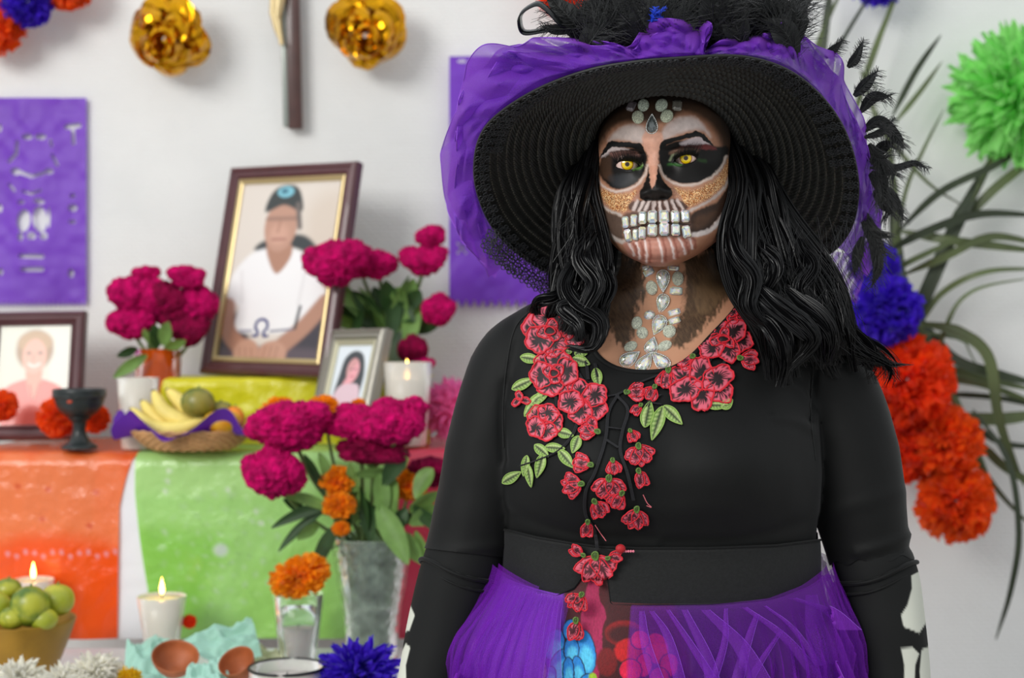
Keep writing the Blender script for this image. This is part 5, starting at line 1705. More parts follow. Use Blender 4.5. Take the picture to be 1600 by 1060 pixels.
m = MB(); m.grid(V, False, True, c_.reshape(-1, 3))
Pt = P[::6] - nn[None] * .0022                       # upper side
m.grid(Pt[::-1], False, True, lin((22, 23, 22)))
m.build('brim', M['straw'], hat)
# wired edge
m = MB(); m.tubes(np.vstack([Oc, Oc[:1]]), .0017, 8, caps=False, col=lin((20, 21, 20)))
m.build('brim_edge', M['straw'], hat)
# crown
cen = INN.mean(0)
K = 24
rows_ = []
for k in range(K):
    t = k / (K - 1)
    sc = math.cos(t * PI / 2 * .97) ** .45
    up = np.array([.0, .03, .105]) * math.sin(t * PI / 2)
    ring = cen + (Ic[::10] - cen) * (1.0 * sc, 1.0 * sc, (1 - t)) + up + (0, 0, .004 * math.sin(t * 40))
    rows_.append(ring)
m = MB(); m.grid(np.array(rows_), False, True, lin((22, 23, 22))); m.fan(rows_[-1], rows_[-1].mean(0), True, lin((22, 23, 22)))
m.build('crown', M['straw'], hat)
m = MB(); b1 = rows_[2] + (0, 0, .002); b2 = rows_[9]
cc = b1.mean(0)
m.grid(np.array([b1 + (b1 - cc) * .03, (b1 + b2) / 2 + ((b1 + b2) / 2 - cc) * .05, b2 + (b2 - b2.mean(0)) * .05]), False, True)
m.build('hat_band', M['ribbon'], hat)

# lace: rings of little loops worked flat along the brim edge, hanging free at the viewer's left
def motif(m, c, ex, ey, r, petals=6):
    th = np.linspace(0, 2 * PI, 13)
    def ring(cx, cy, rad, tr):
        m.tubes(c + np.outer(cx + rad * np.cos(th), ex) + np.outer(cy + rad * np.sin(th), ey), tr, 4, caps=False)
    ring(0, 0, r * .24, .0006)
    ring(0, 0, r * .52, .0007)
    for k in range(petals):
        a = 2 * PI * k / petals
        ring(r * .74 * math.cos(a), r * .74 * math.sin(a), r * .27, .00065)
        m.tubes(np.array([c + ex * r * .24 * math.cos(a) + ey * r * .24 * math.sin(a), c + ex * r * .52 * math.cos(a) + ey * r * .52 * math.sin(a)]), .0004, 4, caps=False)
lace = MB()
iL = 0
step = 20
n_lace = 0
for idx in range(0, NA, step):
    px, py = proj(Oc[idx])
    for r_, sz in ((.94, .0088), (.83, .0080)):
        if r_ < .9 and (py > 260): continue
        if py > 470: continue
        Pp, n2_ = brim(np.array([r_]), np.array([(idx + (step // 2 if r_ < .9 else 0)) % NA]))
        c = Pp[0, 0] + n2_[0] * .0046
        j = (idx + 4) % NA
        ex = Oc[j] - Oc[idx]; ex /= np.linalg.norm(ex)
        ey = np.cross(n2_[0], ex)
        motif(lace, c, ex, ey, sz)
m_ = lace.build('lace_trim', M['lace'], hat)
lace = MB()
for i0 in np.linspace(0, 1, 11):
    q_ = catmull([(772, 362, 1.70), (795, 385, 1.73), (818, 402, 1.755), (845, 420, 1.78), (870, 432, 1.80)], 11)[int(round(i0 * 10))]
    for j in range(2):
        c = at(q_[0] - 6 - 7 * j + 4, q_[1] + 6 + 16 * j, q_[2] - .01)
        motif(lace, c, np.array([.9, .1, -.4]) / .99, np.array([.3, 0, .95]), .0085 if j == 0 else .0095, 7)
lace.build('hanging_lace', M['lace'], hat)

# purple net gathered round the brim
ruf_out = [(760, 440), (742, 410), (715, 370), (694, 320), (690, 250), (697, 190), (716, 130), (752, 70), (800, 62), (850, 58), (905, 48), (950, 62), (984, 66), (1003, 38), (1045, 22), (1100, 24), (1108, 45), (1096, 82), (1130, 66), (1172, 50), (1205, 44), (1240, 31), (1275, 62), (1312, 98), (1322, 130), (1346, 190), (1366, 235), (1380, 290), (1381, 350), (1372, 400), (1350, 430)]
ruf_in = [(800, 396), (780, 372), (758, 335), (748, 300), (746, 250), (758, 205), (792, 168), (850, 132), (890, 118), (920, 108), (950, 102), (985, 96), (1003, 94), (1030, 92), (1055, 90), (1080, 89), (1095, 88), (1105, 88), (1130, 87), (1160, 88), (1185, 93), (1220, 105), (1250, 122), (1275, 145), (1295, 170), (1315, 205), (1330, 245), (1340, 290), (1342, 330), (1335, 360), (1318, 392)]
def depth_on_brim(x, y):
    X, Y = proj(Oc)
    i = np.argmin((X - x) ** 2 + (Y - y) ** 2)
    return Oc[i, 1]
def ruffle(name, material, seed, outk=1.0, dy=.012, lift=0.0, amp=.016, n=700, kr=44, fr=9.0, lim=(0, 1), tw=0.0):
    o2, i2 = catmull(ruf_out, n), catmull(ruf_in, n)
    a, b = int(lim[0] * n), int(lim[1] * n)
    yy = np.array([depth_on_brim(x, y) for x, y in i2])
    k = np.linspace(-.25, 1.0, kr)
    V = []
    s_ = np.linspace(0, 1, n)
    rw = np.random.RandomState(int(seed * 10)); cpt = np.stack([rw.rand(70), rw.uniform(-.2, 1.15, 70)], 1)
    for j, t in enumerate(k):
        tt = max(t, 0) * outk * (1 - .16 * t * (.5 + .5 * (2 * np.abs(2 * ((s_ * 13 + seed) % 1 - .5)) - 1)))[:, None]
        xy = i2 * (1 - tt) + o2 * tt
        if t < 0: xy = i2 + (i2 - np.array([1040, 260])) * (t * .18)
        ph = s_ * fr * 2 * PI
        tri = lambda z: 2 * np.abs(2 * (z / (2 * PI) - np.floor(z / (2 * PI) + .5))) - 1
        dd = np.sort(np.hypot((s_[:, None] - cpt[None, :, 0]) * 5.0 + .12 * (t - cpt[None, :, 1]), (t - cpt[None, :, 1]) * .24), axis=1)
        dpt = dy + amp * (5.2 * dd[:, 0] / .10 - 2.0 + .8 * tri(ph + seed + t * 2.2)) * (.2 + max(t, 0)) * .75 + .04 * max(t, 0) + (.022 if t < 0 else .022 * max(0, 1 - t * 8))
        jit = np.stack([vnoise(np.stack([s_ * 30, s_ * 0 + t * 2 + seed, s_ * 0 + 3], -1)), vnoise(np.stack([s_ * 30 + 50, s_ * 0 + t * 2 + seed, s_ * 0 + 3], -1))], -1) * 7 * max(t, 0)
        xy = xy + jit
        Y_ = yy + dpt
        V.append(np.stack([(xy[:, 0] - 800) / F * Y_, Y_, CZ - (xy[:, 1] - 530) / F * Y_ + lift], -1))
    V = np.array(V)[:, a:b]
    m = MB(); m.grid(V)
    o = m.build(name, material, hat)
    e = MB(); e.tubes(V[-1], .0006, 5)
    e.build('net_edge', edge_m, o)
    return V
hnet = tulle_mat('hat_net', (124, 52, 190), .40, rim=.7)
hnet2 = tulle_mat('hat_net_back', (116, 46, 188), .30, rim=.75)
edge_m = mat('net_edge', (132, 66, 196), .6)
ruffle('net_ruffle', hnet, .7, 1.0, .010, amp=.013, fr=9)
ruffle('net_ruffle', hnet2, 3.1, .86, .030, amp=.022, fr=14)
ruffle('net_ruffle', hnet2, 5.3, .70, .002, amp=.010, fr=11, lim=(.05, .95))
# net tail behind the hair at the right
m = MB()
A = catmull([(1300, 392), (1296, 420), (1300, 450), (1330, 470)], 30)
B_ = catmull([(1350, 400), (1352, 425), (1345, 450), (1338, 475)], 30)
V = np.array([[at(*(A[i] * (1 - t) + B_[i] * t), 1.80 + .012 * math.sin(t * 14 + i * .3)) for i in range(30)] for t in np.linspace(0, 1, 24)])
m.grid(V); m.build('net_tail', hnet, hat)

# feathers
fr_ = np.random.RandomState(5)
def feather(pts, bl, n=46, material=None, name='feather', droop=.3, wid=.00022, parent=None, fluff=1.0):
    """pts (px,py,Y) along the quill, bl barb length in metres"""
    C = catmull(pts, 30)
    Q = np.array([at(*c) for c in C])
    m = MB(); m.tubes(Q, np.linspace(.0012, .0003, 30)[None], 6)
    T = np.gradient(Q, axis=0); T /= np.linalg.norm(T, axis=1, keepdims=True)
    P, R = [], []
    for sd in (-1, 1):
        for i in range(n):
            t = (i + fr_.rand()) / n
            k = min(int(t * 29), 28)
            o = Q[k] + (Q[k + 1] - Q[k]) * (t * 29 - k)
            ax = T[k]
            side = np.cross(ax, (0, 1., 0)); side /= np.linalg.norm(side) + 1e-9
            d = side * sd + ax * (.5 + fr_.uniform(0, .7)) + fr_.randn(3) * .28 * fluff
            d /= np.linalg.norm(d)
            L_ = bl * (.35 + .65 * math.sin(PI * min(1, t * .9 + .1)) ** .5) * fr_.uniform(.6, 1.1)
            u_ = np.linspace(0, 1, 6)[:, None]
            P.append(o + d * L_ * u_ + np.array([0, 0, -1.]) * droop * L_ * u_ ** 2 + ax * L_ * .25 * u_ ** 2)
            R.append(np.linspace(wid * 1.6, wid * .6, 6))
    m.tubes(np.array(P), np.array(R), 3, caps=False)
    # soft vane
    vm = np.array([Q + (np.cross(T, (0, 1., 0)) * (sg * bl * .42 * np.sin(PI * np.linspace(.1, 1, 30)))[:, None]) + (0, .0015, 0) for sg in (-1, 0, 1)])
    m.grid(vm)
    return m.build(name, material or M['feather'], parent or hat)
# boa across the crown
for k in range(42):
    x = 912 + 338 * (k / 41) + fr_.uniform(-10, 10)
    y = 62 - 22 * math.sin(PI * k / 41) + fr_.uniform(-25, 20)
    Y_ = 1.50 + fr_.uniform(-.03, .06)
    dx = fr_.uniform(-70, 70)
    feather([(x, y + 20, Y_), (x + dx * .4, y - 20, Y_ - .01), (x + dx, y - 52 + fr_.uniform(-20, 20), Y_)], .034, 60, fluff=2.0, wid=.0003, droop=.1)
for k in range(12):
    x = 935 + 26 * k
    feather([(x, 80, 1.53), (x + 10, 40, 1.52), (x + fr_.uniform(-20, 50), -10, 1.53)], .045, 90, fluff=2.4, wid=.00035, droop=0)
# plumes down the viewer's right side
for pts, bl in [([(1335, 150, 1.58), (1355, 130, 1.58), (1372, 110, 1.59)], .012), ([(1325, 105, 1.57), (1338, 90, 1.57), (1350, 62, 1.58)], .010), ([(1290, 90, 1.55), (1300, 80, 1.55), (1318, 62, 1.55)], .009),
                ([(1345, 175, 1.62), (1365, 152, 1.62), (1392, 150, 1.62)], .012), ([(1348, 205, 1.63), (1375, 190, 1.63), (1402, 215, 1.64), (1412, 232, 1.64)], .014), ([(1350, 215, 1.63), (1380, 205, 1.63), (1398, 184, 1.64)], .008),
                ([(1355, 240, 1.65), (1385, 262, 1.66), (1398, 275, 1.66)], .016), ([(1360, 262, 1.66), (1400, 262, 1.66), (1430, 255, 1.67), (1450, 264, 1.67)], .008), ([(1362, 285, 1.67), (1390, 300, 1.68), (1405, 325, 1.68), (1412, 344, 1.68)], .010),
                ([(1362, 250, 1.66), (1380, 230, 1.66), (1398, 222, 1.66)], .013), ([(1365, 300, 1.68), (1385, 320, 1.69), (1390, 335, 1.69)], .016), ([(1350, 330, 1.70), (1365, 360, 1.70), (1392, 372, 1.70)], .012),
                ([(1348, 345, 1.70), (1368, 375, 1.70), (1385, 400, 1.70)], .014), ([(1355, 360, 1.70), (1368, 390, 1.71), (1372, 420, 1.71), (1362, 450, 1.71)], .013), ([(1348, 370, 1.70), (1340, 400, 1.70), (1335, 430, 1.70)], .012),
                ([(1360, 270, 1.66), (1376, 285, 1.66), (1380, 320, 1.67)], .018), ([(1358, 225, 1.64), (1370, 245, 1.65), (1385, 248, 1.65)], .016)]:
    feather(pts, bl * 1.35, 55, wid=.00026, fluff=.8)
# satin loop and small plumes on the viewer's left, blue tuft
m = MB()
L1 = catmull([(905, 40, 1.52), (880, 42, 1.50), (855, 18, 1.49), (838, 8, 1.49), (815, 20, 1.49), (808, 35, 1.49), (818, 55, 1.50), (860, 50, 1.50), (905, 48, 1.51)], 60)
A = np.array([at(x, y, Y) for x, y, Y in L1]); B_ = A + np.array([.004, .026, .009])
A2 = A + np.array([0, 0, .0]); m.grid(np.array([A2, (A + B_) / 2 + (0, 0, .003), B_]))
rib = m.build('ribbon_loop', M['ribbon'], hat); rib.modifiers.new('s', 'SOLIDIFY').thickness = .0015
for pts, bl in [([(905, 45, 1.51), (870, 46, 1.50), (845, 40, 1.50)], .014), ([(920, 45, 1.50), (912, 20, 1.50), (915, 0, 1.50)], .01)]:
    feather(pts, bl, 40)
feather([(1018, 34, 1.46), (1022, 24, 1.455), (1024, 12, 1.455)], .008, 14, M['blue_feather'], 'blue_tuft', wid=.0005, fluff=1.5)
feather([(1035, 30, 1.46), (1030, 20, 1.455), (1040, 12, 1.455)], .006, 10, M['blue_feather'], 'blue_tuft', wid=.0005, fluff=1.5)
# ================================================================= flowers
def petals(N, r0, r1, wdt, seed, cone=PI, curl=.25, ruff=.12, tip='round', jit=.12, flat=1.0, K=5, cup=.25, colfn=None, layers=False):
    """N petals spreading from the centre; returns one MB in local space, +z outwards"""
    rs = np.random.RandomState(seed)
    i = np.arange(N) + .5
    cz = 1 - i / N * (1 - math.cos(cone))
    th = i * 2.39996
    sz = np.sqrt(1 - cz ** 2)
    D = np.stack([sz * np.cos(th), sz * np.sin(th), cz], 1) + rs.randn(N, 3) * jit
    D /= np.linalg.norm(D, axis=1, keepdims=True)
    A = np.cross(D, rs.randn(N, 3)); A /= np.linalg.norm(A, axis=1, keepdims=True)
    B = np.cross(D, A)
    t = np.linspace(0, 1, K)
    w = {'round': np.sin(PI * (.12 + .80 * t)) ** .6, 'point': np.sin(PI * (.15 + .84 * t)) ** .8, 'broad': .3 + .9 * t - .35 * t ** 6}[tip] * wdt
    R1 = r1 * (1 + rs.uniform(-.16, .10, N))
    rad = r0 + (R1[:, None] - r0) * t
    cu = rs.uniform(-1, 1, (N, 1)) * curl
    u_ = np.linspace(-1, 1, 5)
    side = u_[None, None, :] * w[None, :, None]
    wav = ruff * wdt * rs.uniform(.4, 1.2, (N, 1, 1)) * np.sin(u_[None, None, :] * 5 + rs.rand(N, 1, 1) * 6 + t[None, :, None] * 4) * t[None, :, None]
    bend = cu[:, :, None] * (t[None, :, None] ** 2) * (r1 - r0) + cup * (u_[None, None, :] ** 2) * w[None, :, None]
    rr = rad[:, :, None] - .25 * np.abs(cu[:, :, None]) * (t ** 2)[None, :, None] * r1 + rs.uniform(-.05, .05, (N, 1, 5)) * (t ** 3)[None, :, None] * (r1 - r0)
    V = D[:, None, None] * rr[..., None] + A[:, None, None] * side[..., None] + B[:, None, None] * (bend + wav)[..., None]
    V[..., 2] *= flat
    m = MB()
    I = np.arange(N * K * 5).reshape(N, K, 5)
    q = np.stack([I[:, :-1, :-1], I[:, 1:, :-1], I[:, 1:, 1:], I[:, :-1, 1:]], -1).reshape(-1, 4)
    c = np.ones((N, K, 5, 3)) * rs.uniform(.92, 1.16, (N, 1, 1, 1))
    m.add(V.reshape(-1, 3), q, None, c.reshape(-1, 3))
    return m
pet = lambda nm, c, tr=.35, **k: mat(nm, c, .6, attr=True, transl=tr, sheen=.1, **k)
PM = dict(orange=pet('orange_crepe', (255, 98, 16), .45), red_orange=pet('red_orange_crepe', (255, 74, 12), .45), violet=pet('violet_crepe', (74, 32, 214), .45), green=pet('green_tissue', (168, 246, 140), .5),
          pink=pet('pink_tissue', (255, 140, 205), .5), white=pet('white_tissue', (252, 250, 240), .4), marigold=pet('marigold_petal', (255, 162, 8), .42), yellow=pet('yellow_tissue', (244, 206, 20)))
def facing(o, target=(0, 0, 1.3), tilt=(0, 0), spin=0.0):
    d = Vector(target) - o.location
    q = d.to_track_quat('Z', 'Y')
    o.rotation_mode = 'QUATERNION'
    q2 = Matrix.Rotation(tilt[0], 4, 'X').to_quaternion() @ Matrix.Rotation(tilt[1], 4, 'Y').to_quaternion()
    o.rotation_quaternion = q2 @ q @ Matrix.Rotation(spin, 4, 'Z').to_quaternion()
VAR = {}
def pom(kind, seed):
    key = (kind, seed)
    if key not in VAR:
        if kind == 'crepe':       # dense ball of frilled crepe
            m = petals(330, .25, 1.0, .15, seed, PI * .95, .5, .8, 'broad', .2, 1, 5, .5)
        elif kind == 'tissue':    # long pointed tissue petals
            m = petals(300, .12, 1.0, .12, seed, PI * .62, .35, .5, 'point', .12, .8, 6, .6)
        elif kind == 'marigold':
            m = petals(240, .2, 1.0, .16, seed, PI * .62, .4, .6, 'broad', .14, .72, 5, .4)
        elif kind == 'carnation':
            m = petals(200, .2, 1.0, .2, seed, PI * .8, .6, .9, 'broad', .3, 1, 5, .5)
        VAR[key] = m
    return VAR[key]
def pompon(name, kind, px, py, Y, rpx, material, label, group=None, seed=0, tilt=(0, 0), sc=(1, 1, 1), cat='paper flower', mats=None):
    m = pom(kind, seed % 3)
    key = ('me', kind, seed % 3, material.name)
    if key in VAR:
        o = bpy.data.objects.new(name, VAR[key]); COL.objects.link(o); o['_o'] = (0., 0., 0.)
    else:
        o = m.build(name, material); VAR[key] = o.data
    r = rpx / F * Y
    o.location = at(px, py, Y)
    o.scale = (r * sc[0], r * sc[1], r * sc[2])
    facing(o, tilt=tilt, spin=seed * 1.3)
    return tag(o, label, cat, group)
GL = 'paper flowers pinned to the wall'
pompon('paper_flower', 'crepe', -8, 40, 2.92, 46, PM['orange'], 'orange crepe flower cut off by the left edge near the top', GL, 0)
pompon('paper_flower', 'crepe', 42, 4, 2.90, 40, PM['violet'], 'violet crepe flower in the top left corner between orange ones', GL, 1)
pompon('paper_flower', 'crepe', 105, -26, 2.92, 42, PM['orange'], 'orange crepe flower at the top right of the violet corner flower', GL, 2)
pompon('paper_flower', 'crepe', 890, -24, 2.90, 56, PM['red_orange'], 'orange fluffy flower above the hat ribbon loop', GL, 1)
pompon('paper_flower', 'tissue', 1372, -34, 2.90, 46, PM['violet'], 'violet tissue flower at the top edge above the palm leaves', GL, 0)
pompon('paper_flower', 'tissue', 1592, 150, 2.86, 112, PM['green'], 'large bright green tissue flower at the right edge', GL, 1, tilt=(0, .25))
pompon('paper_flower', 'crepe', 1366, 415, 2.78, 40, PM['violet'], 'small violet crepe flower directly below the hat feathers', GL, 0)
pompon('paper_flower', 'crepe', 1382, 484, 2.75, 58, PM['violet'], 'violet crepe flower above the orange ones beside her shoulder', GL, 2)
pompon('paper_flower', 'crepe', 1415, 596, 2.78, 76, PM['red_orange'], 'topmost orange crepe flower beside her shoulder', GL, 1)
pompon('paper_flower', 'crepe', 1408, 690, 2.84, 66, PM['red_orange'], 'orange crepe flower touching her upper sleeve, second from top', GL, 2)
pompon('paper_flower', 'crepe', 1476, 692, 2.80, 60, PM['orange'], 'orange crepe flower furthest right above the lowest one', GL, 0)
pompon('paper_flower', 'crepe', 1492, 786, 2.80, 64, PM['orange'], 'lowest orange crepe flower on the right wall', GL, 1, sc=(1, .95, 1))
pompon('paper_flower', 'tissue', 706, 640, 2.70, 50, PM['pink'], 'pink tissue flower beside her sleeve on the altar', None, 2)
pompon('paper_flower', 'tissue', 562, 1052, 2.12, 68, PM['violet'], 'violet tissue flower on the low table beneath the glass vase', None, 0, tilt=(.9, 0))
pompon('paper_flower', 'crepe', 2, 634, 2.70, 26, PM['orange'], 'orange flower at the left edge in front of the woman photo', 'orange flowers around the black goblet', 1)
pompon('paper_flower', 'crepe', 90, 652, 2.68, 32, PM['orange'], 'orange flower left behind the black goblet', 'orange flowers around the black goblet', 2)
pompon('paper_flower', 'crepe', 148, 654, 2.70, 24, PM['orange'], 'orange flower right behind the black goblet', 'orange flowers around the black goblet', 0)

# gold foil roses
foil = mat('gold_foil', (214, 154, 22), .22, metal=.95, bump=.35, bscale=30, bdist=.004)
foil2 = mat('foil_back', (206, 204, 196), .35, metal=.6)
def foil_rose(px, py, Y, rpx, seed, label, rz):
    rs = np.random.RandomState(seed)
    e = empty('foil_rose', tuple(at(px, py, Y)), label, 'foil flower', 'gold foil roses on the wall')
    r = rpx / F * Y
    for L_, (n, ri, ro, bz) in enumerate(((2, .0, .30, .62), (3, .08, .50, .46), (4, .16, .74, .26), (5, .26, 1.0, .0), (4, .3, 1.12, -.2))):
        for i in range(n):
            a = 2 * PI * i / n + L_ * 1.1 + rs.uniform(-.25, .25)
            U_, V_ = np.meshgrid(np.linspace(-1, 1, 7), np.linspace(0, 1, 7), indexing='ij')
            k_ = rs.uniform(.88, 1.12)
            hw_ = (1.25 if L_ < 2 else .82) * (1 - .25 * V_)
            rad = r * (ri + (ro * k_ - ri) * V_ * (1 - .20 * U_ ** 2 * V_))
            z = r * (bz + (.55 - .06 * L_) * np.sin(V_ * 2.2) * (1 if L_ < 3 else .8) - .30 * V_ ** 5 + .16 * U_ ** 2 * V_ + .10 * rs.uniform(-1, 1) * U_ * V_)
            z = z + r * .05 * rs.randn(7, 7) * (V_ > .3)
            ang_ = a + U_ * hw_
            P = np.stack([rad * np.cos(ang_), -z, rad * np.sin(ang_) * 1.12], -1)
            c, s_ = math.cos(rz), math.sin(rz)
            P = np.stack([P[..., 0], P[..., 1] * c - P[..., 2] * s_, P[..., 1] * s_ + P[..., 2] * c], -1)
            m = MB(); m.grid(P); o = m.build('petal', foil, e, local=True, smooth=False)
            o.modifiers.new('s', 'SOLIDIFY').thickness = .0008
    m = MB(); m.tubes(np.array([(0, .0, 0), (0, .05, -.01), (.0, .085, -.02)]), .004, 8); m.build('stem', foil2, e, local=True)
    return e
foil_rose(264, 54, 2.90, 60, 1, 'left gold foil rose hanging above the big portrait', .5)
foil_rose(574, 50, 2.90, 58, 2, 'right gold foil rose between the crucifix and the hat', .45)

# palm leaves
palm_m = mat('palm_leaf', (88, 100, 62), .45, var=.35, vscale=9, spec=.5)
palm_d = mat('palm_leaf_dark', (52, 62, 42), .5, var=.35, vscale=9)
def palm(name, label, leaves, rachis, loc):
    e = empty(name, tuple(at(*loc)), label, 'palm frond')
    if rachis:
        P = np.array([at(*c) for c in catmull(rachis, 30)])
        m = MB(); m.tubes(P, np.linspace(.012, .006, 30)[None], 8, flat=.6); m.build('stalk', palm_m, e)
    for n_, (pts, w_) in enumerate(leaves):
        C = catmull(pts, 34)
        P = np.array([at(*c) for c in C])
        T = np.gradient(P, axis=0); T /= np.linalg.norm(T, axis=1, keepdims=True)
        rs = np.random.RandomState(n_)
        tw = rs.uniform(-.9, .9) + np.linspace(0, rs.uniform(-.8, .8), 34)
        A = np.cross(T, (0, 1., 0)); A /= np.linalg.norm(A, axis=1, keepdims=True); B = np.cross(T, A)
        t = np.linspace(0, 1, 34)
        wd = w_ * 2 / F * 2.85 * .52 * np.minimum(1, .35 + 3 * t) * (1 - .85 * t ** 5)
        sd = A * np.cos(tw)[:, None] + B * np.sin(tw)[:, None] * .7
        V = np.array([P - sd * wd[:, None], P - sd * (wd * .5)[:, None] - B * (wd * .25)[:, None], P + B * (wd * .1)[:, None], P + sd * (wd * .5)[:, None] - B * (wd * .25)[:, None], P + sd * wd[:, None]])
        m = MB(); m.grid(V); m.build('leaf', palm_d if n_ % 3 == 1 else palm_m, e)
    return e
Yp = 2.90
palm('palm_frond', 'palm frond with long leaves fanning behind the hat and green flower', [
    ([(1390, 420, Yp), (1415, 300, Yp - .02), (1440, 240, Yp - .03), (1475, 170, Yp)], 3.5), ([(1395, 180, Yp), (1432, 110, Yp), (1470, 55, Yp)], 5), ([(1400, 190, Yp - .02), (1440, 140, Yp), (1472, 96, Yp)], 4.5),
    ([(1262, 120, Yp), (1285, 50, Yp), (1322, -30, Yp)], 4), ([(1290, 110, Yp), (1330, 40, Yp), (1380, -40, Yp)], 5), ([(1330, 200, Yp), (1362, 90, Yp - .03), (1410, -30, Yp)], 5), ([(1340, 160, Yp), (1375, 60, Yp), (1400, -20, Yp)], 4.5), ([(1280, 130, Yp), (1290, 40, Yp), (1300, -30, Yp)], 7),
    ([(1345, 110, Yp), (1372, 190, Yp - .02), (1400, 230, Yp), (1455, 290, Yp - .03), (1520, 330, Yp)], 6), ([(1350, 100, Yp), (1365, 130, Yp), (1372, 170, Yp)], 3),
    ([(1400, 365, Yp - .03), (1470, 300, Yp - .05), (1560, 255, Yp - .04), (1640, 200, Yp)], 6), ([(1480, 360, Yp), (1520, 300, Yp - .02), (1570, 215, Yp)], 9),
    ([(1500, 350, Yp), (1560, 290, Yp - .02), (1640, 230, Yp)], 8), ([(1385, 395, Yp - .03), (1440, 365, Yp - .06), (1530, 335, Yp - .05), (1640, 338, Yp)], 7), ([(1400, 360, Yp), (1480, 375, Yp - .05), (1560, 385, Yp - .04), (1640, 395, Yp)], 7),
    ([(1410, 430, Yp - .02), (1480, 400, Yp - .06), (1550, 370, Yp - .05), (1640, 385, Yp)], 7), ([(1420, 520, Yp), (1455, 440, Yp - .02), (1500, 340, Yp - .03), (1560, 230, Yp)], 12), ([(1430, 520, Yp), (1470, 460, Yp - .02), (1540, 425, Yp - .06), (1640, 420, Yp)], 5),
    ([(1390, 425, Yp - .05), (1440, 400, Yp - .07), (1500, 372, Yp - .05)], 5), ([(1405, 545, Yp), (1408, 470, Yp - .03), (1400, 380, Yp), (1392, 300, Yp)], 11),
    ([(1395, 400, Yp - .07), (1420, 450, Yp - .09), (1432, 520, Yp - .08), (1440, 560, Yp)], 4), ([(1450, 640, Yp), (1475, 520, Yp - .04), (1520, 455, Yp - .05), (1640, 430, Yp)], 5)],
     [(1400, 560, Yp), (1400, 470, Yp), (1402, 380, Yp), (1398, 300, Yp), (1385, 200, Yp)], (1402, 470, Yp))
palm('palm_frond', 'lower palm frond arching right behind the orange paper flowers', [
    ([(1440, 505, Yp - .03), (1500, 520, Yp - .06), (1545, 560, Yp - .07), (1562, 660, Yp - .05), (1600, 760, Yp)], 9), ([(1440, 500, Yp), (1490, 560, Yp - .04), (1560, 585, Yp - .04), (1640, 605, Yp)], 8),
    ([(1460, 570, Yp), (1530, 590, Yp - .02), (1640, 615, Yp)], 7), ([(1470, 590, Yp), (1540, 602, Yp - .02), (1640, 640, Yp)], 6), ([(1470, 615, Yp), (1560, 622, Yp - .02), (1640, 640, Yp)], 7), ([(1480, 652, Yp), (1560, 655, Yp - .02), (1640, 645, Yp)], 10),
    ([(1530, 690, Yp), (1570, 730, Yp - .02), (1640, 770, Yp)], 8), ([(1520, 640, Yp - .02), (1575, 720, Yp - .06), (1592, 830, Yp - .06), (1580, 920, Yp - .04), (1556, 1000, Yp)], 7), ([(1510, 700, Yp), (1570, 780, Yp - .02), (1640, 850, Yp)], 6),
    ([(1525, 740, Yp), (1545, 775, Yp - .01), (1560, 790, Yp)], 12), ([(1490, 640, Yp), (1560, 690, Yp - .02), (1640, 700, Yp)], 5), ([(1440, 520, Yp - .02), (1500, 530, Yp - .02), (1520, 560, Yp), (1580, 680, Yp)], 5)],
     [(1430, 500, Yp), (1480, 600, Yp), (1520, 690, Yp), (1540, 740, Yp)], (1480, 600, Yp))

# cockscombs
comb_m = mat('cockscomb', (188, 0, 92), .8, var=.45, vscale=70, bump=1.0, bscale=170, bdist=.008, spec=.2)
comb_d = mat('cockscomb_dark', (136, 0, 60), .8, var=.45, vscale=70, bump=1.0, bscale=170, bdist=.008, spec=.2)
leaf_m = mat('flower_leaf', (118, 156, 80), .5, var=.3, vscale=25, transl=.25)
leaf_d = mat('flower_leaf_dark', (48, 78, 38), .5, var=.3, vscale=25, transl=.2)
stem_m = mat('flower_stem', (112, 138, 80), .5, var=.2, vscale=20)
def comb_mesh(seed, sc):
    rs = np.random.RandomState(seed)
    m = MB()
    lobes = [((0, 0, 0), 1.0)] + [((.62 * math.cos(a) * sc[0] , .40 * math.sin(a), rs.uniform(-.2, .35)), rs.uniform(.42, .58)) for a in np.linspace(0, 2 * PI, 8)[:-1] + rs.rand()]
    for c, r in lobes:
        c = np.asarray(c)
        def fn(D, c=c, r=r):
            P = c + D * r
            return .80 + .22 * (1 - np.abs(vnoise(P + seed, 3.6))) * 1.2 + .20 * (1 - np.abs(vnoise(P + seed, 8.5))) ** 2 - .12
        m.sphere(c, np.array([r * sc[0], r * sc[1], r * sc[2]]) * (1.0 if r < 1 else .8), 72, 50, fn=fn)
    return m
def cockscomb(px, py, Y, rx, ry, label, seed, base, dark=False, group='magenta cockscomb flowers on the altar', leaves=0, tilt=0.0):
    o_ = at(px, py, Y)
    r = rx / F * Y
    m = comb_mesh(seed, (1, .8, ry / rx))
    v = [q_ * r for q_ in m.v]; m.v = v
    o = m.build('cockscomb', comb_d if dark else comb_m, loc=tuple(o_))
    o['_o'] = tuple(float(a) for a in o_)
    tag(o, label, 'flower', group)
    b = np.asarray(base)
    mid = (o_ + b) / 2 + np.array([(o_[0] - b[0]) * .22, 0.01, 0])
    P = catmull([o_ + (0, .01, -.2 * r), mid, b], 14)
    s_ = MB(); s_.tubes(P, np.concatenate([[r * .35, r * .2], np.full(12, .0035)]), 8); s_.build('stem', stem_m, o)
    rs = np.random.RandomState(seed + 60)
    for i in range(leaves):
        t = rs.uniform(.25, .8)
        k = P[int(t * 13)]
        leafb(o, k, np.array([rs.uniform(-1, 1), rs.uniform(-.6, .2), rs.uniform(-.3, .9)]), rs.uniform(.05, .085), rs.uniform(.010, .017), seed * 7 + i)
    o.rotation_euler = (0, 0, 0)
    return o
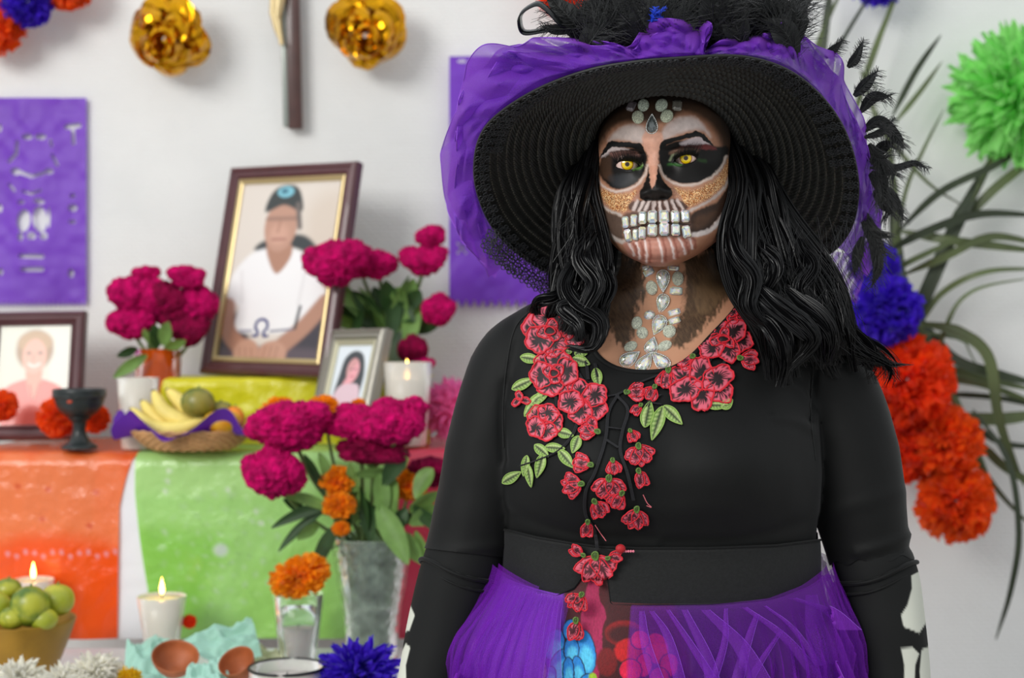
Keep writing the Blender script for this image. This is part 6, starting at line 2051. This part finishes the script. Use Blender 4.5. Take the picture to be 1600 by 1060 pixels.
def leafb(parent, base, d, L_, w_, seed, droop=.35, name='leaf', material=None):
    rs = np.random.RandomState(seed)
    d = d / np.linalg.norm(d)
    t = np.linspace(0, 1, 12)
    P = base + np.outer(t * L_, d) + np.outer(t ** 2, (0, 0, -droop * L_))
    T = np.gradient(P, axis=0); T /= np.linalg.norm(T, axis=1, keepdims=True)
    A = np.cross(T, rs.randn(3) * .4 + np.array([0, 1., .4])); A /= np.linalg.norm(A, axis=1, keepdims=True); B = np.cross(T, A)
    wd = w_ * np.sin(PI * np.clip(t * .94 + .04, 0, 1)) ** .75
    V = np.array([P + A * (wd * u_)[:, None] + B * (abs(u_) * wd * .35)[:, None] for u_ in (-1, -.5, 0, .5, 1)])
    m = MB(); m.grid(V); m.build(name, material or (leaf_d if rs.rand() < .4 else leaf_m), parent)
def marigold(px, py, Y, r, label, seed, base=None, group='orange marigolds in the glass vase', tilt=(0, 0), sc=(1, 1, 1)):
    o_ = at(px, py, Y)
    m = pom('marigold', seed % 3)
    key = ('me', 'marigold', seed % 3)
    e = empty('marigold', tuple(o_), label, 'flower', group)
    if key in VAR: o = bpy.data.objects.new('bloom', VAR[key]); COL.objects.link(o); o.parent = e
    else: o = m.build('bloom', PM['marigold'], e, local=True); VAR[key] = o.data
    rr_ = r / F * Y
    o.scale = (rr_ * sc[0], rr_ * sc[1], rr_ * sc[2])
    d = Vector((0, 0, 1.3)) - Vector(o_)
    o.rotation_mode = 'QUATERNION'
    o.rotation_quaternion = Matrix.Rotation(tilt[0], 4, 'X').to_quaternion() @ Matrix.Rotation(tilt[1], 4, 'Y').to_quaternion() @ d.to_track_quat('Z', 'Y')
    if base is not None:
        b = np.asarray(base)
        P = catmull([o_ + (0, .012, -.2 * rr_), (o_ + b) / 2 + ((o_[0] - b[0]) * .2, .01, .01), b], 12)
        s_ = MB(); s_.tubes(P, .0028, 8); s_.build('stem', stem_m, e)
    return e

# ---- glass vase in front, its bouquet
glass = mat('clear_glass', (235, 242, 240), .05, trans=.95, ior=1.3, spec=.5)
def vase_at(px, Y, zb): return np.array([at(px, 0, Y)[0], Y, zb])
vo = vase_at(581, 2.475, ZL + .003)
vz = empty('glass_vase', tuple(vo), 'tall cut glass vase with murky water under the front bouquet', 'vase')
Hv = .205
prof = [(.0, .0), (.042, .0), (.045, .004), (.0465, .03), (.050, .07), (.059, .12), (.0665, .17), (.072, Hv), (.0685, Hv), (.063, .17), (.055, .12), (.046, .07), (.043, .03), (.038, .012), (0, .010)]
m = MB()
th_ = np.linspace(0, 2 * PI, 96, endpoint=False)
pr = np.array(catmull(prof, 90)); 
Vv = np.stack([pr[:, 0, None] * np.cos(th_), pr[:, 0, None] * np.sin(th_), np.repeat(pr[:, 1, None], 96, 1)], -1)
# diamond cut outside
n_out = 52
zz_ = pr[:n_out, 1, None]
dia = (np.abs(np.sin(th_ * 9 + zz_ * 150)) * np.abs(np.sin(th_ * 9 - zz_ * 150)))
Vv[:n_out, :, :2] *= (1 - .07 * dia * ((zz_ > .05) & (zz_ < Hv - .01)))[..., None]
m.grid(Vv, False, True); m.v[-1] = m.v[-1] + vo
m.build('vase_wall', mat('cut_glass', (176, 190, 176), .14, trans=.75, ior=1.4, var=.35, vscale=45), vz)
m = MB(); m.lathe([(0, .011), (.036, .013), (.042, .03), (.045, .07), (.0475, .085), (0, .086)], vo, 40); m.build('water', mat('murky_water', (120, 130, 104), .1, trans=.6, ior=1.33, var=.2, vscale=20), vz)
rs = np.random.RandomState(9)
m = MB()
bp = vo + (0, 0, Hv)
for i in range(14):
    a = rs.rand() * 6.28; r1 = .03 * rs.rand() ** .5; b2 = a + rs.uniform(-1, 1)
    m.tubes(np.array([vo + (r1 * math.cos(a), r1 * math.sin(a), .016), vo + (.02 * math.cos(b2), .02 * math.sin(b2), .1), bp + (.04 * math.cos(b2), .04 * math.sin(b2), 0)]), .0035, 8)
o = m.build('cut_stems', leaf_d, vz); tag(o, kind='stuff')
FV = 'magenta cockscombs of the front bouquet'
def bv(i): return bp + (.03 * math.cos(i * 2.1), .03 * math.sin(i * 2.1), -.03)
cockscomb(454, 666, 2.40, 66, 50, 'upper left magenta cockscomb of the front bouquet', 1, bv(0), group=FV, leaves=2)
cockscomb(427, 738, 2.38, 48, 50, 'lowest left round cockscomb of the front bouquet', 2, bv(1), group=FV, leaves=2)
cockscomb(564, 662, 2.42, 54, 36, 'flat cockscomb at the middle top of the front bouquet', 3, bv(2), group=FV, leaves=1)
cockscomb(612, 658, 2.38, 54, 44, 'upper right bright cockscomb of the front bouquet', 4, bv(3), group=FV, leaves=2)
cockscomb(582, 704, 2.43, 56, 26, 'shaded cockscomb below the middle one of the front bouquet', 5, bv(4), True, group=FV)
cockscomb(672, 738, 2.47, 34, 30, 'small cockscomb nearest her sleeve in the front bouquet', 6, bv(5), True, group=FV, leaves=2)
for k, (x, y, r, Y, lb) in enumerate([(528, 752, 30, 2.42, 'upper orange marigold in the middle of the front bouquet'), (530, 790, 27, 2.40, 'orange marigold just above the vase rim'), (533, 826, 15, 2.40, 'tiny marigold bud touching the vase rim'),
                                  (640, 758, 30, 2.46, 'marigold on the right side of the front bouquet'), (468, 900, 46, 2.38, 'big marigold drooping left of the glass vase'),
                                  (505, 640, 28, 2.44, 'marigold peeping between the two top cockscombs'), (437, 648, 34, 2.48, 'red orange marigold behind the upper left cockscomb'), (560, 632, 12, 2.46, 'little orange bud above the middle cockscomb')]):
    marigold(x, y, Y, r, lb, k, bv(k) + (0, 0, .02), tilt=(.5 if k == 4 else 0, -.3 if k == 4 else 0), sc=(1.08, .72, 1) if k == 4 else (1, .8, 1))
lv = empty('foliage_sprig', tuple(bp), 'loose green leaves filling the front bouquet above the glass vase', 'foliage')
for i, (x, y, x2, y2, w_) in enumerate([(560, 800, 545, 700, .013), (575, 830, 560, 740, .014), (600, 810, 590, 720, .015), (610, 820, 620, 730, .014), (590, 790, 625, 860, .020), (640, 800, 690, 760, .018), (640, 820, 700, 790, .018), (650, 780, 680, 720, .017),
                                        (520, 800, 440, 770, .010), (520, 790, 436, 820, .010), (505, 800, 450, 850, .009), (530, 820, 500, 880, .015), (510, 780, 470, 690, .009), (520, 770, 495, 690, .009), (650, 830, 668, 880, .014), (545, 830, 520, 760, .014),
                                        (600, 760, 640, 690, .016), (570, 720, 590, 640, .010), (620, 830, 650, 870, .016), (560, 820, 600, 790, .014), (500, 820, 470, 840, .011), (640, 790, 690, 830, .016), (580, 850, 570, 760, .014), (610, 850, 640, 780, .014), (545, 845, 520, 790, .012)]):
    a, b = at(x, y, 2.42), at(x2, y2, 2.40 + .01 * (i % 4))
    d = b - a; L_ = np.linalg.norm(d)
    leafb(lv, a, d + np.array([0, 0, .25 * L_]), L_ * 1.08, w_, i, .28)

# ---- middle bouquet behind the pewter frame
def cup(name, px, Y, zb, h_, r0, r1, material, label, wax=None, lit=False, cat='candle', wax_m=None, group=None, rim=None):
    o_ = vase_at(px, Y, zb)
    e = empty(name, tuple(o_), label, cat, group)
    m = MB(); m.lathe([(0, 0), (r0 * .95, 0), (r0, .003), ((r0 + r1) / 2, h_ / 2), (r1, h_), (r1 - .002, h_), ((r0 + r1) / 2 - .0025, h_ / 2), (r0 - .003, .006), (0, .006)], o_, 48); m.build('glass', material, e)
    if wax:
        rw = r0 + (r1 - r0) * wax / h_ - .003
        m = MB(); m.lathe([(0, .007), (r0 - .004, .007), (rw, wax), (rw * .6, wax - .001), (0, wax - .002)], o_, 40); m.build('wax', wax_m, e)
        m = MB(); m.tubes(np.array([o_ + (0, 0, wax - .004), o_ + (.0005, 0, wax + .004), o_ + (.001, 0, wax + .009)]), .0009, 6); m.build('wick', M['lash'], e)
        if lit:
            m = MB(); m.lathe([(0, 0), (.0028, .003), (.0042, .008), (.0036, .015), (.0018, .023), (.0003, .030)], o_ + (0, 0, wax + .006), 16)
            m.build('flame', mat('flame', (255, 200, 110), .5, emit=((255, 196, 96), 14)), e)
    if rim:
        m = MB(); t_ = np.linspace(0, 2 * PI, 49); m.tubes(o_ + np.stack([r1 * np.cos(t_), r1 * np.sin(t_), 0 * t_ + h_], -1), .0022, 8, caps=False); m.build('rim', rim, e)
    return e
tissue_g = mat('frosted_glass', (236, 230, 218), .3, trans=.35, ior=1.3)
milk = mat('milky_wax', (236, 222, 196), .5, sss=.3)
ivory = mat('ivory_wax', (232, 222, 180), .5, sss=.3)
o2 = vase_at(610, 2.80, zt + .004)
cup('flower_vase', 612, 2.87, zt + .003, .11, .035, .045, mat('green_glass', (170, 190, 170), .1, trans=.6, ior=1.3), 'short glass vase hidden behind the pewter frame', cat='vase')
bp2 = np.array([at(612, 0, 2.87)[0], 2.87, zt + .10])
G2 = 'magenta cockscombs of the bouquet beside the big portrait'
for k, (x, y, rx, ry, lb, dk) in enumerate([(524, 412, 40, 40, 'leftmost cockscomb overlapping the big portrait frame', 0), (560, 408, 30, 30, 'second cockscomb from the left beside the big portrait', 0), (590, 414, 26, 26, 'third cockscomb above the pewter frame', 0),
                                            (672, 371, 19, 20, 'highest round cockscomb of the bouquet behind the pewter frame', 0), (662, 408, 30, 26, 'cockscomb just beneath the highest one', 0), (686, 484, 22, 28, 'cockscomb hanging right beside the purple banner', 0),
                                            (645, 548, 18, 28, 'dark drooping cockscomb above the glass candle', 1), (660, 572, 16, 14, 'lowest drooping bud above the glass candle', 0)]):
    cockscomb(x, y, 2.76 if k != 0 else 2.70, rx * 1.16, ry * 1.12, lb, 20 + k, bp2 + (.01 * math.cos(k), .01 * math.sin(k), 0), bool(dk), G2, 0)
lv2 = empty('foliage_sprig', tuple(bp2), 'green leaves of the bouquet between the pewter frame and banner', 'foliage')
for i, (x, y, x2, y2, w_) in enumerate([(590, 520, 505, 425, .016), (600, 520, 545, 440, .018), (580, 515, 520, 470, .016), (610, 520, 580, 430, .018), (615, 510, 600, 420, .018), (620, 520, 625, 430, .020), (630, 510, 660, 440, .022), (625, 500, 650, 420, .018), (640, 510, 695, 450, .018),
                                        (560, 515, 510, 490, .014), (600, 500, 560, 500, .018), (640, 520, 690, 500, .018), (570, 470, 560, 520, .016), (630, 520, 660, 560, .012), (605, 480, 640, 500, .022), (585, 460, 600, 520, .020), (620, 450, 610, 520, .018), (650, 470, 640, 530, .018), (560, 450, 590, 500, .016), (540, 530, 495, 560, .016), (640, 430, 618, 470, .012), (505, 540, 490, 560, .018)]):
    a, b = at(x, y, 2.80), at(x2, y2, 2.76 + .01 * (i % 4))
    d = b - a; L_ = np.linalg.norm(d)
    leafb(lv2, a, d + np.array([0, 0, .25 * L_]), L_ * 1.1, w_, i + 40, .28)

# ---- left bouquet in the orange glass
ov = vase_at(247, 2.80, ZU + .006)
cup('orange_vase', 247, 2.80, ZU + .005, .185, .038, .046, mat('orange_glass', (222, 96, 20), .1, trans=.55, ior=1.35), 'orange glass vase of cockscombs left of the big portrait', cat='vase', wax=.11, wax_m=mat('amber_water', (190, 96, 30), .1, trans=.5, ior=1.33))
bp3 = ov + (0, 0, .17)
G3 = 'magenta cockscombs in the orange vase'
for k, (x, y, rx, ry, lb, dk) in enumerate([(205, 462, 26, 30, 'leftmost cockscomb in the orange vase', 0), (237, 466, 32, 32, 'central cockscomb in the orange vase', 0), (228, 432, 16, 14, 'small top left cockscomb in the orange vase', 0), (291, 433, 23, 18, 'top right cockscomb in the orange vase', 0),
                                            (262, 470, 28, 30, 'cockscomb right of the centre in the orange vase', 1), (305, 478, 25, 36, 'rightmost cockscomb in the orange vase', 0), (205, 506, 26, 26, 'lower left cockscomb in the orange vase', 0), (296, 515, 22, 26, 'lowest right cockscomb in the orange vase', 1), (272, 494, 26, 22, 'dark cockscomb low in the middle of the orange vase', 1)]):
    cockscomb(x, y, 2.76 + .012 * (k % 3), rx * 1.28, ry * 1.22, lb, 40 + k, bp3 + (.02 * math.cos(k * 2), .02 * math.sin(k * 2), -.03), bool(dk), G3)
lv3 = empty('foliage_sprig', tuple(bp3), 'few green leaves at the mouth of the orange vase', 'foliage')
for i, (x, y, x2, y2, w_) in enumerate([(230, 555, 186, 580, .012), (245, 545, 240, 510, .014), (255, 540, 262, 505, .014), (240, 540, 228, 515, .012), (260, 545, 285, 530, .012), (215, 545, 188, 552, .010)]):
    a, b = at(x, y, 2.74), at(x2, y2, 2.72)
    d = b - a; L_ = np.linalg.norm(d); leafb(lv3, a, d, L_ * 1.2, w_, i + 80, .1)

# ---- candles
cup('glass_candle', 216, 2.64, ZU + .006, .132, .030, .038, tissue_g, 'milky glass candle in front of the orange vase', wax=.115, wax_m=milk)
cup('glass_candle', 636, 2.64, ZU + .012, .155, .036, .046, tissue_g, 'lit milky glass candle beside the pink tissue flower', wax=.125, wax_m=milk, lit=True)
cup('votive_candle', 253, 2.45, ZL + .004, .108, .026, .042, tissue_g, 'lit ivory votive candle in front of the green sheet', wax=.104, wax_m=ivory, lit=True)
cup('votive_candle', 466, 2.42, ZL + .004, .118, .030, .044, glass, 'clear glass votive half full of wax left of the vase', wax=.062, wax_m=mat('pink_wax', (226, 206, 200), .5, sss=.2))
cup('jar_candle', 448, 2.12, ZL + .004, .062, .052, .056, mat('jar_glass', (220, 218, 212), .15, trans=.4, ior=1.3), 'wide jar candle with black rim at the bottom edge', wax=.045, wax_m=mat('jar_wax', (206, 200, 194), .5), rim=mat('black_rim', (20, 22, 24), .4))
cup('votive_candle', 52, 2.52, ZL + .004, .125, .030, .036, tissue_g, 'lit candle behind the bowl of green limes', wax=.12, wax_m=ivory, lit=True)

# ---- black clay goblet
clay = mat('black_clay', (34, 40, 40), .35, var=.3, vscale=25, bump=.4, bscale=60)
go = vase_at(124, 2.60, ZU + .009)
gb = empty('incense_goblet', tuple(go), 'black clay incense goblet standing on the orange sheet', 'goblet')
m = MB(); m.lathe(catmull([(0, 0), (.030, 0), (.031, .006), (.020, .014), (.012, .030), (.013, .048), (.020, .058), (.0, .060)], 40), go, 40); m.build('foot', clay, gb)
m = MB(); m.lathe(catmull([(.0, .056), (.022, .060), (.038, .074), (.045, .092), (.0475, .098), (.0475, .108), (.0445, .109), (.041, .096), (.028, .078), (0, .072)], 60), go, 48); m.build('bowl', clay, gb)
m = MB(); t_ = np.linspace(0, 2 * PI, 49); m.tubes(go + np.stack([.0465 * np.cos(t_), .0465 * np.sin(t_), 0 * t_ + .097], -1), .0022, 8, caps=False); m.build('rim_band', clay, gb)
m = MB(); m.sphere(go + (-.004, -.044, .088), (.005, .002, .003), 10, 8); m.build('red_spot', mat('red_dot', (190, 70, 40), .5), gb)

# ---- fruit basket with purple tissue
fo = vase_at(300, 2.585, ZU + .009)
bk = empty('fruit_basket', tuple(fo), 'round woven basket lined with purple tissue on the altar', 'basket')
wick = mat('wicker', (196, 150, 100), .6, var=.25, vscale=40, bump=.6, bscale=90)
m = MB()
for i in range(9):
    t = i / 8; r = .070 + .040 * t ** .7
    t_ = np.linspace(0, 2 * PI, 97)
    m.tubes(fo + np.stack([r * np.cos(t_), r * .72 * np.sin(t_) + .0, 0 * t_ + .003 + .032 * t + .0012 * np.sin(t_ * 24 + PI * (i % 2))], -1), .0028, 6, caps=False)
m.lathe([(0, .002), (.07, .002), (.108, .035), (.104, .035), (.068, .006), (0, .006)], fo, 48, squash=.72)
m.build('basket', wick, bk)
V = []
t_ = np.linspace(0, 2 * PI, 240)
zig = .5 + .5 * np.sin(t_ * 5 + .6); zig2 = .5 + .5 * np.sin(t_ * 11)
for k in np.linspace(0, 1, 14):
    r = .085 + .052 * k + .018 * k * zig2 * .6
    z = .030 + .040 * k ** 1.2 * zig - .014 * k * (1 - zig) * (np.sin(t_) < .2) + .008 * k * zig2 + .002 * k
    V.append(fo + np.stack([r * np.cos(t_), r * .70 * np.sin(t_), z], -1))
m = MB(); m.grid(np.array(V)); m.build('tissue_lining', mat('purple_tissue', (96, 36, 168), .5, transl=.25, bump=.4, bscale=40), bk)
banana_m = mat('banana_skin', (238, 216, 120), .5, var=.12, vscale=30)
for (pts, lb) in [([(205, 640, 2.58), (235, 668, 2.56), (275, 672, 2.56), (320, 655, 2.57)], 'lowest banana in the fruit basket'), ([(240, 612, 2.59), (258, 645, 2.58), (300, 662, 2.58), (330, 655, 2.59)], 'middle banana in the fruit basket'), ([(262, 610, 2.61), (285, 632, 2.60), (308, 652, 2.60), (335, 655, 2.61)], 'banana furthest back in the fruit basket'),
                  ([(222, 628, 2.60), (245, 655, 2.59), (280, 668, 2.59), (318, 660, 2.60)], 'banana between the lowest and middle ones')]:
    P = np.array([at(*c) for c in catmull(pts, 24)])
    t = np.linspace(0, 1, 24)
    o_ = P.mean(0)
    m = MB(); m.tubes(P, np.clip(.016 * np.sin(PI * np.clip(t * .96 + .02, 0, 1)) ** .42, .0035, 1), 6)
    b_ = m.build('banana', banana_m, origin=tuple(o_)); tag(b_, lb, 'fruit', 'bananas in the basket')
    s_ = MB(); s_.sphere(P[0], .0045, 10, 8); s_.build('tip', mat('banana_tip', (70, 56, 36), .7), b_)
def fruit(name, px, py, Y, rx, ry, material, label, group=None, seed=0, stalk=True):
    o_ = at(px, py, Y)
    r = rx / F * Y
    m = MB(); m.sphere((0, 0, 0), (r, r * .95, ry / F * Y), 40, 28, fn=lambda D: 1 + .03 * vnoise(D + seed * 3.1, 1.6) - .03 * np.exp(-((1 - D[..., 2]) / .02)))
    o = m.build(name, material, loc=tuple(o_)); o['_o'] = tuple(float(a) for a in o_)
    if stalk:
        s_ = MB(); s_.tubes(np.array([(0, 0, ry / F * Y * .93), (.002, 0, ry / F * Y * 1.05), (.003, 0, ry / F * Y * 1.14)]), .0016, 6); s_.build('stalk', stem_m, o, local=True)
    return tag(o, label, 'fruit', group)
def twotone(nm, a, b, sc=14):
    m, n, bs, out = nmat(nm)
    co = n.nodes.new('ShaderNodeTexCoord'); t = n.nodes.new('ShaderNodeTexNoise'); t.inputs['Scale'].default_value = sc; t.inputs['Detail'].default_value = 3
    n.links.new(co.outputs['Object'], t.inputs['Vector'])
    r = n.nodes.new('ShaderNodeValToRGB'); r.color_ramp.elements[0].position = .4; r.color_ramp.elements[1].position = .6
    r.color_ramp.elements[0].color = (*lin(a), 1); r.color_ramp.elements[1].color = (*lin(b), 1)
    n.links.new(t.outputs['Fac'], r.inputs[0]); n.links.new(r.outputs[0], bs.inputs['Base Color'])
    bs.inputs['Roughness'].default_value = .35
    return m
mango = twotone('green_mango', (84, 104, 34), (140, 130, 50), 22)
yel = twotone('yellow_fruit', (222, 176, 20), (206, 140, 20), 22)
lime_y = twotone('yellow_lime', (186, 180, 50), (150, 158, 40), 20)
lime_g = twotone('green_lime', (74, 104, 26), (166, 168, 46), 26)
fruit('mango', 309, 630, 2.57, 27, 24, mango, 'round green fruit on top of the basket', seed=1)
fruit('mango', 344, 640, 2.60, 20, 13, mango, 'small green fruit right of the round green one', seed=2)
fruit('orange_fruit', 347, 660, 2.545, 30, 19, yel, 'yellow fruit at the right of the basket', seed=3)
fruit('orange_fruit', 366, 655, 2.59, 16, 20, twotone('orange_peel', (226, 120, 20), (236, 150, 30)), 'orange fruit at the far right of the basket behind yellow one', seed=4)
# limes in a paper lined bowl
lo_ = vase_at(28, 2.30, ZL + .003)
lbw = empty('lime_bowl', tuple(lo_), 'brown gold bowl full of limes at the lower left', 'bowl')
m = MB(); m.lathe(catmull([(0, 0), (.052, 0), (.062, .02), (.078, .06), (.090, .095), (.087, .095), (.074, .06), (.058, .022), (.045, .008), (0, .007)], 60), lo_, 48); m.build('bowl', mat('gold_brown', (150, 112, 30), .4, metal=.25, var=.2, vscale=20), lbw)
for k, (x, y, Y, rx, ry, mm, lb) in enumerate([(-10, 950, 2.27, 28, 26, lime_y, 'yellow lime cut by the left edge of the picture'), (47, 948, 2.25, 31, 32, lime_g, 'largest green lime at the front of the bowl'), (89, 938, 2.29, 27, 25, lime_y, 'yellow lime at the right of the bowl'),
                                               (12, 922, 2.32, 22, 18, lime_g, 'dark green lime at the back left of the bowl'), (68, 968, 2.25, 22, 18, lime_y, 'low yellow lime half sunk in the bowl'), (20, 966, 2.24, 22, 18, lime_g, 'dark lime low beside the yellow one in the bowl')]):
    fruit('lime', x, y, Y, rx, ry, mm, lb, 'limes in the bowl', k)

# ---- tissue, clay and petals on the low table
mint = mat('mint_tissue', (176, 222, 206), .5, transl=.35, bump=.3, bscale=30)
def tissue(name, quad, label, Y, seed, material=mint, cr=.012):
    """crumpled sheet given by four photograph corners with depths"""
    a, b, c, d = [at(*q_) for q_ in quad]
    U_, V_ = np.meshgrid(np.linspace(0, 1, 40), np.linspace(0, 1, 40), indexing='ij')
    P = (a * ((1 - U_) * (1 - V_))[..., None] + b * (U_ * (1 - V_))[..., None] + c * (U_ * V_)[..., None] + d * ((1 - U_) * V_)[..., None])
    n_ = np.cross(b - a, d - a); n_ /= np.linalg.norm(n_)
    f1 = np.abs(vnoise(np.stack([U_ * 3 + seed, V_ * 3, U_ * 0], -1))) + .4 * np.abs(vnoise(np.stack([U_ * 7 + seed, V_ * 7, U_ * 0], -1)))
    P = P + n_ * (cr * f1 * 2)[..., None]
    P[..., 2] = np.maximum(P[..., 2], ZL + .003)
    m = MB(); m.grid(P)
    o = m.build(name, material, origin=tuple(P.mean((0, 1)))); tag(o, label, 'tissue paper')
    return o
tissue('tissue_paper', [(198, 998, 2.30), (258, 985, 2.36), (300, 1055, 2.26), (208, 1060, 2.2)], 'mint tissue sheet below the lit ivory votive', 2.3, 1)
tissue('tissue_paper', [(282, 988, 2.34), (392, 958, 2.38), (408, 1015, 2.36), (300, 1020, 2.30)], 'mint tissue sheet standing up in the middle of the low table', 2.3, 2)
tissue('tissue_paper', [(295, 1032, 2.16), (345, 1020, 2.18), (372, 1075, 2.10), (270, 1080, 2.08)], 'mint tissue sheet in front of the two clay pieces', 2.1, 3)
tissue('tissue_paper', [(372, 1005, 2.42), (412, 995, 2.44), (455, 1025, 2.40), (380, 1030, 2.38)], 'cream tissue sheet left of the clear votive', 2.4, 4, mat('cream_tissue', (206, 208, 170), .6, transl=.3))
terra = mat('terracotta', (166, 92, 52), .55, var=.25, vscale=25)
def dish(px, py, Y, r, h_, label, tilt):
    o_ = at(px, py, Y)
    m = MB(); m.lathe(catmull([(0, 0), (r * .4, .002), (r * .85, h_ * .6), (r, h_), (r * .94, h_), (r * .8, h_ * .62), (r * .36, h_ * .2), (0, h_ * .18)], 40), (0, 0, 0), 40)
    o = m.build('clay_dish', terra, loc=tuple(o_)); o.rotation_euler = tilt
    return tag(o, label, 'dish', 'small clay dishes wrapped in tissue')
dish(272, 1052, 2.20, .036, .034, 'left brown clay dish wrapped in mint tissue', (.5, .2, 0))
dish(382, 1058, 2.16, .028, .036, 'right brown clay dish next to the jar candle', (.6, -.3, 0))
for k, (x, y, r, mm, lb) in enumerate([(30, 1062, 42, 'white', 'white tissue flower under the lime bowl at the left'), (100, 1070, 44, 'white', 'white tissue flower right of the lime bowl'), (150, 1056, 46, 'white', 'white tissue flower furthest right of the three'), (200, 1060, 22, 'yellow', 'yellow tissue flower beside the white ones')]):
    pompon('paper_flower', 'tissue', x, y, 2.12, r, PM[mm], lb, 'paper flowers along the bottom edge', k, tilt=(.9, 0))
pompon('paper_flower', 'crepe', 296, 972, 2.46, 11, PM['red_orange'], 'tiny red flower beside the lit ivory votive', None, 1)
